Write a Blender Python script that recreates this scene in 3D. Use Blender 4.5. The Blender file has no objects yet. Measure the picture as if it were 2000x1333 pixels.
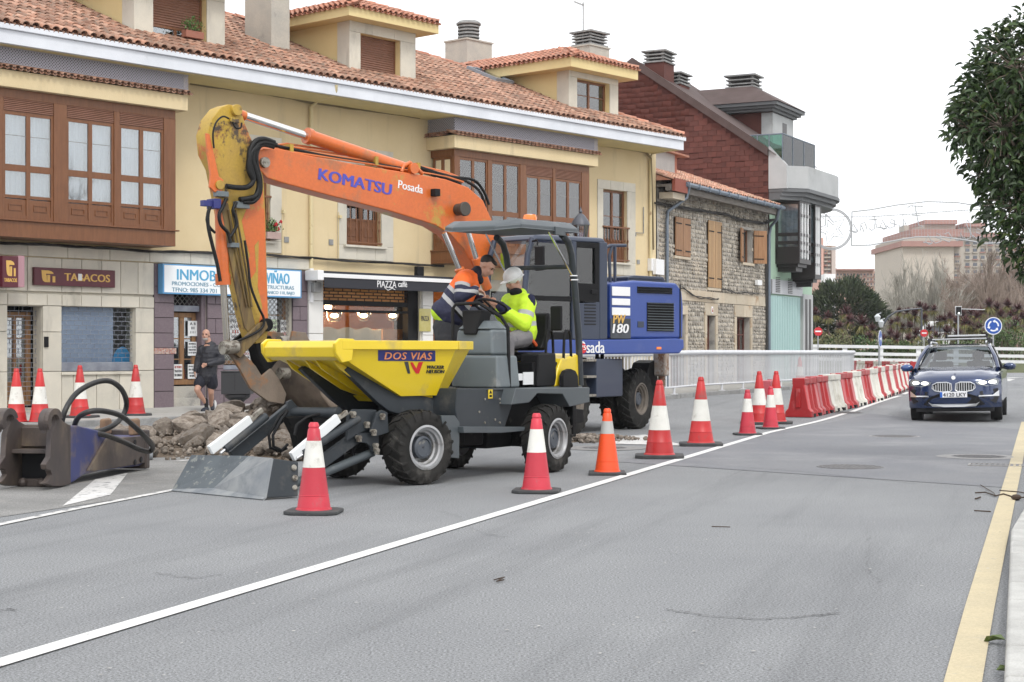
import bpy,math,random
import numpy as np
from mathutils import Matrix,Vector
from math import radians as R,sin,cos,pi,sqrt,atan2
random.seed(7)
C = bpy.context.scene.collection
SC = bpy.context.scene
# ---------------------------------------------------------------- camera, sky, sun
CAMZ,FPX,CX,HY = 1.4,3230.0,1000.0,688.0
cam = bpy.data.cameras.new('camera'); camo = bpy.data.objects.new('camera',cam); C.objects.link(camo)
camo.location = (0,0,CAMZ); camo.rotation_euler = (R(90),0,0)
cam.sensor_width = 36; cam.lens = FPX / 2000 * 36; cam.shift_y = (HY - 666.5) / 2000
cam.clip_start = .1; cam.clip_end = 3000
SC.camera = camo
SUN_EL,SUN_AZ = 50,-150          # sun high behind the camera, to the right
world = bpy.data.worlds.new('World'); SC.world = world; world.use_nodes = True
nt = world.node_tree; nt.nodes.clear()
wo = nt.nodes.new('ShaderNodeOutputWorld'); bg = nt.nodes.new('ShaderNodeBackground')
sky = nt.nodes.new('ShaderNodeTexSky'); sky.sky_type = 'NISHITA'; sky.sun_disc = False
sky.sun_elevation = R(SUN_EL); sky.sun_rotation = R(160)
tc = nt.nodes.new('ShaderNodeTexCoord'); nz = nt.nodes.new('ShaderNodeTexNoise'); nz.inputs['Scale'].default_value = 1.6; nz.inputs['Detail'].default_value = 5
rp = nt.nodes.new('ShaderNodeValToRGB')
rp.color_ramp.elements[0].position = .3; rp.color_ramp.elements[0].color = (9.4,9.6,10.0,1)
rp.color_ramp.elements[1].position = .7; rp.color_ramp.elements[1].color = (12.4,12.45,12.6,1)
mx = nt.nodes.new('ShaderNodeMix'); mx.data_type = 'RGBA'; mx.inputs[0].default_value = .93
nt.links.new(tc.outputs['Generated'],nz.inputs['Vector']); nt.links.new(nz.outputs['Fac'],rp.inputs[0])
nt.links.new(sky.outputs[0],mx.inputs[6]); nt.links.new(rp.outputs[0],mx.inputs[7])
nt.links.new(mx.outputs[2],bg.inputs[0]); bg.inputs[1].default_value = .1
nt.links.new(bg.outputs[0],wo.inputs[0])
sun = bpy.data.lights.new('sun','SUN'); sun.energy = 1.1; sun.angle = R(14); sun.color = (1,.97,.92)
suno = bpy.data.objects.new('sun',sun); C.objects.link(suno)
sd = Vector((sin(R(160)) * cos(R(SUN_EL)),cos(R(160)) * cos(R(SUN_EL)),sin(R(SUN_EL))))
suno.rotation_euler = sd.to_track_quat('Z','Y').to_euler()
SC.view_settings.view_transform = 'Standard'; SC.view_settings.look = 'None'
SC.view_settings.exposure = .55; SC.view_settings.gamma = 1; SC.view_settings.use_curve_mapping = False
SC.cycles.use_denoising = True
SC.cycles.max_bounces = 6; SC.cycles.transparent_max_bounces = 12

# ---------------------------------------------------------------- materials
def M(name,c,c2=None,sc=4,rough=.6,metal=0,bump=0,bs=80,coat=0,rnd=0,dirt=None,dsc=3,dth=.55,dw=.1,grain=0,gs=300,emit=0,sx=(1,1,1),spec=.5,d2=None,d2s=1.5,d2t=.6,dsx=None,drot=0):
    m = bpy.data.materials.new(name); m.use_nodes = True
    n = m.node_tree.nodes; l = m.node_tree.links; b = n['Principled BSDF']
    b.inputs['Roughness'].default_value = rough; b.inputs['Metallic'].default_value = metal
    b.inputs['Coat Weight'].default_value = coat; b.inputs['Coat Roughness'].default_value = .08
    b.inputs['Specular IOR Level'].default_value = spec
    tc = n.new('ShaderNodeTexCoord'); oi = n.new('ShaderNodeObjectInfo')
    mp = n.new('ShaderNodeMapping'); mp.inputs['Scale'].default_value = sx
    ad = n.new('ShaderNodeVectorMath'); ad.operation = 'SCALE'; ad.inputs[0].default_value = (37,91,53)
    l.new(oi.outputs['Random'],ad.inputs['Scale'])
    l.new(tc.outputs['Object'],mp.inputs['Vector'])
    if rnd: l.new(ad.outputs[0],mp.inputs['Location'])
    vec = mp.outputs[0]
    def noise(s,d=4,r=.6,vec=vec):
        q = n.new('ShaderNodeTexNoise'); q.inputs['Scale'].default_value = s; q.inputs['Detail'].default_value = d; q.inputs['Roughness'].default_value = r
        l.new(vec,q.inputs['Vector']); return q.outputs['Fac']
    def mapr(src,a,b2):
        q = n.new('ShaderNodeMapRange'); q.inputs['From Min'].default_value = a; q.inputs['From Max'].default_value = b2
        l.new(src,q.inputs['Value']); return q.outputs[0]
    def mix(f,a,b2,mode='MIX'):
        q = n.new('ShaderNodeMix'); q.data_type = 'RGBA'; q.blend_type = mode
        if isinstance(f,float): q.inputs[0].default_value = f
        else: l.new(f,q.inputs[0])
        for i,v in ((6,a),(7,b2)):
            if isinstance(v,tuple): q.inputs[i].default_value = (*v[:3],1)
            else: l.new(v,q.inputs[i])
        return q.outputs[2]
    col = tuple(c)
    if c2: col = mix(mapr(noise(sc),.36,.64),tuple(c),tuple(c2))
    if rnd:
        ge = n.new('ShaderNodeNewGeometry'); a2 = n.new('ShaderNodeMath'); a2.operation = 'ADD'
        l.new(oi.outputs['Random'],a2.inputs[0]); l.new(ge.outputs['Random Per Island'],a2.inputs[1])
        fr = n.new('ShaderNodeMath'); fr.operation = 'FRACT'; l.new(a2.outputs[0],fr.inputs[0])
        q = n.new('ShaderNodeMapRange'); q.inputs['To Min'].default_value = 1 - rnd; q.inputs['To Max'].default_value = 1 + rnd
        l.new(fr.outputs[0],q.inputs[0])
        cv = n.new('ShaderNodeCombineColor')
        for i in range(3): l.new(q.outputs[0],cv.inputs[i])
        col = mix(1.0,col,cv.outputs[0],'MULTIPLY')
    if dirt:
        dv_ = vec
        if dsx:
            m2 = n.new('ShaderNodeMapping'); m2.inputs['Scale'].default_value = dsx; m3 = n.new('ShaderNodeMapping'); m3.inputs['Rotation'].default_value = (0,0,R(drot)); l.new(tc.outputs['Object'],m3.inputs['Vector']); l.new(m3.outputs[0],m2.inputs['Vector']); dv_ = m2.outputs[0]
        col = mix(mapr(noise(dsc,6,.65,dv_),dth,dth + dw),col,tuple(dirt))
    if d2: col = mix(mapr(noise(d2s,7,.7),d2t,d2t + .08),col,tuple(d2))
    if grain:
        q = n.new('ShaderNodeMapRange'); q.inputs['From Min'].default_value = .3; q.inputs['From Max'].default_value = .7
        q.inputs['To Min'].default_value = 1 - grain; q.inputs['To Max'].default_value = 1 + grain
        l.new(noise(gs,3,.8),q.inputs[0])
        cv = n.new('ShaderNodeCombineColor')
        for i in range(3): l.new(q.outputs[0],cv.inputs[i])
        col = mix(1.0,col,cv.outputs[0],'MULTIPLY')
    if isinstance(col,tuple): b.inputs['Base Color'].default_value = (*col[:3],1)
    else: l.new(col,b.inputs['Base Color'])
    if bump:
        bn = n.new('ShaderNodeBump'); bn.inputs['Strength'].default_value = min(1,bump); bn.inputs['Distance'].default_value = .01 if bump <= 1 else .01 * bump
        l.new(noise(bs,5,.6),bn.inputs['Height']); l.new(bn.outputs[0],b.inputs['Normal'])
    if emit:
        b.inputs['Emission Strength'].default_value = emit
        b.inputs['Emission Color'].default_value = (*c[:3],1)
    return m

def glass(name,tint=(.9,.95,.95),refl=.9,ior=1.45,mixf=None):
    m = bpy.data.materials.new(name); m.use_nodes = True
    n = m.node_tree.nodes; l = m.node_tree.links; n.clear()
    o = n.new('ShaderNodeOutputMaterial'); t = n.new('ShaderNodeBsdfTransparent'); g = n.new('ShaderNodeBsdfGlossy')
    t.inputs[0].default_value = (*tint,1); g.inputs[0].default_value = (refl,refl,refl,1); g.inputs['Roughness'].default_value = .02
    f = n.new('ShaderNodeFresnel'); f.inputs[0].default_value = ior
    ms = n.new('ShaderNodeMixShader')
    if mixf is None: l.new(f.outputs[0],ms.inputs[0])
    else:
        a = n.new('ShaderNodeMath'); a.operation = 'ADD'; a.use_clamp = True; a.inputs[1].default_value = mixf; l.new(f.outputs[0],a.inputs[0]); l.new(a.outputs[0],ms.inputs[0])
    l.new(t.outputs[0],ms.inputs[1]); l.new(g.outputs[0],ms.inputs[2]); l.new(ms.outputs[0],o.inputs[0])
    return m

# ---------------------------------------------------------------- frames: photo ray -> point of a real plane
def H(y):                                   # the street rises gently towards the bridge
    t = min(1,max(0,(y - 32) / 14)); return .2 * t * t * (3 - 2 * t)
def G(px,py,dz=0):
    dx,dd = (px - CX) / FPX,(HY - py) / FPX
    t = (dz - CAMZ) / dd
    for _ in range(30): t = .5 * t + .5 * (H(t) + dz - CAMZ) / dd
    return (t * dx,t,H(t) + dz)
def W(px,py,D):
    return (D * (px - CX) / FPX,D,CAMZ + D * (HY - py) / FPX)
class Fr:
    def __init__(s,ox,oy,deg): s.o = (ox,oy); s.a = R(deg); s.c = cos(s.a); s.s = sin(s.a)
    def _r(s,px,py): return (px - CX) / FPX,(HY - py) / FPX
    def loc(s,X,Y): X -= s.o[0]; Y -= s.o[1]; return s.c * X + s.s * Y,-s.s * X + s.c * Y
    def wld(s,x,y): return s.o[0] + s.c * x - s.s * y,s.o[1] + s.s * x + s.c * y
    def Y(s,px,py,y=0):
        dx,dz = s._r(px,py); t = (y - s.s * s.o[0] + s.c * s.o[1]) / (s.c - s.s * dx)
        return s.loc(t * dx,t)[0],CAMZ + t * dz
    def X(s,px,py,x=0):
        dx,dz = s._r(px,py); t = (x + s.c * s.o[0] + s.s * s.o[1]) / (s.c * dx + s.s)
        return s.loc(t * dx,t)[1],CAMZ + t * dz
    def Z(s,px,py,z=0):
        dx,dz = s._r(px,py); t = (z - CAMZ) / dz
        return s.loc(t * dx,t)
    def mat(s,z=0): return Matrix.Translation((s.o[0],s.o[1],z)) @ Matrix.Rotation(s.a,4,'Z')

# ---------------------------------------------------------------- objects
def tag(o,label=None,cat=None,group=None,kind=None):
    if label: o['label'] = label
    if cat: o['category'] = cat
    if group: o['group'] = group
    if kind: o['kind'] = kind
    return o
def empty(name,m=None,label=None,cat=None,group=None,loc=None,rz=0):
    o = bpy.data.objects.new(name,None); C.objects.link(o); o.empty_display_size = .2
    if m is not None: o.matrix_basis = m
    elif loc is not None: o.location = loc; o.rotation_euler = (0,0,rz)
    return tag(o,label,cat,group)
def wm(o):
    m = o.matrix_basis.copy()
    while o.parent: o = o.parent; m = o.matrix_basis @ m
    return m
def copy_tree(o,parent=None):
    c = o.copy(); C.objects.link(c); c.parent = parent
    for ch in list(o.children): copy_tree(ch,c)
    return c

class MB:
    def __init__(s): s.v = []; s.f = []; s.m = []; s.mi = 0
    def add(s,v,f):
        n = len(s.v); s.v += [tuple(p) for p in v]
        for q in f: s.f.append(tuple(n + i for i in q)); s.m.append(s.mi)
        return s
    def box(s,x0,x1,y0,y1,z0,z1,m=None):
        v = [(x,y,z) for z in (z0,z1) for y in (y0,y1) for x in (x0,x1)]
        if m is not None: v = [m @ Vector(p) for p in v]
        return s.add(v,[(0,2,3,1),(4,5,7,6),(0,1,5,4),(2,6,7,3),(0,4,6,2),(1,3,7,5)])
    def cbox(s,x0,x1,y0,y1,z0,z1,c=.008):     # block whose front (y0) edges are chamfered
        v = [(x0,y1,z0),(x1,y1,z0),(x1,y1,z1),(x0,y1,z1),(x0,y0 + c,z0),(x1,y0 + c,z0),(x1,y0 + c,z1),(x0,y0 + c,z1),
             (x0 + c,y0,z0 + c),(x1 - c,y0,z0 + c),(x1 - c,y0,z1 - c),(x0 + c,y0,z1 - c)]
        return s.add(v,[(8,9,10,11),(4,5,9,8),(5,6,10,9),(6,7,11,10),(7,4,8,11),(0,1,5,4),(1,2,6,5),(2,3,7,6),(3,0,4,7),(3,2,1,0)])
    def hexa(s,v): return s.add(v,[(0,3,2,1),(4,5,6,7),(0,1,5,4),(1,2,6,5),(2,3,7,6),(3,0,4,7)])
    def prism(s,pts,a,b,ax='y'):                 # outline in the plane across axis ax, from a to b
        def P(p,t): return {'y': (p[0],t,p[1]),'x': (t,p[0],p[1]),'z': (p[0],p[1],t)}[ax]
        n = len(pts); v = [P(p,a) for p in pts] + [P(p,b) for p in pts]
        return s.add(v,[tuple(range(n))[::-1],tuple(range(n,2 * n))] + [(i,(i + 1) % n,n + (i + 1) % n,n + i) for i in range(n)])
    def tube(s,pts,r,n=8,cap=True,r1=None):
        pts = [Vector(p) for p in pts]; k = len(pts); base = len(s.v)
        up = None; vv = []
        for i,p in enumerate(pts):
            d = (pts[min(i + 1,k - 1)] - pts[max(i - 1,0)])
            if d.length < 1e-9: d = Vector((0,0,1))
            d.normalize()
            if up is None:
                up = Vector((0,0,1)) if abs(d.z) < .9 else Vector((1,0,0))
            a = d.cross(up)
            if a.length < 1e-6: a = d.orthogonal()
            a.normalize(); up = a.cross(d).normalized()
            rr = r if r1 is None else r + (r1 - r) * i / max(1,k - 1)
            if isinstance(r,(list,tuple)): rr = r[i]
            vv += [p + (a * cos(2 * pi * j / n) + up * sin(2 * pi * j / n)) * rr for j in range(n)]
        f = [(i * n + j,i * n + (j + 1) % n,(i + 1) * n + (j + 1) % n,(i + 1) * n + j) for i in range(k - 1) for j in range(n)]
        if cap: f += [tuple(range(n))[::-1],tuple((k - 1) * n + j for j in range(n))]
        return s.add(vv,f)
    def cyl(s,p0,p1,r,r1=None,n=16): return s.tube([p0,p1],r,n,True,r1 if r1 is not None else r)
    def lathe(s,prof,n=24,m=None,cap=True):      # prof: (radius, height) about z
        v = [(r * cos(2 * pi * j / n),r * sin(2 * pi * j / n),z) for r,z in prof for j in range(n)]
        if m is not None: v = [m @ Vector(p) for p in v]
        k = len(prof)
        f = [(i * n + j,i * n + (j + 1) % n,(i + 1) * n + (j + 1) % n,(i + 1) * n + j) for i in range(k - 1) for j in range(n)]
        if cap: f += [tuple(range(n))[::-1],tuple((k - 1) * n + j for j in range(n))]
        return s.add(v,f)
    def ball(s,c,r,n=12,k=8,m=None):
        if not hasattr(r,'__len__'): r = (r,r,r)
        pr = [(sin(pi * i / k),-cos(pi * i / k)) for i in range(k + 1)]
        v = [(c[0] + r[0] * a * cos(2 * pi * j / n),c[1] + r[1] * a * sin(2 * pi * j / n),c[2] + r[2] * b) for a,b in pr for j in range(n)]
        if m is not None:
            cc = Vector(c); v = [cc + m @ (Vector(p) - cc) for p in v]
        return s.add(v,[(i * n + j,i * n + (j + 1) % n,(i + 1) * n + (j + 1) % n,(i + 1) * n + j) for i in range(k) for j in range(n)])
    def grid(s,P):                                   # P[i][j] points
        a,b = len(P),len(P[0]); v = [p for r in P for p in r]
        return s.add(v,[(i * b + j,i * b + j + 1,(i + 1) * b + j + 1,(i + 1) * b + j) for i in range(a - 1) for j in range(b - 1)])
    def mesh(s,name,mats):
        me = bpy.data.meshes.new(name); me.from_pydata(s.v,[],s.f)
        for m in (mats if isinstance(mats,(list,tuple)) else [mats]): me.materials.append(m)
        if any(s.m): me.polygons.foreach_set('material_index',s.m)
        return me
    def build(s,name,mats,parent=None,smooth=None,bevel=0,seg=2,**kw):
        me = s.mesh(name,mats)
        o = bpy.data.objects.new(name,me); C.objects.link(o); o.parent = parent
        if smooth: 
            me.shade_smooth()
            if smooth < 179: me.set_sharp_from_angle(angle=R(smooth))
        if bevel:
            b = o.modifiers.new('bevel','BEVEL'); b.width = bevel; b.segments = seg; b.limit_method = 'ANGLE'; b.angle_limit = R(35)
            if not smooth: me.shade_smooth(); b.harden_normals = True
        return tag(o,**kw)

def pieces(name,tmpl,mats4,material,parent,limit=300,smooth=None,world=None,offcam=True):
    """alike pieces: the nearest `limit` are objects sharing one mesh, the rest one joined 'stuff' part"""
    pw = world if world is not None else (wm(parent) if parent else Matrix())
    def key(m):
        p = pw @ m.translation
        d = sqrt(p.x ** 2 + p.y ** 2 + (p.z - CAMZ) ** 2)
        px,py = CX + FPX * p.x / max(p.y,.1),HY - FPX * (p.z - CAMZ) / max(p.y,.1)
        return d + (500 if (px < -15 or px > 2015 or py < -15 or py > 1345) else 0)
    mats4 = sorted(mats4,key=key)
    me = tmpl.mesh(name,material)
    if smooth: me.shade_smooth(); me.set_sharp_from_angle(angle=R(smooth))
    for m in mats4[:limit]:
        o = bpy.data.objects.new(name,me); C.objects.link(o); o.parent = parent; o.matrix_basis = m
    rest = mats4[limit:]
    if rest:
        joined(name + 's',tmpl,rest,material,parent,smooth)
def joined(name,tmpl,mats4,material,parent,smooth=None,kind='stuff',**kw):
    V = np.array(tmpl.v); V = np.c_[V,np.ones(len(V))]
    A = np.array([np.array(m) for m in mats4])
    VV = np.einsum('kij,nj->kni',A,V)[:,:,:3].reshape(-1,3)
    fl = [len(f) for f in tmpl.f]; flat = np.array([i for f in tmpl.f for i in f])
    K = len(mats4); nv = len(tmpl.v)
    loops = (flat[None,:] + (np.arange(K) * nv)[:,None]).reshape(-1)
    me = bpy.data.meshes.new(name); me.vertices.add(len(VV)); me.vertices.foreach_set('co',VV.reshape(-1))
    me.loops.add(len(loops)); me.loops.foreach_set('vertex_index',loops)
    tot = np.tile(np.array(fl),K); st = np.concatenate(([0],np.cumsum(tot)[:-1]))
    me.polygons.add(len(tot)); me.polygons.foreach_set('loop_start',st); me.polygons.foreach_set('loop_total',tot)
    for m in (material if isinstance(material,(list,tuple)) else [material]): me.materials.append(m)
    if any(tmpl.m): me.polygons.foreach_set('material_index',np.tile(np.array(tmpl.m),K))
    me.update(calc_edges=True); me.validate()
    if smooth: me.shade_smooth(); me.set_sharp_from_angle(angle=R(smooth))
    o = bpy.data.objects.new(name,me); C.objects.link(o); o.parent = parent
    return tag(o,kind=kind,**kw)

_dg = None
def text_mesh(s,bold=0,shear=0,res=3,ext=.02,space=1):
    cu = bpy.data.curves.new('t','FONT'); cu.body = s; cu.size = 1; cu.offset = bold; cu.shear = shear; cu.resolution_u = res; cu.extrude = ext; cu.space_character = space
    ob = bpy.data.objects.new('t',cu); C.objects.link(ob)
    dg = bpy.context.evaluated_depsgraph_get(); dg.update()
    me = bpy.data.meshes.new_from_object(ob.evaluated_get(dg)); bpy.data.objects.remove(ob); bpy.data.curves.remove(cu)
    return me
def text(s,mat,parent,o,xd,zd,w,h,name='lettering',**kw):
    """text fitted to a w x h rectangle whose lower left corner is o, running along xd, up along zd"""
    bold_ = kw.pop('bold',0) * 1.1
    me = text_mesh(s,**kw)
    co = np.zeros(len(me.vertices) * 3); me.vertices.foreach_get('co',co); co = co.reshape(-1,3)
    a,b = co.min(0),co.max(0)
    co[:,0] = (co[:,0] - a[0]) / (b[0] - a[0]) * w; co[:,1] = (co[:,1] - a[1]) / (b[1] - a[1]) * h; co[:,2] = np.where(co[:,2] > 0,.004,-.002)
    X = np.array(Vector(xd).normalized()); Z = np.array(Vector(zd).normalized()); N = np.cross(X,Z)
    co = np.array(o) + co[:,:1] * X + co[:,1:2] * Z + co[:,2:] * N
    if bold_:
        tm = MB(); fs = [tuple(p.vertices) for p in me.polygons]
        for k,dd in enumerate((-1,1,0)): tm.add(co + X * dd * bold_ * h + N * .0006 * k,fs)
        me = tm.mesh('lettering',mat)
    else: me.vertices.foreach_set('co',co.reshape(-1))
    me.materials.clear(); me.materials.append(mat); me.update()
    ob = bpy.data.objects.new(name,me); C.objects.link(ob); ob.parent = parent
    return ob
def T(*a): return Matrix.Translation(a)
def S(x,y,z): return Matrix.Diagonal((x,y,z,1))
def RX(d): return Matrix.Rotation(R(d),4,'X')
def RY(d): return Matrix.Rotation(R(d),4,'Y')
def RZ(d): return Matrix.Rotation(R(d),4,'Z')
def rect_cells(x0,x1,z0,z1,holes):
    xs = sorted({x0,x1,*[v for h in holes for v in (h[0],h[1]) if x0 < v < x1]}); zs = sorted({z0,z1,*[v for h in holes for v in (h[2],h[3]) if z0 < v < z1]})
    for a,b in zip(xs,xs[1:]):
        for c,d in zip(zs,zs[1:]):
            mx_,mz_ = (a + b) / 2,(c + d) / 2
            if not any(h[0] < mx_ < h[1] and h[2] < mz_ < h[3] for h in holes): yield a,b,c,d
def wall(mb,x0,x1,z0,z1,holes,y=0,t=.3):
    for a,b,c,d in rect_cells(x0,x1,z0,z1,holes):
        mb.add([(a,y,c),(b,y,c),(b,y,d),(a,y,d)],[(0,1,2,3)])
        mb.add([(a,y + t,c),(b,y + t,c),(b,y + t,d),(a,y + t,d)],[(3,2,1,0)])
    for a,b,c,d in holes:
        mb.add([(a,y,c),(b,y,c),(b,y,d),(a,y,d),(a,y + t,c),(b,y + t,c),(b,y + t,d),(a,y + t,d)],[(0,4,5,1),(1,5,6,2),(2,6,7,3),(3,7,4,0)])
    return mb
# ---------------------------------------------------------------- materials
m_asph = M('asphalt',(.2,.205,.211),(.236,.241,.245),sc=.35,rough=.85,bump=.5,bs=260,grain=.85,gs=75,dirt=(.155,.159,.164),dsc=1.1,dth=.5,dw=.22,dsx=(1,.07,1),drot=17,d2=(.37,.37,.36),d2s=48,d2t=.66)
m_asph2 = M('newer_asphalt',(.15,.154,.168),(.172,.175,.184),sc=.7,rough=.7,bump=.4,bs=220,grain=.5,gs=110,dirt=(.235,.235,.24),dsc=.4,dth=.5,dw=.2)
m_rough = M('worn_asphalt',(.19,.187,.18),(.25,.245,.235),sc=1.2,rough=.9,bump=.8,bs=110,grain=.45,gs=60,dirt=(.3,.28,.25),dsc=1,dth=.6)
m_paint = M('road_paint',(.72,.72,.70),(.64,.64,.62),sc=3,rough=.6,bump=.3,bs=200,dirt=(.3,.3,.3),dsc=9,dth=.64,dw=.05,grain=.1,gs=120)
m_paint2 = M('faded_road_paint',(.55,.54,.52),(.62,.61,.59),sc=3,rough=.7,dirt=(.24,.24,.24),dsc=7,dth=.55,dw=.06,grain=.2,gs=90)
m_yel = M('yellow_road_paint',(.52,.44,.28),(.47,.4,.26),sc=2,rough=.7,bump=.3,bs=160,dirt=(.36,.33,.27),dsc=5,dth=.6,dw=.12,grain=.16,gs=70)
m_pave = M('pavement_concrete',(.36,.35,.33),(.41,.4,.375),sc=1,rough=.85,bump=.3,bs=120,grain=.15,gs=60,dirt=(.25,.26,.2),dsc=1.4,dth=.62)
m_kerb = M('kerb_granite',(.23,.23,.225),(.3,.3,.29),sc=5,rough=.8,bump=.6,bs=60,rnd=.12,grain=.2,gs=90)
m_kerb2 = M('limestone_kerb',(.46,.455,.43),(.37,.365,.345),sc=4,rough=.8,bump=1,bs=30,rnd=.08,grain=.14,gs=120,dirt=(.3,.29,.27),dsc=12,dth=.66)
m_soil = M('ground_soil',(.2,.19,.14),(.25,.23,.17),sc=2,rough=.95,bump=.5,bs=30)
m_iron = M('cast_iron',(.13,.13,.135),(.2,.19,.185),sc=20,rough=.6,metal=.4,bump=.3)
m_iron2 = M('iron_ring',(.3,.29,.28),(.22,.21,.2),sc=20,rough=.6,metal=.4)
m_black = M('black_rubber',(.01,.01,.011),rough=.7,spec=.25)

def strip(name,left,right,mat,dz,kind='structure',lift=0,parent=None,**kw):
    """a sheet between two polylines (x, y), cut every .5 m so it follows the ground"""
    mb = MB(); P = []
    for (a,b),(c,d) in zip(zip(left,left[1:]),zip(right,right[1:])):
        n = max(1,int(max(abs(b[1] - a[1]),abs(d[1] - c[1])) / .6))
        for i in range(n + 1):
            t = i / n; p = (a[0] + (b[0] - a[0]) * t,a[1] + (b[1] - a[1]) * t); q = (c[0] + (d[0] - c[0]) * t,c[1] + (d[1] - c[1]) * t)
            P.append([(p[0] + (q[0] - p[0]) * k / 4,p[1] + (q[1] - p[1]) * k / 4) for k in range(5)])
    mb.grid([[(x,y,H(y) + dz) for x,y in r] for r in P])
    return mb.build(name,mat,parent,kind=kind,**kw)
def g2(*pp): return [G(*p)[:2] for p in pp]

# ground: one sheet to the horizon
ys = [-40,-10,0] + [i * .5 for i in range(2,130)] + [70,80,100,150,300,900,2500]
xs_ = [-2000,-300,-60,-30,-15,-8,-4,0,4,8,12,16,22,30,60,300,2000]
mb = MB(); mb.grid([[(x,y,H(y) - .03) for x in xs_] for y in ys]); mb.build('ground',m_soil,kind='structure')
KL = [(-22,12),(-9.35,29.0),(-6.3,33.4),(-1.2,39.2),(3.99,42.6),(8.79,52.4),(12.8,60.6),(15,66)]      # left kerb line (street side)
KR = [(-1.5,-4),(1.78,6),(3.65,12.1),(6.7,20.5),(9.9,29.5),(12.6,37.5),(17,48),(25,58),(60,72)]
strip('road',[(-26,12),(-9.35,29.0),(-6.3,33.4),(-1.2,39.2),(3.99,42.6),(8.79,52.4),(12.8,60.6),(15,66),(15,95)],
      [(-1,-4),(10.6,29.5),(12,33.6),(13.5,39.5),(15,43),(25,58),(60,72),(80,78),(120,95)],m_asph,0)
strip('near_road',[(-26,12),(-26,-4)],[(-1,-3.99),(-.9,-4.2)],m_asph,0)
strip('road_patch',g2((1205,903),(1330,875),(1640,822),(1700,808)),g2((1990,955),(1993,935),(1996,860),(1998,840)),m_asph2,.004)
strip('worn_surface',g2((-60,1020),(330,962),(520,940)),g2((-60,905),(330,895),(560,880)),m_rough,.004)
cen = [(-260,1375),(0,1297),(600,1117),(900,1027),(1335,896),(1500,846),(1650,808.5)]
def wide(pts,w):
    g = g2(*pts); L,Rr = [],[]
    for i,p in enumerate(g):
        a,b = g[max(0,i - 1)],g[min(len(g) - 1,i + 1)]; d = Vector((b[0] - a[0],b[1] - a[1])).normalized()
        L.append((p[0] - d.y * w / 2,p[1] + d.x * w / 2)); Rr.append((p[0] + d.y * w / 2,p[1] - d.x * w / 2))
    return L,Rr
def line(name,pts,w,mat,dz=.008,**kw): return strip(name,*wide(pts,w),mat,dz,**kw)
line('lane_line',[(x,y) for x,y in cen],.125,m_paint)
line('lane_line',[(1664,805),(1700,792),(1758,774)],.13,m_paint)
line('lane_line',[(1764,771),(1774,767)],.13,m_paint)
line('lane_line',[(-140,1060),(0,1026),(150,995),(345,957)],.09,m_paint2)
line('lane_line',[(345,902),(395,898)],.1,m_paint2)
line('yellow_line',[(1862,1460),(1881,1333),(1913,1190),(1958,1010),(1984,908),(1997,850),(2003,825)],.155,m_yel)
strip('road_marking',g2((122,990),(186,938)),g2((216,968),(250,925)),m_paint2,.008)
strip('road_marking',g2((1340,872),(1200,868)),g2((1260,850),(1190,856)),m_paint2,.008)
line('stop_line',[(1950,740),(1990,738)],.5,m_paint2)
line('stop_line',[(1962,745),(1974,741)],.4,m_paint2)
# asphalt joints and cracks
m_crk = M('dark_crack_grey',(.07,.07,.07),(.13,.13,.13),sc=9,rough=.9)  # mottled dark grey of the crack strips
def crack(pts,w,jit=0):
    g = g2(*pts); P = []
    for a,b in zip(g,g[1:]):
        for i in range(14): P.append((a[0] + (b[0] - a[0]) * i / 14 + random.uniform(-jit,jit),a[1] + (b[1] - a[1]) * i / 14 + random.uniform(-jit,jit)))
    mb = MB()
    for i in range(len(P) - 1):
        p,q = P[i],P[i + 1]; ww = w * random.uniform(.4,1)
        mb.add([(p[0],p[1],H(p[1]) + .0075),(q[0],q[1],H(q[1]) + .0075),(q[0],q[1] + ww,H(q[1]) + .0075),(p[0],p[1] + ww,H(p[1]) + .0075)],[(0,1,2,3)])
    mb.build('asphalt_crack',m_crk,kind='structure')
crack([(1303,1192),(1380,1205),(1480,1212),(1560,1208),(1640,1200)],.02,.02)
crack([(1462,915),(1560,922),(1690,935),(1800,947)],.025,.006)
crack([(1405,940),(1462,915)],.02,.01)
crack([(860,1000),(900,1012),(930,1040),(990,1052)],.012,.03)
crack([(1680,1010),(1700,1060),(1690,1110),(1730,1150)],.01,.03)
crack([(300,1120),(380,1132),(430,1125)],.012,.03)
crack([(0,1195),(20,1192),(30,1195)],.02,.01)
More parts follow.
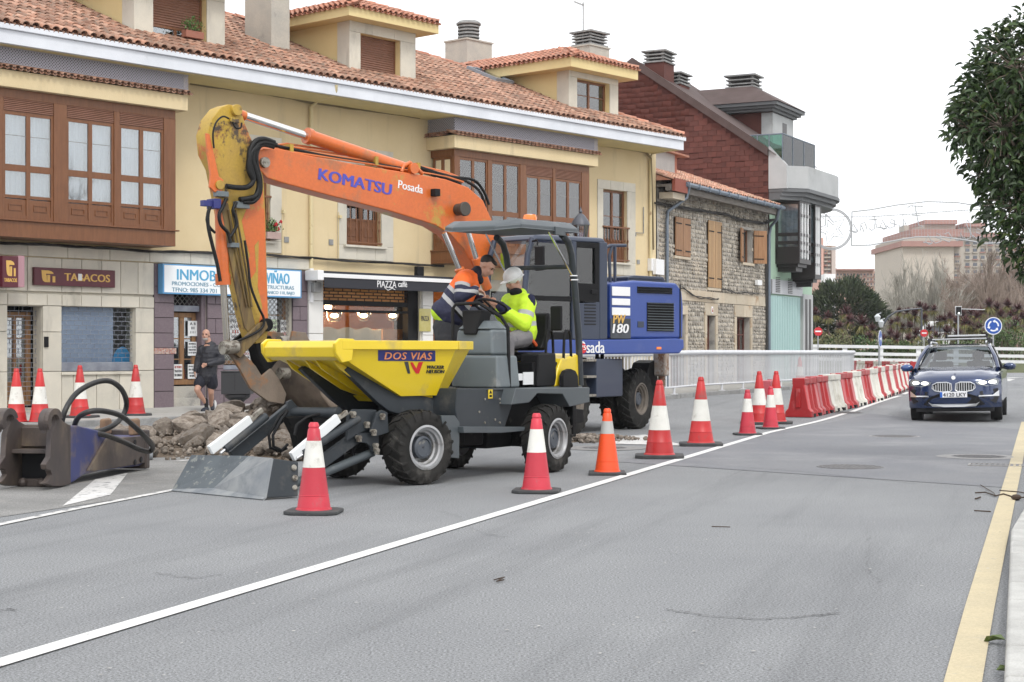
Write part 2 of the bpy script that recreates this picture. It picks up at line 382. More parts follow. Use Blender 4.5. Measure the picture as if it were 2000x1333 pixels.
# pavements
def offs(pl,d):
    out = []
    for i,p in enumerate(pl):
        a,b = pl[max(0,i - 1)],pl[min(len(pl) - 1,i + 1)]; t = Vector((b[0] - a[0],b[1] - a[1])).normalized()
        out.append((p[0] - t.y * d,p[1] + t.x * d))
    return out
PH = .11
strip('left_pavement',[(-60,40),(-30,60),(-25,65),(-10,70),(0,75),(3,80),(5,85),(7,90)],offs(KL,.16),m_pave,PH)
strip('right_pavement',offs(KR,-.34),[(14,-4),(18,6),(20,12),(25,20),(28,28),(30,35),(36,45),(40,50),(80,60)],m_pave,.09)
def kerb(KK,name,w,h,mat,L,off,lim,bev=.015):
    seg = []
    for a,b in zip(KK,KK[1:]):
        a,b = Vector(a),Vector(b); n = max(1,round((b - a).length / L))
        for i in range(n): seg.append((a + (b - a) * i / n,a + (b - a) * (i + 1) / n))
    par = empty(name,Matrix()); tag(par,kind='structure')
    for a,b in seg:
        if b.y > lim or b.y < 3: continue
        d = (b - a); l = d.length; mbb = MB(); j = random.uniform(-.004,.004)
        mbb.box(.006,l - .006,0 if off > 0 else -w,w if off > 0 else 0,-.06,h + j)
        o = mbb.build('kerb_stone',mat,par,bevel=bev,seg=2)
        o.matrix_basis = T(a.x,a.y,H(a.y)) @ RZ(math.degrees(atan2(d.y,d.x))) @ RY(-math.degrees(math.atan((H(b.y) - H(a.y)) / l)))
kerb(KL,'left_kerb',.16,PH + .005,m_kerb,1.0,1,66,.02)
kerb(KR,'right_kerb',.34,.1,m_kerb2,.75,-1,50,.02)
# manholes
def manhole(px,py,r,label,ring=0,sq=False):
    x,y,z = G(px,py); e = empty('manhole_cover',T(x,y,z),label,'manhole cover')
    if ring:
        mb = MB(); mb.lathe([(r,0),(r + ring,.0065),(r + .01,.009),(r,.009)],40,cap=False); mb.build('ring',m_iron2,e,smooth=30)
    mb = MB(); mb.lathe([(r,0),(r,.0095),(r * .93,.0095),(r * .93,.006),(0.001,.006)],40)
    n = int(r / .035)
    for i in range(-n,n + 1):
        for j in range(-n,n + 1):
            a,b = i * .035 * 1.9,j * .035 * 1.9
            if a * a + b * b < (r * .86) ** 2: mb.box(a - .022,a + .022,b - .022,b + .022,.006,.0105)
    mb.build('plate',m_iron,e)
    return e
manhole(1660,913,.40,'round cast iron manhole cover in the middle of the open lane, nearest one',.0)
manhole(1912,893,.36,'round cast iron manhole cover with pale ring beside the yellow line',.2)
manhole(1747,853,.38,'faint round manhole cover in the dark asphalt patch ahead of the blue car',.04)
manhole(1180,876,.33,'round manhole cover on the asphalt behind the plain orange cone',.28)
manhole(1652,806,.34,'round manhole cover on the white line below the row of barriers',.05)
x,y,z = G(1960,910)
e = empty('drain_grate',T(x,y,z) @ RZ(-18),'rectangular iron drain grate crossing the yellow line','drain grate')
mb = MB(); mb.box(-.42,.42,-.2,-.17,0,.013); mb.box(-.42,.42,.17,.2,0,.013); mb.box(-.42,-.39,-.17,.17,0,.013); mb.box(.39,.42,-.17,.17,0,.013); mb.build('frame',m_iron2,e)
for i in range(12): mb = MB(); mb.box(-.375 + i * .065,-.34 + i * .065,-.165,.165,0,.011); mb.build('bar',m_iron,e)

# ================================================================ yellow building
m_yw = M('yellow_render',(.63,.505,.3),(.67,.545,.335),sc=.9,rough=.9,bump=.25,bs=120,grain=.05,gs=70,dirt=(.45,.37,.24),dsc=1.6,dth=.56,dw=.25,dsx=(1.4,1.4,.16))
m_yd = M('dormer_render',(.72,.58,.3),(.68,.54,.27),sc=.8,rough=.9,bump=.2,bs=120,dirt=(.5,.42,.25),dsc=1.3,dth=.66,dw=.2)
m_stone = M('sawn_limestone',(.60,.56,.47),(.52,.49,.42),sc=1.6,rough=.85,bump=.25,bs=70,rnd=.06,grain=.06,gs=90,dirt=(.36,.335,.28),dsc=1.8,dth=.56,dw=.2,dsx=(1.5,1.5,.35))
m_joint = M('dark_joint',(.25,.23,.2),rough=.9)
m_tile = M('clay_tile',(.31,.15,.095),(.4,.25,.18),sc=6,rough=.9,bump=.5,bs=60,rnd=.38,grain=.15,gs=60,dirt=(.16,.13,.1),dsc=5,dth=.53,dw=.16,d2=(.33,.35,.2),d2s=2.2,d2t=.72)
m_tile2 = M('newer_clay_tile',(.42,.165,.1),(.46,.25,.18),sc=6,rough=.9,bump=.5,bs=60,rnd=.25,grain=.15,gs=60,dirt=(.2,.15,.11),dsc=4,dth=.58,dw=.15)
m_wood = M('brown_joinery',(.15,.056,.02),(.19,.075,.028),sc=3,rough=.45,bump=.15,bs=60,sx=(8,8,1),grain=.08,gs=40)
m_wood2 = M('brown_roller_shutter',(.18,.085,.052),(.21,.1,.065),sc=4,rough=.55,grain=.05)
m_white = M('white_gutter_metal',(.7,.72,.76),(.62,.64,.68),sc=1.2,rough=.45,grain=.03,dirt=(.4,.41,.42),dsc=2,dth=.7)
m_lat = M('grey_lattice_plastic',(.36,.35,.39),rough=.7)
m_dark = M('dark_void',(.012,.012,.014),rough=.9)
m_soff = M('yellow_soffit',(.62,.52,.26),(.55,.46,.24),sc=1,rough=.9)
m_cur = M('white_curtain',(.75,.76,.78),(.62,.64,.67),sc=5,rough=.9,sx=(4,4,.3))
m_gls = glass('window_glass',(.86,.9,.92),1,1.5,.12)
m_gls2 = glass('dark_window_glass',(.6,.65,.68),1,1.5,.18)
m_conc = M('chimney_concrete',(.46,.43,.37),(.39,.37,.33),sc=2,rough=.9,bump=.4,bs=40,grain=.12,gs=40,dirt=(.27,.26,.24),dsc=1.5,dth=.58)
m_slate = M('grey_vent_concrete',(.3,.3,.29),(.2,.2,.2),sc=6,rough=.9)
m_pipe = M('yellow_painted_pipe',(.62,.52,.3),rough=.6,dirt=(.33,.22,.12),dsc=4,dth=.62)
m_cable = M('black_cable',(.03,.028,.026),rough=.7)
m_gran = M('purple_granite',(.14,.105,.12),(.17,.13,.145),sc=30,rough=.45,rnd=.05,grain=.2,gs=60)
m_shut = M('galvanised_grille',(.19,.2,.24),(.27,.29,.33),sc=4,rough=.5,metal=.3)
m_pbl = M('blue_grey_backing',(.5,.56,.68),(.43,.49,.62),sc=1,rough=.6)
m_whp = M('white_stone_panel',(.74,.73,.7),(.68,.67,.64),sc=1.5,rough=.7,rnd=.04,dirt=(.5,.48,.44),dsc=1.5,dth=.66)
m_blk = M('black_awning_fabric',(.02,.021,.028),rough=.7)
m_wpl = M('white_plastic',(.78,.78,.78),rough=.5)
F = Fr(-7.92,36.5,48.8)
yb = empty('yellow_building',F.mat(0),'long two storey cream and yellow building with tiled roof, dormers and brown bay windows','building')
def fz(px,py,y=0): return F.Y(px,py,y)[1]
def fx(px,y=0): return F.Y(px,600,y)[0]
XL,XR = -8.0,fx(1281)
ZE = fz(300,96,-1.2); ZF = ZE - .38; PIT = .42
ZB = fz(299,514)            # top of the shop band
# windows: x0,x1,z0,z1
wA = (fx(452),fx(527),fz(500,470),fz(500,292)); wB = (fx(676),fx(744),fz(700,480),fz(700,322)); wC = (fx(1177),fx(1224),fz(1200,513),fz(1200,372))
b1 = (XL - .5,fx(343,-.85)); b2 = (fx(841),fx(1151,-.85))
BT,BB = fz(315,213,-.85),fz(330,481,-.85)
mb = MB(); wall(mb,XL,XR,ZB,ZF,[wA,wB,wC],0,.28)
mb.box(XL,XR,8.7,9.0,0,ZF); mb.box(XL - .3,XL,0,9,0,ZF); mb.box(XR - .28,XR,.29,8.69,0,ZF)
mb.build('rendered_wall',m_yw,yb)
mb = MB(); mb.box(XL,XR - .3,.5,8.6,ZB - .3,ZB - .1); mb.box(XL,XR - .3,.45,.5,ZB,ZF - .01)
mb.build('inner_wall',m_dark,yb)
# ground floor openings
cafe0,cafe1 = fx(629),fx(822); dz0 = .11
o_door = (fx(13),fx(82),dz0 - .1,fz(50,598)); o_win = (fx(119),fx(263),fz(119,727),fz(263,602))
o_d2 = (fx(339),fx(404),dz0 - .1,fz(339,572)); o_w2 = (fx(436),fx(571),fz(500,722),fz(500,572)); o_cf = (cafe0,cafe1,dz0 - .1,fz(640,545))
o_b3 = (fx(846),fx(900),dz0 - .1,fz(850,560)); o_b4 = (fx(960),fx(1130),.8,fz(1000,570)); o_b5 = (fx(1160),fx(1235),.2,fz(1200,600))
mb = MB(); wall(mb,XL,XR,-.1,ZB - .004,[o_door,o_win,o_d2,o_w2,o_cf,o_b3,o_b4,o_b5],.03,.3)
mb.build('shop_wall',m_stone,yb)
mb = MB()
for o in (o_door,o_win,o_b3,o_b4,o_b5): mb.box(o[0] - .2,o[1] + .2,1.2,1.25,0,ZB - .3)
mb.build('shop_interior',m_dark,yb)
# stone panels of the left shop front
rows = [(ZB + .0,fz(299,487)),(fz(299,579),ZB),(fz(299,603),fz(299,577) - .012),]
mb_ = []
def panel(name,x0,x1,z0,z1,mat,y=0,t=.035,g=.006,c=.006,par=yb):
    m = MB(); m.cbox(x0 + g,x1 - g,y - t,y + .029,z0 + g,z1 - g,c); return m.build(name,mat,par)
def holes_row(xs,z0,z1,mat,name,holes,y=0,t=.035,par=yb):
    for a,b in zip(xs,xs[1:]):
        for c in rect_cells(a,b,z0,z1,[h for h in holes if h[0] < b and h[1] > a and h[2] < z1 and h[3] > z0]):
            if c[1] - c[0] > .05 and c[3] - c[2] > .05: panel(name,*c,mat,y,t,par=par)
ho = [o_door,o_win]
# upper frieze
holes_row([fx(p) for p in (-90,-20,52,130,212,290,370,455,540,604)],ZB + .01,fz(299,489),m_stone,'stone_panel',[],0,.05)
holes_row([fx(p) for p in (-100,-30,10,52,119,158,197,234,268,299)],fz(299,577),ZB,m_stone,'stone_panel',[])
holes_row([fx(p) for p in (-100,-30,13,51,90,119,157,196,234,270,299)],fz(269,602),fz(299,581),m_stone,'stone_panel',[],0,.045)
zr = [.1,fz(299,724),fz(299,651),fz(269,602)]
for z0,z1 in zip(zr,zr[1:]): holes_row([fx(p) for p in (-100,-40,13)],z0,z1,m_stone,'stone_panel',[]); holes_row([fx(82),fx(119)],z0,z1,m_stone,'stone_panel',[]); holes_row([fx(263),fx(299)],z0,z1,m_stone,'stone_panel',[])
holes_row([fx(119),fx(142),fx(187),fx(232),fx(263)],.1,fz(119,728),m_stone,'stone_panel',[])
mb = MB(); mb.box(fx(117),fx(272),-.08,.03,fz(119,733),fz(119,728)); mb.build('window_sill',m_stone,yb,bevel=.01)
# granite
mb = MB()
for a,b,c,d in rect_cells(fx(300),fx(600),.1,ZB - .01,[o_d2,o_w2]): mb.box(a,b,.0,.028,c,d)
mb.build('granite_backing',M('granite_joint',(.07,.055,.06),rough=.9),yb)
zg = [.1,fz(320,765),fz(320,722),fz(320,692),fz(320,680),fz(320,651),fz(320,621),fz(320,592),fz(320,560),ZB - .01]
hg = [o_d2,o_w2]
for i,(z0,z1) in enumerate(zip(zg,zg[1:])):
    if i == 3:
        m_deco = M('patterned_ceramic',(.5,.42,.36),(.35,.12,.08),sc=22,rough=.4,dirt=(.1,.12,.25),dsc=30,dth=.55)
        x = fx(300); k = 0
        while x < fx(338): panel('ceramic_tile',x,x + .1,z0,z1,m_deco,0,.03,.003,.003); x += .1
    holes_row([fx(300),fx(339)] if i == 3 and False else [fx(p) for p in ((300,339,404,420,436,571,600) if i % 2 else (300,339,404,436,571,585,600))],z0,z1,m_gran,'granite_tile',hg + ([(fx(300),fx(339),z0,z1)] if i == 3 else []),0,.025)
holes_row([fx(436),fx(470),fx(505),fx(540),fx(571)],.1,fz(500,722),m_gran,'granite_tile',[],0,.03)
# white pilaster + posts at the cafe
zc = [.1,fz(615,720),fz(615,652),fz(615,588),fz(615,528)]
for z0,z1 in zip(zc,zc[1:]): panel('white_panel',fx(600),fx(628),z0,z1,m_whp,0,.07)
zc = [.1,fz(830,720),fz(830,655),fz(830,598),fz(830,565)]
for z0,z1 in zip(zc,zc[1:]): panel('white_panel',fx(822) + .04,fx(845),z0,z1,m_whp,0,.03)
# ---- window surrounds
def surround(o,ox0,ox1,oz0,oz1,nm='stone_surround',par=yb,mat=m_stone,t=.03,sill=True,y=0):
    e = MB(); e.cbox(ox0,o[0],y - t,y - .002,o[2],o[3]); s1 = e.build(nm,mat,par)
    mid = (o[2] + o[3]) / 2
    e = MB(); e.cbox(o[1],ox1,y - t,y - .002,o[2],o[3]); e.build('stone_jamb',mat,s1)
    for q in range(3):
        a = ox0 + (ox1 - ox0) * q / 3; b = ox0 + (ox1 - ox0) * (q + 1) / 3
        e = MB(); e.cbox(a + .003,b - .003,y - t,y - .002,o[3] + .003,oz1,.006); e.build('lintel_stone',mat,s1)
        if oz0 < o[2] - .05: e = MB(); e.cbox(a + .003,b - .003,y - t,y - .002,oz0,o[2] - .003,.006); e.build('apron_stone',mat,s1)
    if sill: e = MB(); e.box(o[0] - .12,o[1] + .12,y - .12,y - .004,o[2] - .06,o[2]); e.build('sill',mat,s1,bevel=.01)
    return s1
surround(wA,fx(430),fx(549),fz(540,495),fz(480,262)); surround(wB,fx(659),fx(767),fz(665,506),fz(705,290)); surround(wC,fx(1166),fx(1240),fz(1180,536),fz(1166,350))
def casement(o,y,par,n=2,bars=(.35,),panel_h=.25,name='window',cur=True,mat=None,shutter=0,gm=None,fr=.07,mid=.07):
    mat = mat or m_wood; gm = gm or m_gls
    x0,x1,z0,z1 = o; mb = MB(); zs = z1 - shutter * (z1 - z0)
    mb.box(x0,x0 + fr,y,y + .07,z0,z1); mb.box(x1 - fr,x1,y,y + .07,z0,z1)
    mb.box(x0 + fr,x1 - fr,y,y + .07,zs - fr,zs); mb.box(x0 + fr,x1 - fr,y,y + .07,z0,z0 + fr)
    w = (x1 - x0 - 2 * fr) / n
    for i in range(1,n): mb.box(x0 + fr + i * w - mid / 2,x0 + fr + i * w + mid / 2,y - .006,y + .07,z0 + fr,zs - fr)
    zp = z0 + fr + panel_h * (zs - z0)
    if panel_h: mb.box(x0 + fr + .001,x1 - fr - .001,y + .003,y + .066,zp - .05,zp)
    e = mb.build(name,mat,par,bevel=.006,seg=1)
    for i in range(n):
        a,b = x0 + fr + i * w + (mid / 2 if i else 0) + .002,x0 + fr + (i + 1) * w - (mid / 2 if i < n - 1 else 0) - .002
        if panel_h:
            q = MB(); q.box(a,b,y + .02,y + .05,z0 + fr,zp - .05)
            dx = (b - a) * .2; dz = (zp - z0 - fr) * .25
            q.cbox(a + dx,b - dx,y + .006,y + .02,z0 + fr + dz,zp - .05 - dz,.008); q.build('wood_panel',mat,e)
        q = MB(); q.box(a,b,y + .03,y + .036,zp if panel_h else z0 + fr,zs - fr); q.build('pane',gm,e)
        q = MB()
        for bb in bars:
            zz = zp + (zs - fr - zp) * bb; q.box(a,b,y + .018,y + .048,zz - .012,zz + .012)
        if bars: q.build('glazing_bar',mat,e)
    if cur:
        q = MB(); N = 40
        P = [[(x0 + (x1 - x0) * i / N,y + .2 + .03 * sin(i * 1.35) + .008 * sin(i * 3.1),z) for i in range(N + 1)] for z in (z0,zs)]
        q.grid(P); q.build('curtain',m_cur,e,smooth=180)
    if shutter:
        q = MB(); k = max(2,int((z1 - zs) / .055)); h = (z1 - zs) / k
        for i in range(k): q.add([(x0 + fr,y + .03,zs + i * h),(x1 - fr,y + .03,zs + i * h),(x1 - fr,y + .012,zs + i * h + .4 * h),(x0 + fr,y + .012,zs + i * h + .4 * h),(x1 - fr,y + .026,zs + (i + 1) * h),(x0 + fr,y + .026,zs + (i + 1) * h)],[(0,1,2,3),(3,2,4,5)])
        q.build('roller_shutter',m_wood2,e)
    return e
casement(wA,.12,yb,bars=(.6,),panel_h=.28)
casement(wB,.12,yb,bars=(.62,),panel_h=.3)
casement(wC,.1,yb,bars=(.5,),panel_h=.28)
def balus(o,y,n,z1,par=yb,mat=m_wood):
    q = MB(); q.box(o[0],o[1],y - .03,y + .03,z1 - .05,z1); q.box(o[0],o[1],y - .025,y + .025,o[2] + .05,o[2] + .09)
    e = q.build('balcony_rail',mat,par,bevel=.006,seg=1)
    for i in range(n):
        x = o[0] + (o[1] - o[0]) * (i + .5) / n; h = z1 - .05 - o[2] - .09; b = o[2] + .09
        q = MB(); q.lathe([(.012,0),(.014,h * .3),(.028,h * .36),(.014,h * .42),(.014,h * .55),(.03,h * .6),(.014,h * .66),(.012,h)],8,T(x,y,b)); q.build('baluster',mat,e,smooth=60)
balus(wB,-.04,6,wB[2] + (wB[3] - wB[2]) * .5); balus(wA,-.04,6,wA[2] + (wA[3] - wA[2]) * .5)
balus((wC[0] - .05,wC[1] + .05,wC[2],wC[3]),-.06,9,fz(1200,443))

# ---- eaves: gutter, fascia, soffit
EX = F.Y(1334,265,-1.2)[0]
mb = MB(); mb.box(XL,EX,-1.32,-1.2,ZE - .11,ZE); mb.build('gutter',m_white,yb,bevel=.012)
mb = MB(); mb.box(XL,EX - .05,-1.26,-1.15,ZF,ZE - .115); mb.box(EX - .11,EX - .05,-1.15,5,ZF,ZE - .115); mb.build('fascia',m_white,yb)
mb = MB(); mb.box(XL,EX - .12,-1.145,0,ZF - .012,ZF + .04); mb.box(XR,EX - .12,.001,5,ZF - .012,ZF + .04); mb.build('soffit',m_soff,yb)
# ---- roof
RIDGE = 4.6; ZR = ZE + .02 + (RIDGE + 1.25) * PIT
def roofz(y): return ZE + .02 + (y + 1.25) * PIT
def roofhit(px,py):
    dx,dz = (px - CX) / FPX,(HY - py) / FPX
    # z = a + b*y_local
    A = dz - PIT * (-F.s * dx + F.c); B = ZE + .02 + 1.25 * PIT + PIT * (F.s * F.o[0] - F.c * F.o[1]) - CAMZ
    t = B / A; x,y = F.loc(t * dx,t); return x,y,CAMZ + t * dz
def tile(r0=.092,r1=.075,L=.43,n=5,th=.014):
    m = MB(); v = []
    for (r,y) in ((r0,0),(r1,L)):
        for q in (r,r - th):
            for i in range(n + 1):
                a = pi * i / n; v.append((-q * cos(a),y,q * sin(a) * .86 + (0 if y else .012)))
    k = n + 1; f = []
    for i in range(n):
        f.append((i,i + 1,2 * k + i + 1,2 * k + i)); f.append((k + i,3 * k + i,3 * k + i + 1,k + i + 1)); f.append((i,k + i,k + i + 1,i + 1))
    return m.add(v,f)
dorm = []    # footprints where no tile goes: (x0,x1,ymax)
def hipx(y): return EX - .0 - (y + 1.25) * 1.0
def tile_field(M0,w,rows,par,mat,keep,dx=.222,dy=.36,limit=300,name='roof_tile',jit=1.2,chan=True):
    """M0: matrix of the slope plane (x along the eave, y up the slope, z out of it)"""
    ms,ch = [],[]
    for i in range(int(w / dx) + 1):
        for j in range(rows):
            x,y = i * dx,j * dy
            if not keep(x,y): continue
            ms.append(M0 @ T(x + random.uniform(-.008,.008),y + random.uniform(-.015,.015),.02 + random.uniform(0,.008)) @ RZ(random.uniform(-jit,jit)) @ RX(random.uniform(-.6,.9)))
            if chan and keep(x + dx / 2,y): ch.append(M0 @ T(x + dx / 2,y - .04,.045) @ RY(180) @ RZ(0))
    pieces(name,TILE,ms,mat,par,limit=limit,smooth=50)
    if chan and ch: joined('channel_tiles',TILEC,ch,mat,par,50)
TILE = tile(); TILEC = tile(.085,.095,.43,4)
ang = math.degrees(math.atan(PIT)); SL = sqrt(1 + PIT * PIT)
rf = MB(); rf.add([(XL,-1.22,roofz(-1.22)),(EX,-1.22,roofz(-1.22)),(hipx(RIDGE),RIDGE,ZR),(XL,RIDGE,ZR),(EX,RIDGE * 2 + 1.2,roofz(-1.22)),(XL,RIDGE * 2 + 1.2,roofz(-1.22))],[(0,1,2,3),(3,2,4,5),(1,4,2)])
roof = rf.build('roof',m_tile,yb)
d1 = (fx(263),fx(436)); d2 = (fx(683),fx(809)); d3 = (fx(1111),fx(1205))
ck = roofhit(530,98); chx = roofhit(478,86)
def keep_main(x,y):
    X = XL + x; Y = -1.25 + y / SL
    if X > hipx(Y) - .05: return False
    for a,b in (d1,d2,d3):
        if a - .05 < X < b + .05 and Y > -.12: return False
    return True
tile_field(T(XL,-1.29,roofz(-1.29)) @ RX(ang),EX - XL,int((RIDGE + 1.25) * SL / .36) + 1,roof,m_tile,keep_main,limit=300)
rt = [T(XL + i * .38,RIDGE,ZR + .02) @ RZ(-90) @ T(0,0,0) for i in range(int((hipx(RIDGE) - XL) / .38))]
joined('ridge_tiles',tile(.12,.1,.44),rt,m_tile2,roof,50)
hv = Vector((hipx(RIDGE) - EX,RIDGE + 1.2,ZR - roofz(-1.2))); hl = hv.length
Mh = T(EX,-1.22,roofz(-1.22) + .04) @ hv.to_track_quat('Y','Z').to_matrix().to_4x4()
joined('hip_tiles',tile(.12,.1,.44),[Mh @ T(0,i * .38,0) for i in range(int(hl / .38))],m_tile2,roof,50)
# ---- dormers
def dormer(x0,x1,zb,zo0,zo1,xo0,xo1,zf0,zf1,ov,kind,par=yb):
    D_ = 4.2; yf = -.0; mb = MB()
    wall(mb,x0,x1,zb - .35,zf0,[(xo0,xo1,zo0,zo1)],yf,.25)
    mb.box(x0,x0 + .2,yf + .26,D_,zb - .35,zf0); mb.box(x1 - .2,x1,yf + .26,D_,zb - .35,zf0)
    dm = mb.build('dormer',m_yd,par)
    # stone facing
    for (a,b,c,d) in ((x0,xo0,zb - .3,zo1),(xo1,x1,zb - .3,zo1)):
        q = MB(); q.cbox(a + (-.03 if a == x0 else 0),b + (.03 if b == x1 else 0),yf - .03,yf - .002,c,d); q.build('stone_jamb',m_stone,dm)
    for k in range(3):
        a = x0 - .03 + (x1 - x0 + .06) * k / 3; b = x0 - .03 + (x1 - x0 + .06) * (k + 1) / 3
        q = MB(); q.cbox(a + .002,b - .002,yf - .03,yf - .002,zo1 + .003,zf0 - .002,.004); q.build('lintel_stone',m_stone,dm)
    q = MB(); q.box(x0 - .028,x0 - .002,yf,yf + .42,zb - .3,zf0 - .002); q.build('side_stone',m_stone,dm)
    q = MB(); q.box(xo0 - .1,x1 + .25,yf - .16,yf - .035,zo0 - .07,zo0 - .01); q.build('sill',m_slate,dm)
    q = MB(); q.box(x0 - ov,x1 + ov,yf - ov,D_ + .5,zf0,zf1); q.build('eaves_slab',m_yd,dm,bevel=.01)
    # hip roof
    W_ = (x1 - x0) / 2 + ov; xm = (x0 + x1) / 2; p = .36; zr = zf1 + .02 + W_ * p
    q = MB(); q.add([(x0 - ov,yf - ov,zf1 + .02),(x1 + ov,yf - ov,zf1 + .02),(xm,yf - ov + W_,zr),(x0 - ov,D_ + 3,zf1 + .02),(x1 + ov,D_ + 3,zf1 + .02),(xm,D_ + 3,zr)],[(0,1,2),(0,2,5,3),(1,4,5,2)]); q.build('dormer_roof',m_tile2,dm)
    ag = math.degrees(math.atan(p)); sl = sqrt(1 + p * p); nr = int(W_ * sl / .34) + 1
    T2 = (tile(.075,.062,.38,5),tile(.068,.075,.38,4))
    def field(M0,w,keep):
        ms,ch = [],[]
        for i in range(int(w / .185) + 1):
            for j in range(nr):
                x,y = i * .185,j * .34
                if keep(x,y): ms.append(M0 @ T(x,y,.02) @ RZ(random.uniform(-1.5,1.5))); ch.append(M0 @ T(x + .092,y - .03,.04) @ RY(180))
        pieces('dormer_tile',T2[0],ms,m_tile2,dm,limit=70,smooth=50); joined('dormer_channel_tiles',T2[1],ch,m_tile2,dm,50)
    field(T(x0 - ov + .06,yf - ov - .06,zf1 + .0) @ RX(ag),2 * W_ - .1,lambda x,y: y / sl < min(x,2 * W_ - x) + .05)
    field(T(x0 - ov - .06,D_,zf1) @ RZ(-90) @ RX(ag),D_ + ov,lambda x,y: y / sl < (D_ + ov - x) + .1)
    for s_ in (-1,1):
        v = Vector((-s_ * W_,W_,W_ * p)); Mx = T(xm + s_ * W_,yf - ov,zf1 + .05) @ v.to_track_quat('Y','Z').to_matrix().to_4x4()
        joined('hip_tiles',tile(.1,.085,.4),[Mx @ T(0,i * .34,0) for i in range(int(v.length / .34))],m_tile2,dm,50)
    joined('ridge_tiles',tile(.1,.085,.4),[T(xm,yf - ov + W_ + i * .34,zr) for i in range(int((D_ + 3 - W_) / .34))],m_tile2,dm,50)
    o = (xo0,xo1,zo0,zo1)
    if kind == 'shut':
        casement(o,yf + .16,dm,panel_h=0,bars=(),shutter=.985,cur=False,fr=.04)
        # shutter covers the frame
    elif kind == 'half': casement(o,yf + .16,dm,panel_h=0,bars=(),shutter=.72,cur=False,fr=.06,gm=m_gls2)
    else: casement(o,yf + .16,dm,panel_h=0,bars=(.5,),shutter=0,cur=True,fr=.07)
    q = MB(); q.box(x0 + .25,x1 - .25,yf + .6,yf + .65,zb,zf0); q.build('inner_wall',m_dark,dm)
    return dm
z2b = fz(750,150)
dormer(d2[0],d2[1],z2b,fz(703,141),fz(703,65),fx(703),fx(781),fz(690,32,-.45),fz(690,13,-.45),.45,'shut')
dormer(d1[0],d1[1],fz(350,80),fz(298,68),fz(298,-22),fx(298),fx(403),fz(250,-62,-.45),fz(250,-86,-.45),.45,'half')
dormer(d3[0],d3[1],fz(1150,215),fz(1125,212),fz(1125,152),fx(1126),fx(1190),fz(1120,131,-.45),fz(1120,111,-.45),.45,'open')
# flower box in the first dormer
# ---- chimneys
def vent_cap(par,cx,cy,z,w,d,n=4,mat=m_slate,h=.13):
    q = MB(); q.box(cx - w / 2,cx + w / 2,cy - d / 2,cy + d / 2,z,z + .06)
    e = q.build('vent_cap',mat,par)
    for i in range(n):
        zz = z + .14 + i * h; s = .03 * (i % 2)
        q = MB(); q.box(cx - w / 2 + .02 - s,cx + w / 2 - .02 + s,cy - d / 2 + .02,cy + d / 2 - .02,zz,zz + .045); q.build('cap_slab',mat,e)
    q = MB(); q.box(cx - w / 2 - .05,cx + w / 2 + .05,cy - d / 2 - .05,cy + d / 2 + .05,z + .14 + n * h,z + .2 + n * h); q.build('cap_slab',mat,e)
    q = MB()
    for sx in (-1,1):
        for sy in (-1,1): q.box(cx + sx * (w / 2 - .14) - .04,cx + sx * (w / 2 - .14) + .04,cy + sy * (d / 2 - .14) - .04,cy + sy * (d / 2 - .14) + .04,z + .06,z + .14 + n * h)
    q.build('cap_posts',mat,e)
cx_,cy_,cz_ = ck
y3 = cy_; xr_ = F.Y(566,100,cy_)[0]; dpt = F.X(478,86,cx_)[0] - cy_
q = MB(); q.box(cx_,xr_,cy_,cy_ + dpt,cz_ - .5,cz_ + 3.6); q.build('chimney_stack',m_conc,yb,bevel=.01)
def smallch(px0,px1,ybot,ytop,ly,round_,mat=m_conc):
    x0,z0 = F.Y(px0,ybot,ly); x1,z1 = F.Y(px1,ytop,ly); q = MB(); w = x1 - x0; z0 -= 1.3
    q.box(x0,x1,ly,ly + w * .8,z0,z1); q.box(x0 - .04,x1 + .04,ly - .04,ly + w * .8 + .04,z1,z1 + .05); e = q.build('chimney_stack',mat,yb)
    if round_:
        q = MB(); c = (x0 + w / 2,ly + w * .4); r = w * .3
        for i in range(5): q.lathe([(r,z1 + .05 + i * .11),(r,z1 + .1 + i * .11)],18,T(*c,0))
        q.lathe([(r * .6,z1 + .05),(r * .6,z1 + .6)],12,T(*c,0)); q.lathe([(r * 1.12,z1 + .58),(r * 1.15,z1 + .62),(r * .9,z1 + .7),(.01,z1 + .7)],18,T(*c,0)); q.build('round_vent',m_slate,e,smooth=30)
    else: vent_cap(e,(x0 + x1) / 2,ly + w * .4,z1 + .05,w * .9,w * .8,3,m_slate,.1)
    return x0,x1,z1
smallch(912,961,118,87,5.2,True); ch3 = smallch(1152,1190,112,97,5.2,False)
an = F.Y(1139,5,5.6); an0 = F.Y(1139,100,5.6)
ant = empty('roof_antenna',F.mat() @ T(an[0],5.6,0),'thin dark mast antenna on the roof beside the louvred chimney','antenna')
q = MB(); q.cyl((0,0,an0[1] - 1.0),(0,0,an[1]),.022,n=8); q.build('mast',m_slate,ant)
q = MB(); q.cyl((-.75,-.2,an[1] - .12),(0.02,0,an[1] - .1),.012,n=6)
for i in range(8): q.cyl((-.75 + i * .1,-.2 + i * .02 - .1,an[1] - .12),(-.75 + i * .1,-.2 + i * .02 + .1,an[1] - .12),.007,n=5)
q.build('aerial',m_slate,ant)
